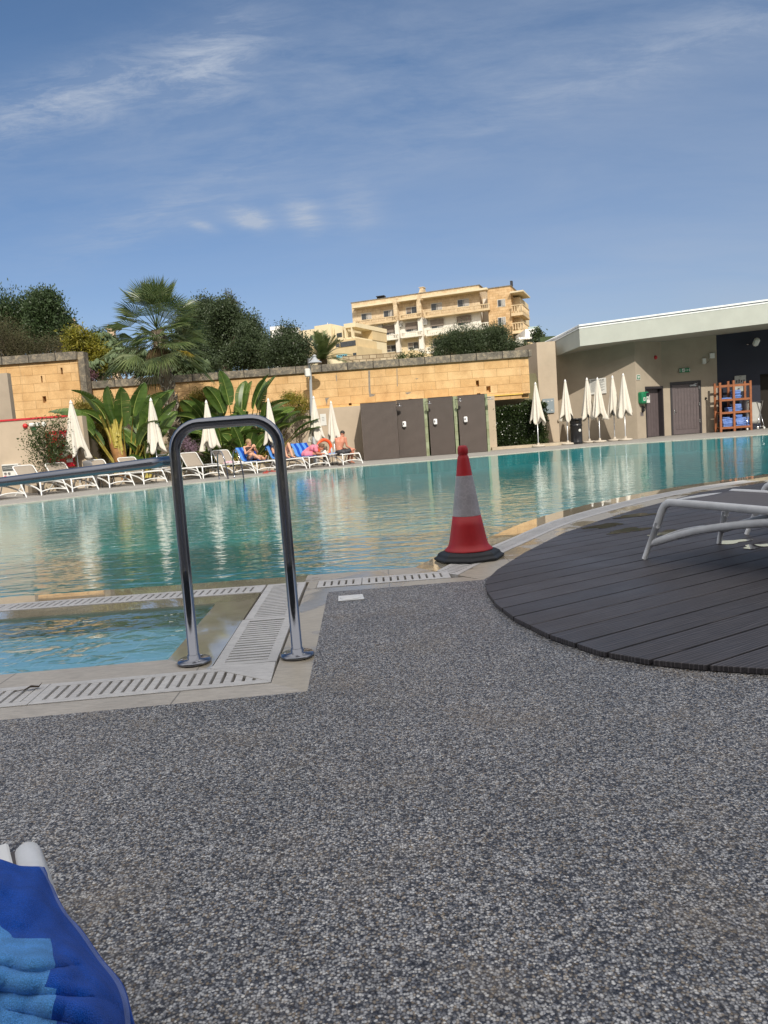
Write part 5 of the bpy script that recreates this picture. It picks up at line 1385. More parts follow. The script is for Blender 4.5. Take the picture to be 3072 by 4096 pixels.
# small fish shaped label on the ledge
# heart sign standing off the right slanted wall
dR = dl; angR = math.atan2(dR.y, dR.x)
q = onwall(2554, 1509, CR, dR); t = thing('heart_sign', 'small green sign with white heart at the wall corner', 'sign', q+Vector((-.02, -.04, 0)), angR)
b = MB(); b.box((0, 0, 0), (.27, .02, .22)); b.build('panel', M_SIGNW, t); b = MB(); b.box((0, -.0125, 0), (.22, .004, .18)); b.build('field', M_SGREEN, t)
def heart(sz, y):
    pts = []
    for i in range(24):
        a = 2*PI*i/24; x = 16*math.sin(a)**3; z = 13*math.cos(a)-5*math.cos(2*a)-2*math.cos(3*a)-math.cos(4*a); pts.append((x*sz/32, z*sz/32))
    b = MB(); b.mesh([(x, y, z) for x, z in pts]+[(x, y+.003, z) for x, z in pts], [tuple(range(24))]+[(i, 24+i, 24+(i+1) % 24, (i+1) % 24) for i in range(24)]); return b
heart(.15, -.0185).build('heart', M_SIGNW, t)
b = MB(); b.box((.0, -.022, .005), (.018, .004, .07), M=Euler((0, .35, 0)).to_matrix().to_4x4()); b.build('bolt', M_SGREEN, t)
# defibrillator cabinet
q = onwall(2572, 1592, CR, dR); t = thing('defibrillator_cabinet', 'green rounded defibrillator cabinet with white label beside the store door', 'cabinet', q+Vector((-.03, -.14, 0)), angR)
b = MB(); b.box((0, 0, 0), (.56, .28, .52), bev=.06); b.build('case', M_CAB, t)
b = MB(); b.box((.14, -.143, -.06), (.26, .01, .34), bev=.003); b.build('label', M_SIGNW, t); b = MB(); b.box((.10, -.15, .13), (.22, .02, .16), bev=.01); b.build('window', M_GLASS, t)
b = MB(); b.box((.08, -.152, -.04), (.05, .004, .09)); b.box((.19, -.152, .0), (.03, .004, .2)); b.build('print', M_INK, t)
b = MB(); b.box((-.17, -.145, -.06), (.15, .008, .14)); b.build('emblem', M_SIGNW, t); heart(.10, -.1525).build('heart', M_SGREEN, t).location = (-.17, 0, -.06)
q = onwall(2571, 1636, CR, dR); t = thing('wall_phone', 'black wall phone under the green cabinet', 'phone', q+Vector((-.02, -.06, 0)), angR); b = MB(); b.box((0, 0, 0), (.13, .1, .27), bev=.03); b.build('body', M_BLACKP, t); b = MB(); b.tube([(.03, -.06, .1), (.05, -.08, 0), (.03, -.06, -.1)], .02, 8); b.build('handset', M_BLACKP, t)
q = onwall(2569, 1656, CR, dR); t = thing('small_notice', 'small grey notice below the black wall phone', 'sign', q+Vector((-.02, -.02, 0)), angR); b = MB(); b.box((0, 0, 0), (.24, .012, .17)); b.build('panel', paint('notice_grey', (.17, .15, .15), .5), t); b = MB(); b.box((0, -.008, .03), (.16, .003, .015)); b.box((0, -.008, -.02), (.12, .003, .015)); b.build('print', M_INK, t)
# exit sign
t, w_, h_ = plate('exit_sign', 2717, 2759, 1473, 1489, YR-.05, M_SGREEN, 'green emergency exit sign with running man above the wide door', 'sign', th=.05)
b = MB(); b.box((-.06, -.028, .0), (.11, .004, .15)); b.build('man_field', M_SIGNW, t)
b = MB(); b.ball((-.045, -.032, .05), .015, 8, (1, .2, 1)); b.tube([(-.05, -.032, .03), (-.065, -.032, -.01)], .013, 5); b.tube([(-.065, -.032, -.01), (-.04, -.032, -.03), (-.045, -.032, -.06)], .007, 5); b.tube([(-.065, -.032, -.01), (-.085, -.032, -.03), (-.105, -.032, -.03)], .007, 5); b.tube([(-.05, -.032, .025), (-.025, -.032, .01)], .006, 5); b.tube([(-.05, -.032, .025), (-.08, -.032, .02), (-.09, -.032, 0)], .006, 5); b.build('running_man', M_SGREEN, t)
b = MB(); b.box((.08, -.028, 0), (.13, .004, .022)); b.mesh([(.11, -.030, .05), (.17, -.030, 0), (.11, -.030, -.05), (.13, -.030, 0)], [(3, 2, 1), (3, 1, 0)][::1]); b.build('arrow', M_SIGNW, t)
b = MB(); b.box((-w_/2+.02, -.028, 0), (.025, .004, .13)); b.box((w_/2-.02, -.028, 0), (.025, .004, .13)); b.build('end_marks', M_SIGNW, t)
# alarms, lamps, speakers
def wallball(name, label, cat, x, y, Y, r_, mat): 
    q = D(x, y, Y); t = thing(name, label, cat, (q.x, Y, q.z)); b = MB(); b.lathe([(0, 0), (r_, 0), (r_, .04), (r_*.8, .075), (0, .085)], n=18); o = b.build('dome', mat, t); o.rotation_euler = (R(90), 0, 0); b = MB(); b.lathe([(0, -.005), (r_*1.06, -.005), (r_*1.06, .018), (0, .018)], n=18); o = b.build('back_plate', mat, t); o.rotation_euler = (R(90), 0, 0); return t
wallball('alarm_sounder', 'round dark red alarm sounder high on the shaded pool house wall', 'alarm', 2621, 1430, 33.26, .085, M_RED)
wallball('alarm_sounder', 'bright red alarm sounder on the sunlit wall at far left', 'alarm', 102, 1704, YQ-.002, .075, paint('alarm_red', (.55, .02, .02), .3))
t, w_, h_ = plate('sensor_box', 2809, 2823, 1434, 1454, YR-.05, M_SIGNW, 'lower of two small white boxes on the shaded wall', 'box', th=.09); b = MB(); b.ball((0, -.03, -h_/2), .05, 10, (1.2, 1, .6)); b.build('lens', M_SIGNW, t)
t, w_, h_ = plate('junction_box', 2839, 2857, 1413, 1433, YR-.05, M_SIGNW, 'upper square white box beside the navy wall', 'box', th=.09); b = MB(); b.tube(smooth_path([(-.07, 0, -.1), (-.15, .03, -.25), (-.27, .03, -.33)], 4), .006, 5); b.build('cable', M_INK, t)
wallball('round_buzzer', 'small dark round knob on the sunlit wall right of the door', 'knob', 2823, 1593, YR-.002, .045, M_BLACKP)
q = D(3025, 1368, YR-.4); t = thing('wall_speaker', 'tilted white speaker high on the navy wall', 'speaker', q, 0)
Mt = Euler((R(20), R(22), R(-20))).to_matrix().to_4x4(); b = MB(); b.box((0, 0, 0), (.24, .26, .36), M=Mt, bev=.07); b.build('case', M_SIGNW, t); b = MB(); b.tube([(-.05, .1, 0), (-.2, .22, -.05), (-.2, .40, -.05)], .022, 8); b.build('bracket', M_CHROME, t)
t, w_, h_ = plate('poster', 2939, 2984, 1503, 1565, YR-.01, paint('poster_grey', (.42, .43, .40), .6), 'grey poster with four drink pictures on the navy wall', 'poster', th=.01)
b = MB()
for i, (x, hh_) in enumerate(((-.17, .12), (-.06, .17), (.05, .10), (.16, .12))): b.box((x, -.007, .10), (.045, .002, hh_)); b.box((x+.012, -.0075, .10+hh_*.3), (.05, .002, hh_*.3))
b.box((0, -.007, .30), (.10, .002, .02)); b.box((.0, -.007, -.15), (.3, .002, .01)); b.box((0, -.007, -.20), (.26, .002, .01)); b.build('print', M_INK, t)
# paper sign behind the parasols
t, w_, h_ = plate('paper_sign', 1281, 1305, 1656, 1702, YB-.01, M_SIGNW, 'white paper sign on the beige wall between two closed parasols', 'sign', R(-4), th=.008); b = MB()
for i in range(3): b.box((0, -.006, .1-.07*i), (.1, .002, .012))
b.build('print', M_INK, t)
# red board far left
t, w_, h_ = plate('red_board', 191, 293, 1724, 1868, YQ-.06, paint('board_red', (.50, .008, .025), .4), 'tall red board with white lettering behind the potted shrub', 'board', th=.10)
text_mesh(t, '79 : ARTS', .16, (.02, -.056, h_/2-.17), M_SIGNW)
b = MB(); 
for a in ((-.13, 0), (.13, 0)): b.box((a[0]+.05, -.052, .12), (.012, .006, .28))
for a in (.26, -.02): b.box((.05, -.052, a), (.27, .006, .012))
b.build('square_mark', M_SIGNW, t)
b = MB(); b.box((.27, -.052, -.38), (.2, .006, .12)); b.build('label', M_SIGNW, t)
# socket cabinet
t, w_, h_ = plate('socket_cabinet', 16, 82, 1856, 1925, YQ-.09, M_SIGNW, 'white power socket cabinet with red and blue plugs low on the left wall', 'cabinet', th=.18)
b = MB(); b.box((0, -.10, h_/2-.12), (w_-.04, .03, .16)); b.build('fuse_cover', paint('fuse_grey', (.10, .11, .11), .3), t)
b = MB(); 
for i in range(2): b.box((0, -.118, h_/2-.09-.05*i), (w_-.1, .006, .008))
b.build('trim', M_SIGNW, t)
for i in range(2):
    b = MB(); b.lathe([(0, 0), (.04, 0), (.04, .02), (.028, .02), (.028, .01), (0, .01)], n=14); o = b.build('socket', paint('socket_grey', (.2, .2, .19), .4), t); o.rotation_euler = (R(90), 0, 0); o.location = (-.17+.12*i, -.09, -.02)
b = MB(); b.lathe([(0, 0), (.055, .01), (.06, .06), (.03, .09), (0, .1)], n=14); o = b.build('red_plug', paint('plug_red', (.6, .01, .02), .35), t); o.rotation_euler = (R(90), 0, 0); o.location = (-.17, -.09, -.15)
b = MB(); b.lathe([(0, 0), (.045, .01), (.05, .06), (.03, .09), (0, .1)], n=14); o = b.build('blue_plug', paint('plug_blue', (.03, .22, .5), .35), t); o.rotation_euler = (R(90), 0, 0); o.location = (-.05, -.09, -.15)
q = D(129, 1702, YQ-.1); t = thing('wall_light', 'white emergency light with green sign under it at far left', 'wall light', q); b = MB(); b.box((0, 0, .02), (.16, .16, .11), bev=.03); b.build('lamp_case', M_SIGNW, t); b = MB(); b.box((.02, .02, -.10), (.13, .02, .10)); b.build('green_sign', M_SGREEN, t)
plate('junction_box', 145, 160, 1690, 1704, YQ-.05, M_SIGNW, 'small white box between the emergency light and the camera box', 'box', th=.08)
t, w_, h_ = plate('camera_box', 169, 184, 1687, 1703, YQ-.05, M_SIGNW, 'small white camera box right above the potted shrub', 'camera', th=.08); b = MB(); b.ball((0, -.03, -h_/2-.01), .045, 10); b.build('lens', M_SIGNW, t)
# clay tile hanging in the plants
t, w_, h_ = plate('clay_tile', 388, 403, 1717, 1744, 26.8, paint('clay', (.38, .17, .10), .9), 'small terracotta tile hanging in the shrub between two parasols', 'ornament', th=.03)
b = MB(); b.tube([(-.05, 0, h_/2-.01), (0, 0, h_/2+.10), (.05, 0, h_/2-.01)], .004, 5); b.build('hanging_cord', M_BARK, t)
# litter bin
q = D(2307, 1768, 31.2); t = thing('litter_bin', 'round black litter bin with white emblem between closed parasols', 'litter bin', (q.x, 31.2, .0))
b = MB(); b.lathe([(.25, .0), (.255, .02), (.255, .10), (.245, .12), (.245, .74), (.262, .76), (.262, .80), (.245, .82), (.24, .86)], n=36); b.build('body', M_BLACKP, t)
b = MB(); b.lathe([(.235, 1.0), (.262, 1.01), (.262, 1.05), (.25, 1.075), (0, 1.08)], n=36); b.build('lid', M_BLACKP, t)
b = MB()
for a in range(4): th = PI/4+a*PI/2; b.box((.21*math.cos(th), .21*math.sin(th), .92), (.16, .05, .2), rz=th+PI/2)
b.build('lid_posts', M_BLACKP, t)
b = MB(); b.lathe([(0, .84), (.2, .84), (.2, 1.0), (0, 1.0)], n=20); b.build('inner_liner', M_HOLE, t)
b = MB(); b.lathe([(.052, 0), (.060, 0), (.060, .004), (.052, .004)], n=24); o = b.build('emblem_ring', M_SIGNW, t); o.rotation_euler = (R(90), 0, R(20)); o.location = (.085, -.240, .57)
b = MB(); b.box((.075, -.244, .57), (.028, .008, .05), rz=R(20)); b.box((.10, -.240, .565), (.012, .008, .06), rz=R(20)); b.build('emblem', M_SIGNW, t)
# lamp post with speaker
LY = 31.0; q = D(1263, 1848, LY); tp = D(1234, 1434, LY); t = thing('lamp_post', 'grey lamp post with bell shade and a white speaker box', 'lamp post', (q.x, LY, 0)); LO2 = (q.x, LY, 0)
M_LAMP = paint('lamp_grey', (.36, .38, .40), .5, .06, 3)
b = MB(); b.tube([(q.x, LY, 0), (q.x, LY, 2.2), ((q.x*.6+tp.x*.4), LY, 2.6), (tp.x+.02, LY, 3.6), (tp.x, LY, tp.z)], [.075, .07, .065, .055, .055], 12); b.build('post', M_LAMP, t, off=LO2)
sp_ = D(1259, 1440, LY-.1); b = MB(); b.lathe([(.30, -.12), (.29, -.105), (.22, -.06), (.12, .02), (.075, .09), (.06, .13), (.075, .14), (.07, .19), (.03, .215), (.0, .225)], c=tuple(sp_), n=24); b.build('shade', M_LAMP, t, off=LO2)
b = MB(); b.tube([(tp.x, LY, tp.z-.12), ((tp.x+sp_.x)/2, LY-.05, tp.z+.02), (sp_.x, LY-.1, sp_.z+.17)], .025, 8); b.tube([(tp.x, LY, tp.z-.3), (sp_.x-.1, LY-.1, sp_.z+.02)], .015, 6); b.build('arm', M_LAMP, t, off=LO2)
sq_ = D(1230, 1491, LY-.15); b = MB(); b.box(sq_, (.21, .2, .33), rz=.3, bev=.03); b.build('speaker_box', M_SIGNW, t, off=LO2)

# ---- towel shelf, folded towels and laundry cart
M_TEAK = paint('orange_wood', (.30, .105, .04), .5, .2, 8, .2, 40)
SY = 32.7; xa = D(2882, 1650, SY).x; xm = D(2936, 1640, SY).x; xz = D(3003, 1640, SY).x
t = thing('towel_shelf', 'orange wooden shelf unit holding folded blue towels', 'shelf', ((xa+xz)/2, SY, 0)); SO = ((xa+xz)/2, SY, 0)
zs = [.22, .88, 1.44, 2.06]
for x in (xa, xm, xz):
    for y in (SY, SY+.5):
        b = MB(); b.span((x-.045, y-.035, 0), (x+.045, y+.035, 2.17 if x != xm else 2.23)); b.build('post', M_TEAK, t, off=SO)
for z in zs:
    b = MB(); b.span((xa+.04, SY-.028, z-.09), (xz-.04, SY+.012, z)); b.span((xa+.04, SY+.49, z-.09), (xz-.04, SY+.53, z))
    if z < 2: b.span((xa+.03, SY+.012, z-.03), (xz-.03, SY+.49, z-.003))
    b.build('shelf_board', M_TEAK, t, off=SO)
ordn = ['lowest', 'second', 'third', 'fourth', 'fifth', 'sixth', 'seventh', 'eighth', 'ninth']
M_FT = [paint('folded_blue', (.10, .22, .60), .95, .15, 20, .5, 200), paint('folded_pale', (.32, .45, .78), .95, .12, 20, .5, 200)]
tw0 = None
def ft(mi):
    b = MB(); pr = []
    # a folded towel: three rounded layers
    for k_ in range(3):
        z = .008+.017*k_; b.m = mi if k_ != 1 else 1-mi
        vs = []; 
        for i in range(13):
            a = PI*i/12-PI/2
        b.box((0, .0, z+.008), (.30-.008*(k_ == 1), .38, .0155), bev=.007)
    return b
twm = [ft(0).build('folded_towel', M_FT), ft(1).build('folded_towel', M_FT)]
first2 = [True, True]
def towel(x, y, z, rz, label, mi):
    global first2
    if first2[mi]: o = twm[mi]; first2[mi] = False
    else: o = twm[mi].copy(); COL.objects.link(o)
    o.location = (x, y, z); o.rotation_euler = (random.uniform(-.05, .05), random.uniform(-.05, .05), rz)
    o.scale = (random.uniform(.9, 1.08), 1, random.uniform(.85, 1.3)); tag(o, label, 'folded towel', 'folded blue towels on the orange shelf')
stacks = [(xa+.28, zs[0], 7, 'leftmost stack on the bottom shelf'), (xm-.17, zs[0], 6, 'stack left of the middle post on the bottom shelf'), (xm+.24, zs[0], 8, 'tall stack right of the middle post on the bottom shelf'), (xz-.55+.1, zs[0], 6, 'stack between the tallest and the rightmost, bottom shelf'), (xz-.20, zs[0], 6, 'rightmost stack on the bottom shelf'),
          (xm-.08, zs[1], 3, 'short stack behind the middle post, second shelf'), (xm+.22, zs[1], 5, 'stack right of the middle post on the second shelf'), (xa+.25, zs[2], 1, 'left end of the third shelf'), (xm-.22, zs[2], 1, 'spot left of the middle post, third shelf'), (xm+.20, zs[2], 6, 'high shaded stack on the third shelf')]
for x, z0, n_, where in stacks:
    z = z0
    for i in range(n_):
        w = ordn[i] if i < n_-1 or n_ == 1 else 'topmost'
        if n_ == 1: lb = 'single folded blue towel at the '+where
        else: lb = f'{w} folded towel in the {where}'
        towel(x+random.uniform(-.015, .015), SY+.23+random.uniform(-.02, .02), z, random.uniform(-.08, .08), lb, 1 if random.random() < .45 else 0); z += .062
M_BAG = paint('grey_canvas', (.42, .42, .39), .9, .1, 5, .3, 40)
qx0 = D(2974, 1700, 33.1).x; qx1 = D(3032, 1700, 33.1).x
t = thing('laundry_cart', 'grey canvas laundry cart with crossed steel legs behind the shelf', 'laundry cart', ((qx0+qx1)/2, 33.0, 0)); hw_ = (qx1-qx0)/2
b = MB(); vs = []
for i in range(7):
    z = .28+i/6*.95; r_ = hw_*(.86+.14*i/6)
    for j in range(20):
        th = 2*PI*j/20; s2 = 1+.04*math.sin(5*th+i); vs.append((r_*s2*max(-1, min(1, 1.25*math.cos(th))), .26*max(-1, min(1, 1.25*math.sin(th))), z-(.12*math.cos(th) if i == 6 else 0)))
b.mesh(vs, [(i*20+j, i*20+(j+1) % 20, (i+1)*20+(j+1) % 20, (i+1)*20+j) for i in range(6) for j in range(20)]+[tuple(range(20))[::-1]], True); b.build('bag', M_BAG, t)
b = MB()
for y in (-.28, .28):
    b.tube([(hw_*.30, y, 1.25), (hw_*1.25, y, .12)], .014, 8); b.tube([(hw_*1.15, y, 1.25), (hw_*.25, y, .12)], .014, 8); b.tube([(-hw_*1.0, y, 1.22), (-hw_*1.1, y, .12)], .014, 8)
b.tube([(-hw_, -.28, 1.24), (hw_*1.15, -.28, 1.25), (hw_*1.15, .28, 1.25), (-hw_, .28, 1.24)], .014, 8); b.tube([(-hw_*1.1, -.28, .13), (hw_*1.25, -.28, .13), (hw_*1.25, .28, .13), (-hw_*1.1, .28, .13)], .014, 8); b.build('frame', M_CHROME, t)
for (x, y) in ((-hw_*1.05, -.28), (hw_*1.25, -.28), (hw_*1.25, .28), (-hw_*1.05, .28)):
    b = MB(); b.lathe([(0, -.018), (.05, -.018), (.056, -.01), (.056, .01), (.05, .018), (0, .018)], n=16); o = b.build('castor', M_SIGNW, t); o.rotation_euler = (R(90), 0, .5); o.location = (x, y, .057)

# ---- side tables
def side_table(label, x, Y, lx=.42, col=None):
    q = D(x, 1900, Y); t = thing('side_table', label, 'side table', (q.x, Y, .002), R(30), 'small side tables between the loungers')
    b = MB(); b.box((0, 0, .42), (lx, lx, .02), bev=.006); b.build('table_top', col or M_NEARW, t)
    for sx in (-1, 1):
        for sy in (-1, 1): b = MB(); b.tube([(sx*lx*.42, sy*lx*.42, .41), (sx*lx*.46, sy*lx*.46, 0)], .012, 6); b.build('leg', M_BLACKP, t)
    return t
tb = side_table('small side table between the first and second loungers from the left', 118, 21.0)
side_table('small dark legged table just left of the second parasol', 425, 22.9)
side_table('small dark legged table under the second parasol pole', 640, 24.3)
side_table('small dark legged table at the foot of the third parasol', 850, 25.3)
ptb = side_table('small table with drinks beside the shirtless man', 1325, 26.9)
# drink glass + bottle on it
o = Vector(ptb.location); b = MB(); b.lathe([(0, 0), (.03, 0), (.036, .13), (.034, .13), (.028, .005), (0, .005)], n=14); ob = b.build('drinking_glass', paint('pale_drink', (.55, .42, .28), .1)); ob.location = o+Vector((-.06, -.02, .433)); tag(ob, 'amber drink in a glass on the small table near the orange ring', 'glass')
b = MB(); b.lathe([(0, 0), (.035, 0), (.036, .16), (.014, .2), (.014, .23), (0, .23)], n=14); ob = b.build('water_bottle', paint('clear_blue', (.5, .6, .65), .1)); ob.location = o+Vector((.08, .05, .433)); tag(ob, 'pale plastic bottle on the small table near the orange ring', 'bottle')
# grey resin chair in the shade of the first parasol
q = D(383, 1870, 22.9); t = thing('garden_chair', 'grey plastic garden chair with rounded back in parasol shade', 'chair', (q.x, 22.9, .002), R(150)); MC = paint('resin_grey', (.20, .20, .21), .5)
b = MB(); b.box((0, 0, .43), (.5, .46, .03), bev=.012); b.build('seat', MC, t)
b = MB(); vs = []
for i in range(6):
    for j in range(9): a = (j/8-.5)*1.5; vs.append((.30*math.sin(a), .23-.10*(math.cos(a)-.7)*-1+.06*i/5, .44+.42*i/5*(1-.10*(abs(j/8-.5)*2)**3)))
b.mesh(vs, [(i*9+j, i*9+j+1, (i+1)*9+j+1, (i+1)*9+j) for i in range(5) for j in range(8)], True); o = b.build('backrest', MC, t); o.modifiers.new('s', 'SOLIDIFY').thickness = .012
for sx in (-1, 1):
    for sy in (-1, 1): b = MB(); b.tube([(sx*.22, sy*.2, .43), (sx*.26, sy*.25, 0)], [.022, .016], 8); b.build('leg', MC, t)
# life ring
M_ORG = paint('life_ring_orange', (.80, .10, .02), .45, .06, 5)
q = D(1298, 1790, 28.0); t = thing('life_ring', 'orange life ring propped up behind the woman in pink', 'life ring', q, R(35))
b = MB(); nn_, m_ = 36, 12; vs = []
for i in range(nn_):
    a = 2*PI*i/nn_
    for j in range(m_): c = 2*PI*j/m_; rr_2 = .285+.062*math.cos(c); vs.append((rr_2*math.cos(a), .045*math.sin(c), rr_2*math.sin(a)))
b.mesh(vs, [(i*m_+j, ((i+1) % nn_)*m_+j, ((i+1) % nn_)*m_+(j+1) % m_, i*m_+(j+1) % m_) for i in range(nn_) for j in range(m_)], True); b.build('ring', M_ORG, t)
b = MB(); b.tube([(.25*math.cos(a), .05, .25*math.sin(a)) for a in np.linspace(0, 2*PI, 20)], .006, 5); b.build('grab_line', M_SIGNW, t)
b = MB(); b.box((0, .07, -.36), (.08, .04, 1.0)); b.build('stand', M_BLACKP, t)
# sandals, cloths
def sandal(name, label, q, mat, rz, group):
    t = thing(name, label, 'sandal', q, rz, group); b = MB(); pr = [(.045*math.sin(2*PI*i/16)*(1.0 if math.cos(2*PI*i/16) > 0 else .8), .125*math.cos(2*PI*i/16)) for i in range(16)]; b.prism(pr, 0, .018); b.build('sole', mat, t)
    b = MB(); b.tube(smooth_path([(-.04, .01, .015), (-.02, .05, .05), (0, .07, .03), (.02, .05, .05), (.04, .01, .015)], 3), .007, 5); b.build('strap', mat, t)
M_FF = paint('flipflop_red', (.60, .05, .03), .6)
for i, (x, y) in enumerate(((1062, 1893), (1072, 1888), (1092, 1886))): sandal('flip_flop', ['left red flip flop on the far paving edge', 'middle red flip flop on the far paving edge', 'right red flip flop near the handrail post'][i], G(x, y, .004), M_FF, R(60), 'red flip flops')
for i, (x, y) in enumerate(((1335, 1860), (1352, 1857), (1362, 1862))): sandal('sandal', ['left dark sandal below the small drinks table', 'middle dark sandal beside the drinks table', 'right dark sandal near the flat lounger'][i], G(x, y, .004), paint('sandal_brown', (.07, .04, .03), .7), R(80+30*i), 'dark sandals')
def crumple(name, label, q, sx, sy, h_, mat, cat):
    b = MB(); n_ = 14; vs = []
    for i in range(n_+1):
        for j in range(n_+1):
            u_, v_ = i/n_*2-1, j/n_*2-1; fall = max(0, 1-(u_*u_+v_*v_)*.5)
            vs.append((u_*sx, v_*sy, .004+h_*fall*(.55+.45*math.sin(u_*7+v_*3)*math.cos(v_*6-u_*4))))
    b.mesh(vs, [(i*(n_+1)+j, (i+1)*(n_+1)+j, (i+1)*(n_+1)+j+1, i*(n_+1)+j+1) for i in range(n_) for j in range(n_)], True); ob = b.build(name, mat); ob.location = q; return tag(ob, label, cat)
crumple('pink_cloth', 'crumpled pale pink cloth on the lounger beside the pool ladder', lw('7', .72, .12, .395), .2, .13, .11, paint('pale_pink', (.62, .40, .46), .9, .2, 20), 'clothing')
crumple('white_cloth', 'crumpled white cloth next to the pink cloth on a lounger', lw('7', .50, -.08, .398), .2, .13, .07, paint('offwhite', (.62, .60, .60), .9, .15, 20), 'clothing')
crumple('pool_towel', 'crumpled blue towel at the head end of the flat lounger', lw('11', 1.35, .05, .40), .34, .3, .06, M_TOW_L, 'towel')

# ================================================================ PEOPLE
M_SKIN = paint('skin_light', (.60, .33, .22), .5, .08, 8, spec=.3); M_SKIN2 = paint('skin_tanned', (.50, .22, .145), .5, .10, 8, spec=.3); M_SKIN3 = paint('skin_sunburnt', (.56, .24, .16), .5, .10, 6, spec=.3)
def V3(*a): return Vector(a)
def capsule(b, p, q, r0, r1, n=12, steps=4):
    p, q = Vector(p), Vector(q); b.tube([p.lerp(q, i/steps) for i in range(steps+1)], [r0+(r1-r0)*i/steps for i in range(steps+1)], n); b.ball(p, r0, n); b.ball(q, r1, n)
def remesh(o, vox=.009, sm=6):
    m_ = o.modifiers.new('r', 'REMESH'); m_.mode = 'VOXEL'; m_.voxel_size = vox; m_.use_smooth_shade = True
    s_ = o.modifiers.new('s', 'SMOOTH'); s_.iterations = sm; s_.factor = .5
def hand(b, wrist, dirv, palm_n, curl=.5, s=1.0):
    d = Vector(dirv).normalized(); nrm = Vector(palm_n); nrm = (nrm-d*nrm.dot(d)).normalized(); side = d.cross(nrm)
    w_ = Vector(wrist); c = w_+d*.045*s; capsule(b, w_+d*.02, w_+d*.075*s+side*.0, .026*s, .030*s, 8, 2)
    for i, (o_, L) in enumerate(((-.030, .068), (-.010, .078), (.010, .073), (.030, .056))):
        k0 = w_+d*.088*s+side*o_*s; d1 = (d+nrm*curl*.5).normalized(); d2 = (d+nrm*curl*1.4).normalized(); k1 = k0+d1*L*.5*s; k2 = k1+d2*L*.5*s
        b.tube([k0-d*.02, k0, k1, k2], [.0105*s, .0105*s, .0095*s, .008*s], 6)
    t0 = w_+d*.03*s-side*.028*s; t1 = t0+(d*.6-side*.7+nrm*.3).normalized()*.035*s; t2 = t1+(d*.9-side*.2+nrm*.4).normalized()*.03*s; b.tube([t0, t1, t2], [.012*s, .011*s, .009*s], 6)
def headm(b, c, face, up, s=1.0):
    f = Vector(face).normalized(); u_ = Vector(up); u_ = (u_-f*u_.dot(f)).normalized(); sd = f.cross(u_)
    M = Matrix((sd, f, u_)).transposed().to_4x4(); c = Vector(c)
    def E_(o, r, sc):
        n0 = len(b.v); b.ball((0, 0, 0), 1, 12, (r*sc[0], r*sc[1], r*sc[2])); T = Matrix.Translation(c) @ M @ Matrix.Translation(Vector(o)*s)
        for i in range(n0, len(b.v)): b.v[i] = tuple(T @ (Vector(b.v[i])*s))
    E_((0, -.01, .03), .095, (.80, 1.0, .95)); E_((0, .025, -.04), .072, (.82, .95, 1.05)); E_((0, .055, -.085), .03, (1.1, .8, .7))
    E_((0, .105, -.02), .018, (.8, 1.2, 1.3)); E_((0, .095, -.062), .016, (1.6, .6, .5)); E_((-.078, -.005, -.01), .02, (.4, .8, 1.3)); E_((.078, -.005, -.01), .02, (.4, .8, 1.3))
    for sx in (-1, 1): E_((sx*.032, .085, .012), .016, (1.1, .5, .6))
    return M
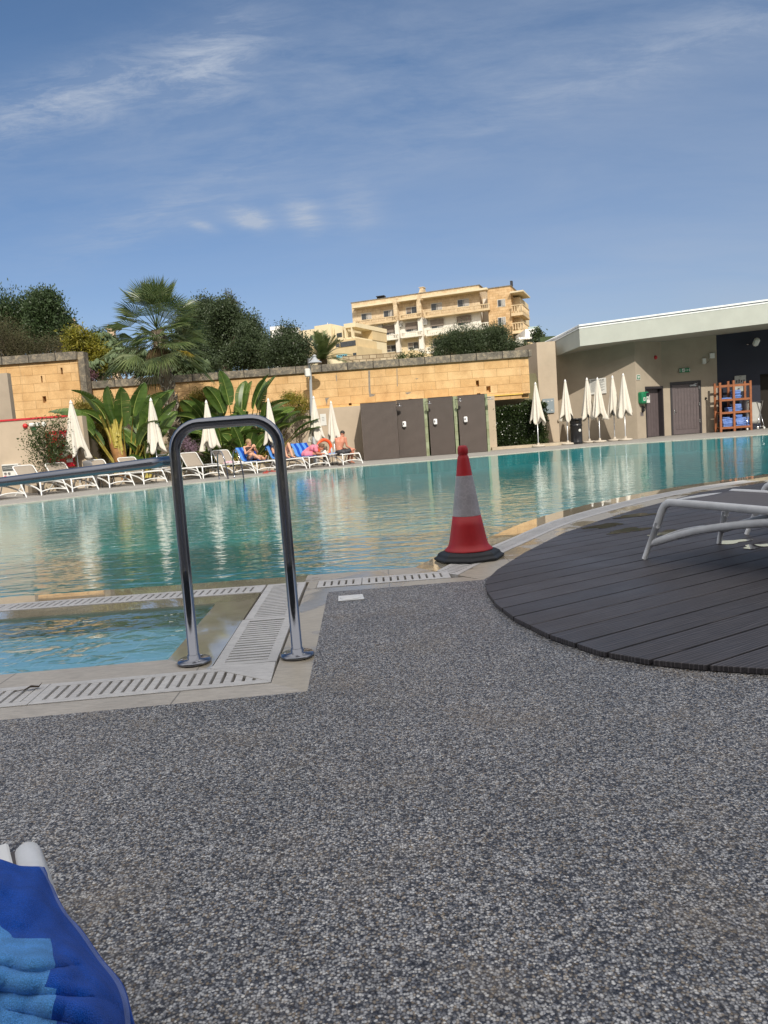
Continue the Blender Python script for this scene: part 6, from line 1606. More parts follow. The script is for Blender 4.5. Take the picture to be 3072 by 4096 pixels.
def person(label, cat, J, skin, hair=None, hairstyle='short', fem=False):
    P_ = {k_: Vector(v_) for k_, v_ in J.items() if not isinstance(v_, str)}
    t = thing('person', label, 'person', (P_['pelvis'].x, P_['pelvis'].y, .0)); O_ = tuple(t.location)
    b = MB(); pel, che, nk = P_['pelvis'], P_['chest'], P_['neck']; wa = P_.get('waist', pel.lerp(che, .5))
    sd = (P_['shR']-P_['shL']).normalized(); wd = .10 if fem else .115
    hsd = (P_['hipR']-P_['hipL']).normalized()
    capsule(b, P_['hipL'], P_['hipR'], .105, .105); capsule(b, pel, wa, .125 if fem else .13, .105 if fem else .12)
    for k_ in (-1, 1):
        capsule(b, wa+sd*.035*k_, che+sd*.07*k_, .09 if fem else .105, wd); capsule(b, che+sd*.07*k_, nk+sd*.07*k_-(nk-che).normalized()*.06, wd, .07)
    capsule(b, P_['shL'], P_['shR'], .062, .062); capsule(b, nk-(nk-che).normalized()*.04, P_['head'].lerp(nk, .45), .055, .05)
    for s_ in 'LR':
        capsule(b, P_['sh'+s_], P_['el'+s_], .055 if not fem else .045, .040 if not fem else .034); capsule(b, P_['el'+s_], P_['ha'+s_], .040 if not fem else .034, .026)
        capsule(b, P_['hip'+s_], P_['kn'+s_], .088, .056); capsule(b, P_['kn'+s_], P_['an'+s_], .056, .036)
        c_ = P_['kn'+s_].lerp(P_['an'+s_], .3); b.ball(c_+Vector((0, .012, 0)), .058, 10)
        hl = P_['an'+s_]; capsule(b, hl, hl.lerp(P_['toe'+s_], .85), .036, .028); 
        dt = (P_['toe'+s_]-hl).normalized(); lat = dt.cross(Vector((0, 0, 1))); lat = lat.normalized() if lat.length > .1 else Vector((1, 0, 0))
        for q in range(5): b.tube([hl.lerp(P_['toe'+s_], .8)+lat*(q-2)*.016, P_['toe'+s_]+lat*(q-2)*.017-dt*.006*abs(q-1)], [.011, .009], 6)
        hd = P_.get('hd'+s_, (P_['ha'+s_]-P_['el'+s_])); hand(b, P_['ha'+s_], hd, P_.get('pn'+s_, Vector((0, 0, -1))), .9)
    M = headm(b, P_['head'], P_['face'], P_.get('up', P_['head']-nk))
    o = b.build('body', skin, t, off=O_); remesh(o, .0085, 5)
    # eyes
    f = P_['face'].normalized(); u_ = P_.get('up', P_['head']-nk); u_ = (u_-f*u_.dot(f)).normalized(); sdh = f.cross(u_)
    b = MB()
    for k_ in (-1, 1): b.ball(P_['head']+f*.086+u_*.012+sdh*.031*k_, .011, 8)
    b.build('eyes', M_INK, t, off=O_)
    b = MB(); hc = P_['head']-f*.018+u_*.045
    if hairstyle == 'short': b.ball(hc-f*.006, .089, 14)
    else: b.ball(hc-f*.004, .094, 14); b.ball(hc-f*.05-u_*.03, .075, 12)
    if hairstyle == 'bun': b.ball(P_['head']-f*.10+u_*.06, .04, 10)
    if hairstyle == 'pony': 
        h0 = P_['head']-f*.09+u_*.07; b.tube(smooth_path([h0, h0-f*.05-u_*.02, h0-f*.03-u_*.13, h0+f*.02-u_*.22], 3), [.03, .035, .04, .035, .03, .03, .025, .02, .015, .01][:10], 8)
    o = b.build('hair', hair, t, off=O_); remesh(o, .01, 3)
    return t, P_, O_
def garment(t, O_, name, caps, mat, vox=.01):
    b = MB()
    for (p, q, r0, r1) in caps: capsule(b, p, q, r0, r1)
    o = b.build(name, mat, t, off=O_); remesh(o, vox, 3); return o
H_BLOND = paint('hair_blonde', (.36, .24, .12), .6, .2, 30); H_DARK = paint('hair_dark', (.025, .018, .014), .6); H_BROWN = paint('hair_brown', (.14, .08, .045), .6, .2, 30)
# 1: woman with a phone, leaning back
L8 = lambda x, y, z: lw('8', x, y, z)
fd = (L8(0, 0, 0)-L8(1, 0, 0)).normalized()      # towards the feet
rt = (L8(0, -1, 0)-L8(0, 0, 0)).normalized()
J = dict(pelvis=L8(1.08, 0, .53), waist=L8(1.17, 0, .66), chest=L8(1.26, 0, .80), neck=L8(1.32, 0, .94), head=L8(1.28, -.02, 1.05), face=fd*1.0+rt*.45-V3(0, 0, .35), up=V3(0, 0, 1)+fd*.2,
         shL=L8(1.30, .155, .885), shR=L8(1.30, -.155, .885), elL=L8(1.10, .22, .68), elR=L8(1.08, -.22, .70), haL=L8(.95, .05, .84), haR=L8(.93, -.08, .85), hdL=fd*.4+rt*.4+V3(0, 0, .8), hdR=fd*.4-rt*.4+V3(0, 0, .8), pnL=-fd, pnR=-fd,
         hipL=L8(1.06, .09, .50), hipR=L8(1.06, -.09, .50), knL=L8(.68, .10, .62), knR=L8(.66, -.09, .55), anL=L8(.30, .05, .46), anR=L8(.26, -.10, .45), toeL=L8(.17, .05, .58), toeR=L8(.13, -.12, .57))
t, P_, O_ = person('reclining blonde woman in patterned bikini looking at a phone, on a blue towel', 'person', J, M_SKIN, H_BLOND, 'bun', True)
M_BIK = paint('bikini_pattern', (.045, .022, .018), .8, .5, 30)
sd = (P_['shR']-P_['shL']).normalized()
garment(t, O_, 'bikini_top', [(P_['chest']-sd*.07+fd*.02, P_['chest']-sd*.06+fd*.055, .112, .09), (P_['chest']+sd*.07+fd*.02, P_['chest']+sd*.06+fd*.055, .112, .09), (P_['chest']-sd*.09, P_['chest']+sd*.09, .112, .112)], M_BIK)
garment(t, O_, 'bikini_bottom', [(P_['hipL'], P_['hipR'], .128, .128)], M_BIK)
b = MB(); pc = (P_['haL']+P_['haR'])/2+V3(0, 0, .10); b.box((0, 0, 0), (.15, .012, .075), bev=.004); ob = b.build('phone', M_BLACKP); ob.location = pc; ob.rotation_euler = (.2, 0, R(HDS['8'])+R(90)); tag(ob, 'dark phone held up by the reclining woman', 'phone')
# 2: sunbather mostly hidden by the rail, knees up
L9 = lambda x, y, z: lw('9', x, y, z)
J = dict(pelvis=L9(1.02, 0, .52), waist=L9(1.19, 0, .60), chest=L9(1.37, 0, .73), neck=L9(1.48, 0, .83), head=L9(1.54, 0, .93), face=fd+V3(0, 0, .1), up=V3(0, 0, 1)-fd*.1,
         shL=L9(1.45, .17, .79), shR=L9(1.45, -.17, .79), elL=L9(1.16, .26, .62), elR=L9(1.14, -.26, .62), haL=L9(.92, .20, .60), haR=L9(.92, -.20, .60),
         hipL=L9(1.0, .09, .50), hipR=L9(1.0, -.09, .50), knL=L9(.62, .10, .86), knR=L9(.60, -.10, .90), anL=L9(.40, .08, .46), anR=L9(.34, -.10, .46), toeL=L9(.20, .08, .43), toeR=L9(.13, -.10, .43))
t, P_, O_ = person('sunbather mostly hidden by the handrail post, with bare bent knees', 'person', J, M_SKIN, H_DARK, 'short')
garment(t, O_, 'black_top', [(P_['pelvis'], P_['chest'], .13, .135), (P_['shL'], P_['shR'], .085, .085), (P_['chest']-sd*.08, P_['chest']+sd*.08, .12, .12)], M_INK)
garment(t, O_, 'shorts', [(P_['hipL'], P_['hipR'], .118, .118), (P_['hipL'], P_['hipL'].lerp(P_['knL'], .3), .1, .09), (P_['hipR'], P_['hipR'].lerp(P_['knR'], .3), .1, .09)], M_INK)
# 3: woman in pink bent over a book
def W3(x, y, Y): return D(x, y, Y)
Yp = 27.1
J = dict(pelvis=W3(1222, 1822, Yp), waist=W3(1233, 1806, Yp), chest=W3(1252, 1793, Yp-.1), neck=W3(1270, 1786, Yp-.15), head=W3(1286, 1789, Yp-.2), face=V3(.65, -.15, -.75), up=V3(.75, 0, .6),
         shL=W3(1262, 1788, Yp+.08), shR=W3(1262, 1791, Yp-.32), elL=W3(1270, 1812, Yp+.10), elR=W3(1268, 1813, Yp-.36), haL=W3(1291, 1816, Yp-.05), haR=W3(1289, 1818, Yp-.30), hdL=V3(1, -.2, -.1), hdR=V3(1, .2, -.1),
         hipL=W3(1228, 1823, Yp+.08), hipR=W3(1228, 1825, Yp-.14), knL=W3(1281, 1812, Yp+.1), knR=W3(1277, 1820, Yp-.28), anL=W3(1262, 1834, Yp+.0), anR=W3(1250, 1834, Yp-.2), toeL=W3(1280, 1836, Yp-.05), toeR=W3(1268, 1837, Yp-.25))
for k_ in list(J):
    if k_ not in ('face', 'up', 'hdL', 'hdR') and J[k_].z < .47: J[k_].z = .47
t, P_, O_ = person('woman in a pink dress bent forward over a book, hair tied back', 'person', J, M_SKIN2, H_BROWN, 'pony', True)
M_PINK = paint('dress_pink', (.72, .22, .30), .85, .12, 14, .3, 60)
sd3 = (P_['shR']-P_['shL']).normalized()
garment(t, O_, 'dress', [(P_['pelvis'], P_['waist'], .16, .14), (P_['waist'], P_['chest'], .14, .14), (P_['chest']-sd3*.07, P_['chest']+sd3*.07, .125, .125), (P_['shL'], P_['shR'], .08, .08), (P_['chest'], P_['neck'], .125, .075), (P_['hipL'], P_['hipR'], .135, .135), (P_['hipL'], P_['hipL'].lerp(P_['knL'], .35), .13, .11), (P_['hipR'], P_['hipR'].lerp(P_['knR'], .35), .13, .11), (P_['shR'], P_['shR'].lerp(P_['elR'], .5), .075, .07), (P_['shL'], P_['shL'].lerp(P_['elL'], .5), .075, .07)], M_PINK)
bc = (P_['haL']+P_['haR'])/2+V3(.07, 0, .0); b = MB(); 
for s_ in (-1, 1): b.box((0, s_*.075, .01), (.2, .15, .014), M=Euler((s_*.22, 0, 0)).to_matrix().to_4x4())
ob = b.build('open_book', M_SIGNW); ob.location = bc; ob.rotation_euler = (.5, -.25, .2); tag(ob, 'open white book read by the woman in pink', 'book')
# 4: shirtless man sitting with his back turned
Ym = 27.0
J = dict(pelvis=W3(1361, 1816, Ym), waist=W3(1357, 1797, Ym), chest=W3(1360, 1776, Ym), neck=W3(1366, 1757, Ym), head=W3(1371, 1745, Ym+.03), face=V3(.35, .9, -.5), up=V3(.1, .25, 1),
         shL=W3(1345, 1766, Ym+.02), shR=W3(1381, 1762, Ym+.06), elL=W3(1346, 1797, Ym+.2), elR=W3(1388, 1793, Ym+.05), haL=W3(1392, 1805, Ym+.35), haR=W3(1409, 1804, Ym+.12), hdL=V3(1, .2, 0), hdR=V3(1, 0, -.1),
         hipL=W3(1354, 1819, Ym+.04), hipR=W3(1374, 1818, Ym+.0), knL=W3(1400, 1812, Ym+.42), knR=W3(1413, 1806, Ym+.15), anL=W3(1392, 1846, Ym+.45), anR=W3(1405, 1843, Ym+.2), toeL=W3(1404, 1850, Ym+.5), toeR=W3(1418, 1848, Ym+.3))
dz = .53-J['pelvis'].z
for k_ in J:
    if k_ not in ('face', 'up', 'hdL', 'hdR', 'anL', 'anR', 'toeL', 'toeR'): J[k_].z += dz*.6
for k_ in ('anL', 'anR'): J[k_].z = .09
for k_ in ('toeL', 'toeR'): J[k_].z = .035
t, P_, O_ = person('shirtless sunburnt man in dark shorts sitting with his back turned', 'person', J, M_SKIN3, H_DARK, 'short')
garment(t, O_, 'shorts', [(P_['hipL'], P_['hipR'], .125, .125), (P_['pelvis'], P_['waist'].lerp(P_['pelvis'], .75), .14, .135), (P_['hipL'], P_['hipL'].lerp(P_['knL'], .6), .105, .09), (P_['hipR'], P_['hipR'].lerp(P_['knR'], .6), .105, .09)], M_INK)

# ================================================================ LOUNGER WITH TOWEL AT THE BOTTOM LEFT
ZT = .345
fr_c = G(72, 3312, ZT)
fl = make_lounger('white sun lounger corner under the draped blue towel at bottom left', M_NEARW, paint('brown_sling', (.10, .085, .08), .6), 3, rr=.026)
# its top right corner shows; the long side runs down towards the camera
c0 = G(150, 3400, ZT-.02); c1 = G(330, 3980, ZT-.02); dv = (c1-c0); dv.z = 0; dv.normalize()
fl.rotation_euler = (0, 0, math.atan2(dv.y, dv.x))
pr_ = Vector((-dv.y, dv.x, 0)); c0 = G(108, 3410, ZT)
fl.location = (c0.x+pr_.x*-HW*1.0+dv.x*-.045, c0.y+pr_.y*-HW*1.0+dv.y*-.045, .002); fl.scale = (1, 1, .86)
b = MB(); b.span((.0, HW-.056, .392), (1.15, HW-.024, .408), bev=.004); b.span((-.005, -HW+.02, .392), (.03, HW-.057, .408), bev=.004); b.build('sling_edge', M_WHITE, fl)
# towel: rows of (photo x, photo y, height) laid over the lounger, hanging off its long side
rows = [[(-260, 3430, .425), (-60, 3436, .428), (0, 3450, .428), (60, 3476, .425), (112, 3482, .415), (163, 3480, .405)],
        [(-260, 3540, .43), (-60, 3540, .44), (20, 3545, .44), (90, 3548, .43), (150, 3550, .415), (195, 3555, .385)],
        [(-260, 3640, .43), (-60, 3640, .44), (40, 3642, .442), (120, 3645, .435), (185, 3650, .41), (242, 3648, .365)],
        [(-260, 3740, .43), (-60, 3740, .435), (60, 3740, .435), (160, 3742, .425), (245, 3745, .395), (320, 3742, .335)],
        [(-260, 3850, .44), (-60, 3850, .455), (70, 3850, .46), (200, 3850, .455), (310, 3850, .41), (395, 3850, .32)],
        [(-260, 3960, .43), (-60, 3960, .445), (80, 3960, .45), (230, 3960, .455), (370, 3960, .42), (478, 3955, .31)],
        [(-260, 4080, .43), (-60, 4080, .435), (90, 4080, .44), (250, 4080, .45), (400, 4080, .43), (505, 4080, .30)],
        [(-260, 4250, .43), (-60, 4250, .435), (90, 4250, .44), (250, 4250, .44), (400, 4250, .42), (512, 4250, .28)],
        [(-260, 4600, .43), (-60, 4600, .43), (90, 4600, .43), (250, 4600, .43), (400, 4600, .41), (515, 4600, .25)]]
def cr(P, t):
    i = min(int(t), len(P)-2); f = t-i; p0 = P[max(i-1, 0)]; p1 = P[i]; p2 = P[i+1]; p3 = P[min(i+2, len(P)-1)]
    return tuple(.5*((2*p1[k_])+(-p0[k_]+p2[k_])*f+(2*p0[k_]-5*p1[k_]+4*p2[k_]-p3[k_])*f*f+(-p0[k_]+3*p1[k_]-3*p2[k_]+p3[k_])*f**3) for k_ in range(len(p1)))
nu, nv = 96, 60; pts = []; 
for i in range(nu+1):
    tr_ = i/nu*(len(rows)-1); row = []
    for j in range(nv+1):
        tc_ = j/nv*5; colp = [cr([r_[c_] for r_ in rows], tr_) for c_ in range(6)]
        q = cr(colp, tc_); row.append(q)
    pts.append(row)
def g1(x, s_): return math.exp(-(x/s_)**2)
vs = []
for i in range(nu+1):
    for j in range(nv+1):
        x, y, z = pts[i][j]
        # folds of the cloth
        yf = 3868+.05*x+14*math.sin(x*.012); fade = 1/(1+math.exp((x-250)/25))
        z += (.012*g1(y-yf+26, 26)-.012*g1(y-yf-2, 9)+.010*g1(y-yf-34, 26))*fade
        yf2 = 3962+.14*x; z += (-.014*g1(y-yf2, 14)+.008*g1(y-yf2+36, 24)+.008*g1(y-yf2-40, 30))*(1/(1+math.exp((x-330)/30)))
        # long diagonal fold on the dark side
        d_ = (x-235)-(y-3800)*.95; z += .018*g1(d_-20, 34)*(y > 3700)*min(1, max(0, (y-3760)/60))-.020*g1(d_-95, 26)*min(1, max(0, (y-3740)/80))
        z += .0025*math.sin(x*.045+y*.02)+.002*math.sin(y*.05-x*.02)
        vs.append(G(x, y, z))
O_ = (vs[0].x, vs[0].y, .0)
b = MB()
for i in range(nu):
    for j in range(nv):
        x = sum(pts[i+a][j+c_][0] for a in (0, 1) for c_ in (0, 1))/4; y = sum(pts[i+a][j+c_][1] for a in (0, 1) for c_ in (0, 1))/4
        b.m = 0
        idx = (i*(nv+1)+j, (i+1)*(nv+1)+j, (i+1)*(nv+1)+j+1, i*(nv+1)+j+1)
        b.f.append(idx[::-1]); b.mi.append(b.m); b.sm.append(True)
b.v = [tuple(v) for v in vs]
# edge that hangs down the side of the frame
n0 = len(b.v); 
for i in range(nu+1):
    v0 = vs[i*(nv+1)+nv]; 
    for k_ in (1, 2, 3): b.v.append((v0.x+.004*k_*math.sin(i*.3), v0.y+.002*k_, v0.z-.035*k_))
for i in range(nu):
    for k_ in range(3):
        a = (i*(nv+1)+nv) if k_ == 0 else n0+i*3+k_-1; c_ = ((i+1)*(nv+1)+nv) if k_ == 0 else n0+(i+1)*3+k_-1
        b.f.append((a, c_, n0+(i+1)*3+k_, n0+i*3+k_)[::-1]); b.mi.append(0); b.sm.append(True)
def terry(name, col):
    k = N(name); v = k.coord(); a = k.noise(v, 900, 2, .6); c = k.noise(v, 25, 4, .6)
    cc = k.mix(1, k.ramp(a, [(.25, tuple(x*.6 for x in col)), (.75, tuple(min(1, x*1.3) for x in col))]), k.ramp(c, [(.3, .82), (.7, 1.12)]), 'MULTIPLY')
    k.pbr(cc, .95, 0, k.bump(a, .7, .003), .1); k.p.inputs['Sheen Weight'].default_value = .12; k.p.inputs['Sheen Roughness'].default_value = .5
    return k.mat
def terry3(name):
    k = N(name); v = k.coord(); a = k.noise(v, 700, 2, .6); c = k.noise(v, 22, 5, .65)
    at_ = k.n('Attribute'); at_.attribute_name = 'stripe'; ed = k.n('Attribute'); ed.attribute_name = 'hem'
    jit = k.math('MULTIPLY', k.math('SUBTRACT', k.noise(v, 160, 2), .5), 6.0)
    m1_ = k.ramp(k.math('ADD', k.math('ADD', k.math('MULTIPLY', at_.outputs['Fac'], .1), k.math('MULTIPLY', jit, .02)), .5), [(.46, 0.0), (.54, 1.0)])
    base = k.mix(m1_, (.007, .085, .47), (.10, .34, .76))
    m2_ = k.ramp(k.math('ADD', k.math('MULTIPLY', ed.outputs['Fac'], .1), .5), [(.46, 0.0), (.54, 1.0)])
    base = k.mix(m2_, base, (.17, .25, .60))
    cc = k.mix(1, base, k.ramp(a, [(.3, .62), (.7, 1.3)]), 'MULTIPLY'); cc = k.mix(1, cc, k.ramp(c, [(.3, .78), (.7, 1.15)]), 'MULTIPLY')
    hgt_ = k.mix(.4, a, c)
    k.pbr(cc, .95, 0, k.bump(hgt_, .9, .006), .05); k.p.inputs['Sheen Weight'].default_value = .1
    return k.mat
ob = b.build('pool_towel', [terry3('terry_stripes')], off=O_)
sdv = []; hmv = []
for i in range(nu+1):
    for j in range(nv+1):
        x, y, z = pts[i][j]
        lim = 192+10*math.sin((y-3780)*.018)+(34 if y > 3955 else 0)
        s1 = min(y-3776, lim-x); s2 = min(3778-y, y-3560, (-14+(y-3640)*.45)-x)
        sdv.append(max(s1, s2)); u_ = j/nv; hmv.append(min(u_-.93, .985-u_)*400)
nvt = len(ob.data.vertices)
sdv += [-50]*(nvt-len(sdv)); hmv += [-50]*(nvt-len(hmv))
for nm, arr in (('stripe', sdv), ('hem', hmv)):
    at_ = ob.data.attributes.new(nm, 'FLOAT', 'POINT'); at_.data.foreach_set('value', np.array(arr, dtype=np.float32))
ob.modifiers.new('t', 'SOLIDIFY').thickness = .006
tag(ob, 'large close blue striped towel draped over the lounger at bottom left', 'towel')
# ================================================================ BUILDINGS BEHIND
M_FLAT = blocks('flats_stone', (.60, .48, .33), (.68, .56, .40), .8, .35, .012, grime=.45)
M_FLATW = paint('flats_paint', (.74, .71, .64), .85, .06, .8); M_FLATC = paint('flats_cream', (.66, .54, .35), .85, .10, .6); M_FLATO = blocks('flats_orange', (.57, .38, .20), (.65, .46, .27), .8, .35, .012, grime=.25)
M_SLABW = paint('slab_cream', (.68, .58, .40), .8, .1, .5); M_BALW = paint('baluster_stone', (.72, .66, .54), .8, .1, 2)
M_CURT = paint('curtain', (.42, .40, .37), .9, .2, 6); M_WIN = paint('window_pane', (.045, .05, .055), .15, .3, 3, spec=.5); M_BLIND = paint('brown_blind', (.22, .18, .15), .8, .15, 8); M_WFR = paint('window_frame', (.60, .58, .52), .5)
M_AC = paint('ac_unit', (.5, .5, .48), .5, .1, 4)
def Z8(x, y): return (1380+x/2.07375, 1120+y/2.07375)
class Fac:
    def __init__(s, xa, Ya, xb, Yb, ty=1300):
        a = D(xa, ty, Ya); c = D(xb, ty, Yb); s.p = Vector((a.x, a.y)); s.d = Vector((c.x-a.x, c.y-a.y)).normalized(); s.n = Vector((s.d.y, -s.d.x))
        s.ang = math.atan2(s.d.y, s.d.x)
    def hit(s, x, y, off=0.0):
        p0 = s.p+s.n*off; u = s_on(p0, s.d, x, y); q = p0+s.d*u
        r_ = ray(x, y); return u, EYE+r_.z*(q.y/r_.y)
    def box(s, b, s0, s1, z0, z1, d0, d1):
        """d: distance out of the wall plane towards the viewer"""
        A = lambda u, o_: s.p+s.d*u+s.n*o_
        b.prism([A(s0, d0), A(s1, d0), A(s1, d1), A(s0, d1)], z0, z1)
    def pxbox(s, b, x0, x1, y0, y1, d0, d1, f=Z8, off=0.0):
        xm, ym = (x0+x1)/2, (y0+y1)/2
        s0 = s.hit(*f(x0, ym), off)[0]; s1 = s.hit(*f(x1, ym), off)[0]; z1 = s.hit(*f(xm, y0), off)[1]; z0 = s.hit(*f(xm, y1), off)[1]
        s.box(b, s0, s1, z0, z1, d0, d1); return s0, s1, z0, z1
F = Fac(1412, 116, 1913, 109.3)
bo_ = Vector((F.p.x, F.p.y, 4)); ap = thing('apartment_building', 'tall yellow stone apartment block with balustraded balconies on the hill', 'building', bo_)
def part(b, name, mat, parent=ap, off=None): return b.build(name, mat, parent, off=off or bo_)
zr0 = F.hit(*Z8(68, 192))[1]; zr1 = F.hit(*Z8(1105, 45))[1]; zr = (zr0+zr1)/2
sE = F.hit(*Z8(1120, 200))[0]; sW = F.hit(*Z8(1385, 200))[0]; sWs = F.hit(*Z8(1192, 200))[0]
# storey lines
zb1 = F.hit(*Z8(250, 365))[1]; zb2 = F.hit(*Z8(265, 508))[1]
b = MB(); F.box(b, 0, sE, zb1, zr, -10, 0); part(b, 'upper_wall', M_FLAT)
b = MB(); F.box(b, 0, sE, zb2, zb1-.01, -10, 0); part(b, 'white_wall', M_FLATW)
b = MB(); F.box(b, 0, sE, 2, zb2-.01, -10, 0); part(b, 'lower_wall', M_FLATC)
b = MB(); F.box(b, sE, sWs, 2, zr-1.6, -10, -2.2); part(b, 'recess_wall', M_FLATW)
b = MB(); F.box(b, sWs, sW, 2, zr-.8, -10, .6); wing = part(b, 'brick_wing', M_FLATO)
b = MB(); F.box(b, -.1, sE+.1, zr, zr+.12, -10, .08); F.box(b, sWs-.05, sW+.1, zr-.8, zr-.67, -10, .68); part(b, 'parapet_cap', M_COPE)
for (x0, x1) in ((420, 452), (613, 650)):
    b = MB(); s0 = F.hit(*Z8(x0, 300))[0]; s1 = F.hit(*Z8(x1, 300))[0]; F.box(b, s0, s1, zb1, zr-.3, 0.002, .9); part(b, 'pilaster', M_FLAT); b = MB(); F.box(b, s0, s1, 4, zb1-.01, 0.002, .85); part(b, 'pilaster', M_FLATW)
for (x0, x1, y0, y1, dd) in ((82, 414, 207, 222, 1.3), (455, 615, 166, 181, 1.3), (650, 1195, 112, 128, 1.5)):
    b = MB(); F.pxbox(b, x0, x1, y0, y1, .005, dd); part(b, 'roof_slab', M_SLABW)
nbal = [0]
def balcony(x0, x1, yt, yb, dd, mat, parent=ap, fac=F, f=Z8, solid=False, off=0.0):
    """yt/yb: photo rows of rail top and slab bottom at mid length"""
    xm = (x0+x1)/2; s0 = fac.hit(*f(x0, (yt+yb)/2), off)[0]; s1 = fac.hit(*f(x1, (yt+yb)/2), off)[0]; zt_ = fac.hit(*f(xm, yt), off)[1]; z0 = fac.hit(*f(xm, yb), off)[1]
    b = MB(); h_ = zt_-z0; zs_ = z0+h_*.32
    fac.box(b, s0, s1, z0, zs_, .004, dd); sl = b.build('balcony', mat, parent, off=bo_)
    b = MB(); fac.box(b, s0, s1, zt_-.13, zt_, dd-.22, dd-.02); n_ = max(3, int((s1-s0)/.30))
    for i in range(n_+1):
        u = s0+.08+(s1-s0-.16)*i/n_; wb_ = .20 if i % 8 == 0 else .062
        A = fac.p+fac.d*u+fac.n*(dd-.12)
        if wb_ > .1: fac.box(b, u-.1, u+.1, zs_, zt_-.12, dd-.22, dd-.03)
        else: 
            hh_ = zt_-.13-zs_; b.lathe([(.05, 0), (.085, hh_*.25), (.05, hh_*.55), (.06, hh_)], c=(A.x, A.y, zs_), n=6)
    for e in (s0, s1-.2): fac.box(b, e, e+.2, zt_-.13, zt_, .02, dd-.23); fac.box(b, e+.04, e+.16, zs_, zt_-.14, .02, dd*.35)
    b.build('balustrade', mat, sl, off=None).location = (-bo_.x, -bo_.y, -bo_.z)
M_BAL1 = paint('balcony_ochre', (.60, .46, .28), .85, .15, 1); M_BAL2 = paint('balcony_white', (.74, .70, .60), .85, .12, 1)
off_ = -1.3
for (x0, x1, yt, yb, m_) in ((84, 426, 318, 366, M_BAL1), (455, 627, 280, 322, M_BAL1), (658, 1200, 228, 282, M_BAL1), (100, 438, 466, 512, M_BAL2), (464, 636, 428, 474, M_BAL2), (668, 1190, 380, 436, M_BAL2), (520, 648, 574, 612, M_BAL2), (676, 900, 548, 600, M_BAL2)):
    balcony(x0, x1, yt, yb, 1.3, m_, off=1.2)
def window(x0, x1, y0, y1, kind='w', d=0.0, fac=F, f=Z8, parent=ap, curtain=True):
    b = MB(); s0, s1, z0, z1 = fac.pxbox(b, x0, x1, y0, y1, d+.003, d+.05, f, d); o = b.build('window', M_WFR, parent, off=bo_)
    def ch(b, nm, mat): q = b.build(nm, mat, o); q.location = (-bo_.x, -bo_.y, -bo_.z)
    w_ = s1-s0; b = MB(); m_ = (s0+s1)/2
    fac.box(b, s0+.08, m_-.04, z0+.08, z1-.08, d+.052, d+.07); fac.box(b, m_+.04, s1-.08, z0+.08, z1-.08, d+.052, d+.07); ch(b, 'pane', M_WIN)
    b = MB(); 
    if curtain: fac.box(b, m_+.04+(w_*.06), s1-.1, z0+.1, z1-.1, d+.071, d+.074); 
    (None if curtain else fac.box(b, s0+.1, m_-.08, z0+(z1-z0)*.3, z1-.1, d+.071, d+.074)); ch(b, 'curtain', M_CURT if curtain else M_BLIND)
for i, q in enumerate([(135, 222, 275, 338), (320, 408, 250, 312), (506, 597, 222, 285), (712, 806, 190, 255), (932, 1030, 158, 222)]): window(*q, curtain=i % 3 != 2)
for q in [(155, 244, 563, 620), (337, 427, 540, 597), (522, 613, 515, 575), (727, 822, 490, 548)]: window(*q, curtain=False)
for q in [(140, 238, 440, 485), (320, 420, 412, 458), (505, 606, 385, 430), (715, 818, 352, 402), (935, 1040, 325, 380)]: window(*q)
for q in [(133, 240, 405, 463), (313, 420, 380, 435), (500, 612, 353, 407), (707, 818, 326, 380), (927, 1044, 297, 352)]:
    b = MB(); F.pxbox(b, *q, .15, .22, Z8, .2); part(b, 'awning_blind', M_BLIND)
window(1265, 1330, 160, 222, d=.6); window(1268, 1334, 308, 372, d=.6)
for q in [(645, 685, 328, 370), (437, 470, 360, 388), (279, 309, 368, 394), (92, 120, 396, 416)]:
    b = MB(); F.pxbox(b, *q, .1, .5, Z8, .3); part(b, 'air_conditioner', M_AC)
b = MB(); s0, s1, z0, z1 = F.pxbox(b, 614, 648, 75, 135, -1.5, -.2); F.box(b, s0-.1, s1+.1, z1-.5, z1-.35, -1.6, -.1); F.box(b, s0+.05, s1-.05, z1, z1+.25, -1.4, -.3); F.box(b, s0-.05, s1+.05, z1+.25, z1+.35, -1.5, -.2); part(b, 'chimney', M_FLAT)
b = MB()
for i in range(5): u = F.hit(*Z8(230+i*14, 155))[0]; F.box(b, u, u+.35, zr+.15, zr+.75, -2, -1.9)
F.box(b, F.hit(*Z8(228, 155))[0], F.hit(*Z8(296, 155))[0], zr+.75, zr+.85, -2.2, -1.6); part(b, 'roof_rack', M_INK)
b = MB(); u = F.hit(*Z8(1382, 60))[0]; F.box(b, u-.25, u+.05, zr-.6, zr+.1, -1, -.4); part(b, 'roof_pipe', M_INK)
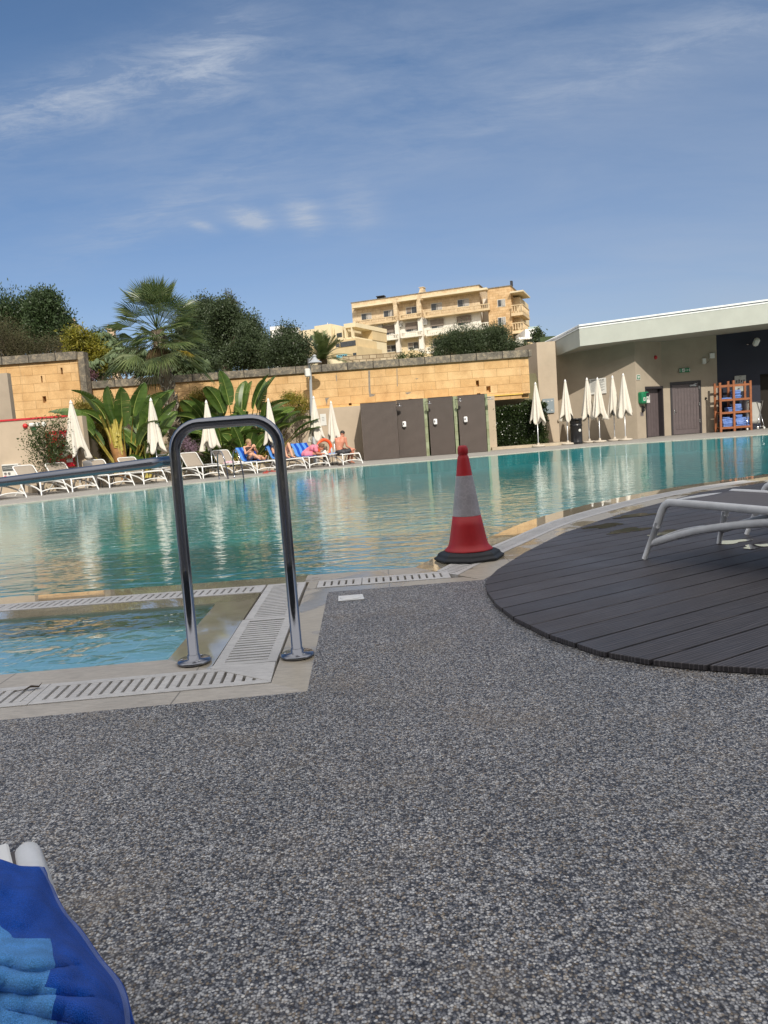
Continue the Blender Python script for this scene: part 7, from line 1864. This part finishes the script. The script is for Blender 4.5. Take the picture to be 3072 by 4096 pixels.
# balconies that stick out past the right hand end
for (zt_, big) in ((F.hit(*Z8(1425, 103))[1], 1), (F.hit(*Z8(1420, 215))[1], 0), (F.hit(*Z8(1420, 362))[1], 0), (F.hit(*Z8(1420, 505))[1], 0)):
    b = MB(); e = sW; ext = 1.9; 
    if big: F.box(b, e+.01, e+ext, zt_-.2, zt_, -5, 1.4); part(b, 'roof_slab', M_SLABW)
    else:
        F.box(b, e+.01, e+ext-.2, zt_-1.5, zt_-1.1, -5, 1.2); o = part(b, 'balcony', M_BAL1); b = MB()
        F.box(b, e+.01, e+ext-.2, zt_-.12, zt_, 1.0, 1.2); F.box(b, e+ext-.4, e+ext-.2, zt_-.12, zt_, -5, .99)
        for i in range(5): u = e+.15+i*.36; A = F.p+F.d*u+F.n*1.1; b.lathe([(.06, 0), (.10, .3), (.06, .6), (.06, .98)], c=(A.x, A.y, zt_-1.1), n=6)
        for i in range(14): A = F.p+F.d*(e+ext-.3)+F.n*(.7-i*.42); b.lathe([(.06, 0), (.10, .3), (.06, .6), (.06, .98)], c=(A.x, A.y, zt_-1.1), n=6)
        b.build('balustrade', M_BAL1, o).location = (-bo_.x, -bo_.y, -bo_.z)
b = MB(); F.box(b, sW, sW+1.0, 2, zr-2.2, -9, -1); part(b, 'side_wall', M_FLATC)

# cream houses left of the flats
def ZC(x, y): return (1100+x/4.1475, 1280+y/4.1475)
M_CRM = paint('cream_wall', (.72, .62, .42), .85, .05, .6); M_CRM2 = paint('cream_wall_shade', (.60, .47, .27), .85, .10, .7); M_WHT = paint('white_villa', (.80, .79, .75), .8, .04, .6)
F2 = Fac(1190, 104, 1420, 100)
bo_ = Vector((F2.p.x, F2.p.y, 4)); ch_ = thing('house', 'stepped cream flat roofed houses left of the tall flats', 'building', bo_)
def bx(x0, x1, y0, z0, d0, d1, nm='wall', mat=M_CRM, par=None, F_=F2):
    b = MB(); ym = y0+60; s0 = F_.hit(*ZC(x0, ym), d1)[0]; s1 = F_.hit(*ZC(x1, ym), d1)[0]; z1 = F_.hit(*ZC((x0+x1)/2, y0), d1)[1]; F_.box(b, s0, s1, z0, z1, d0, d1); return b.build(nm, mat, par or ch_, off=bo_)
bx(395, 655, 165, 2, -8, 0); bx(655, 925, 82, 2, -8, 1.2); bx(926, 990, 126, 2, -8, .6); bx(990, 1122, 110, 2, -8, .9)
b = MB(); s0 = F2.hit(*ZC(662, 200))[0]; part(b, 'x', M_CRM) if False else None
bx(1140, 1330, 288, 2, -8, 1.5); 
for q in ((1150, 1170), (1262, 1278)): bx(q[0], q[1], 120, 8, .9, 1.5, 'loggia_post')
b = MB(); F2.pxbox(b, 1140, 1330, 52, 125, -8, 1.5, ZC, 1.5); b.build('loggia_roof', M_CRM, ch_, off=bo_)
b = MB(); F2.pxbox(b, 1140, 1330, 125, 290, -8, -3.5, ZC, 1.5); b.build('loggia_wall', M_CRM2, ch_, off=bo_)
def win2(x0, x1, y0, y1, d, mat=M_WIN, nm='window', par=None, F_=F2):
    b = MB(); s0, s1, z0, z1 = F_.pxbox(b, x0, x1, y0, y1, d+.003, d+.06, ZC, d); o = b.build(nm, mat, par or ch_, off=bo_); return o
win2(585, 632, 265, 338, .0); win2(1028, 1112, 216, 285, .9); win2(400, 430, 268, 335, 0.0); win2(1240, 1270, 180, 250, -3.5); win2(1290, 1325, 185, 270, -3.5)
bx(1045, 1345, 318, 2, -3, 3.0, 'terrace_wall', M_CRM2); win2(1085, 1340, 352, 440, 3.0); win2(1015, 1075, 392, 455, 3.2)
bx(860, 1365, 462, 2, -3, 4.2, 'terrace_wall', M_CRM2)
b = MB(); F2.pxbox(b, 1298, 1352, 545, 600, 4.2, 4.26, ZC, 4.2); b.build('arched_window', M_WIN, ch_, off=bo_)
M_TURQ = paint('turquoise_shutter', (.18, .45, .55), .5, .1, 3)
b = MB(); F2.pxbox(b, 1032, 1200, 575, 640, 4.2, 4.4, ZC, 4.2); tq = b.build('turquoise_window', M_TURQ, ch_, off=bo_)
for i in range(4): b = MB(); F2.pxbox(b, 1048+i*38, 1074+i*38, 582, 600, 4.4, 4.43, ZC, 4.4); b.build('pane', M_WIN, tq).location = (-bo_.x, -bo_.y, -bo_.z)
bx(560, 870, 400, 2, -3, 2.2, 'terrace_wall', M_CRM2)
b = MB(); F2.pxbox(b, 874, 880, 45, 78, 0, .1, ZC); b.build('antenna', M_SIGNW, ch_, off=bo_)
# white villa behind the tree
F3 = Fac(1070, 112, 1200, 112); bo_ = Vector((F3.p.x, F3.p.y, 4))
wv_ = thing('house', 'white villa roof showing over the trees left of the cream houses', 'building', bo_); bx(-80, 155, 105, 2, -8, 0, 'wall', M_WHT, wv_, F3); bx(150, 400, 130, 2, -8, -1, 'wall', M_WHT, wv_, F3)
# white villa at right
def ZR(x, y): return (1380+x/2.07375, 1120+y/2.07375)
F4 = Fac(2070, 100, 2180, 100); bo_ = Vector((F4.p.x, F4.p.y, 4)); wr_ = thing('house', 'small white villa with glass rail right of the flats', 'building', bo_)
def bx4(x0, x1, y0, y1, d0, d1, nm, mat): b = MB(); F4.pxbox(b, x0, x1, y0, y1, d0, d1, ZR, d1); return b.build(nm, mat, wr_, off=bo_)
bx4(1500, 1590, 405, 640, -8, 0, 'wall', M_WHT); bx4(1585, 1615, 432, 640, -8, -.5, 'wall', M_WHT); bx4(1440, 1560, 472, 490, -1, 1.0, 'canopy', M_WHT); bx4(1475, 1552, 490, 518, 0, .2, 'window', M_WIN); bx4(1400, 1480, 500, 545, .5, 1.5, 'balustrade', M_BAL2); bx4(1485, 1560, 515, 550, .5, 1.4, 'balustrade', M_BAL1); bx4(1400, 1570, 545, 640, -2, 1.4, 'wall', M_WHT)
bx4(1520, 1612, 385, 405, -6, -5.9, 'glass_rail', paint('glass_rail', (.35, .45, .45), .1))
# rubble stone wall and cream parapets just beyond the limestone wall
M_RUB = blocks('rubble_wall', (.34, .27, .18), (.50, .42, .30), .55, .3, .03, grime=.6)
q0 = D(1370, 1445, 60); q1 = D(1612, 1410, 60)
b = MB(); b.span((q0.x, 60, 2), (q1.x, 60.5, (D(1370, 1430, 60).z+D(1612, 1403, 60).z)/2)); ob = b.build('rubble_wall', M_RUB, None, off=(q0.x, 60, 2)); tag(ob, 'grey stained rubble stone wall below the apartment block', 'wall')
b = MB(); P = [D(1610, 1404, 61), D(1650, 1400, 61), D(1750, 1425, 61), D(1750, 1475, 61), D(1610, 1475, 61)]; n_ = 5
b.mesh([p for p in P]+[p+Vector((0, .4, 0)) for p in P], [tuple(range(5))[::-1]]+[(i, (i+1) % 5, 5+(i+1) % 5, 5+i) for i in range(5)]); ob = b.build('sloping_wall', M_CRM2, None, off=tuple(P[0])); tag(ob, 'cream wall sloping down right of the rubble stone wall', 'wall')
b = MB(); P = [D(1280, 1442, 58), D(1370, 1430, 58), D(1370, 1500, 58), D(1240, 1500, 58), D(1240, 1449, 58)]
b.mesh([p for p in P]+[p+Vector((0, .4, 0)) for p in P], [tuple(range(5))[::-1]]+[(i, (i+1) % 5, 5+(i+1) % 5, 5+i) for i in range(5)]); ob = b.build('sloping_wall', M_CRM, None, off=tuple(P[0])); tag(ob, 'pale cream parapet between feather palm and rubble wall', 'wall')
# stone piers with ball finials above the trees at left
def pier(label, x, y, Y, s_):
    q = D(x, y, Y); t = thing('stone_pier', label, 'stone finial', (q.x, Y, q.z-3)); b = MB(); k_ = Y/FPX*s_
    b.box((0, 0, 1.5-22*k_), (34*k_, 34*k_, 3)); b.box((0, 0, 3-25*k_), (44*k_, 44*k_, 7*k_)); b.box((0, 0, 3-19*k_), (36*k_, 36*k_, 7*k_)); b.box((0, 0, 3-12*k_), (20*k_, 20*k_, 9*k_)); b.build('pier', M_FLATS, t)
    b = MB(); b.ball((0, 0, 3), 8.5*k_, 16); b.lathe([(5*k_, -9*k_), (3*k_, -6*k_), (3*k_, -4*k_)], c=(0, 0, 3), n=12); b.build('ball_finial', M_FLATS, t)
M_FLATS = paint('pier_stone', (.62, .46, .33), .9, .15, 2)
pier('pinkish stone pier topped with a ball above the left trees', 293, 1283, 56, 1.0)
q = D(446, 1328, 60); b = MB(); b.box((0, 0, -2), (.5, .5, 4.2)); b.box((-.0, 0, .22), (.7, .7, .16)); b.box((-.1, 0, .42), (.25, .25, .28)); ob = b.build('chimney_top', M_FLATS); ob.location = q; tag(ob, 'small stone chimney top seen just left of the palm crown', 'chimney')
q = D(2225, 1352, 70); b = MB(); b.box((0, 0, -3), (3.2, 1, 6.3)); ob = b.build('rooftop_hedge', LM_HEDGE if False else paint('hedge_far', (.05, .075, .03), .9, .4, 6)); ob.location = q; tag(ob, 'low dark green rooftop hedge peeking over the pool house roof', 'hedge')
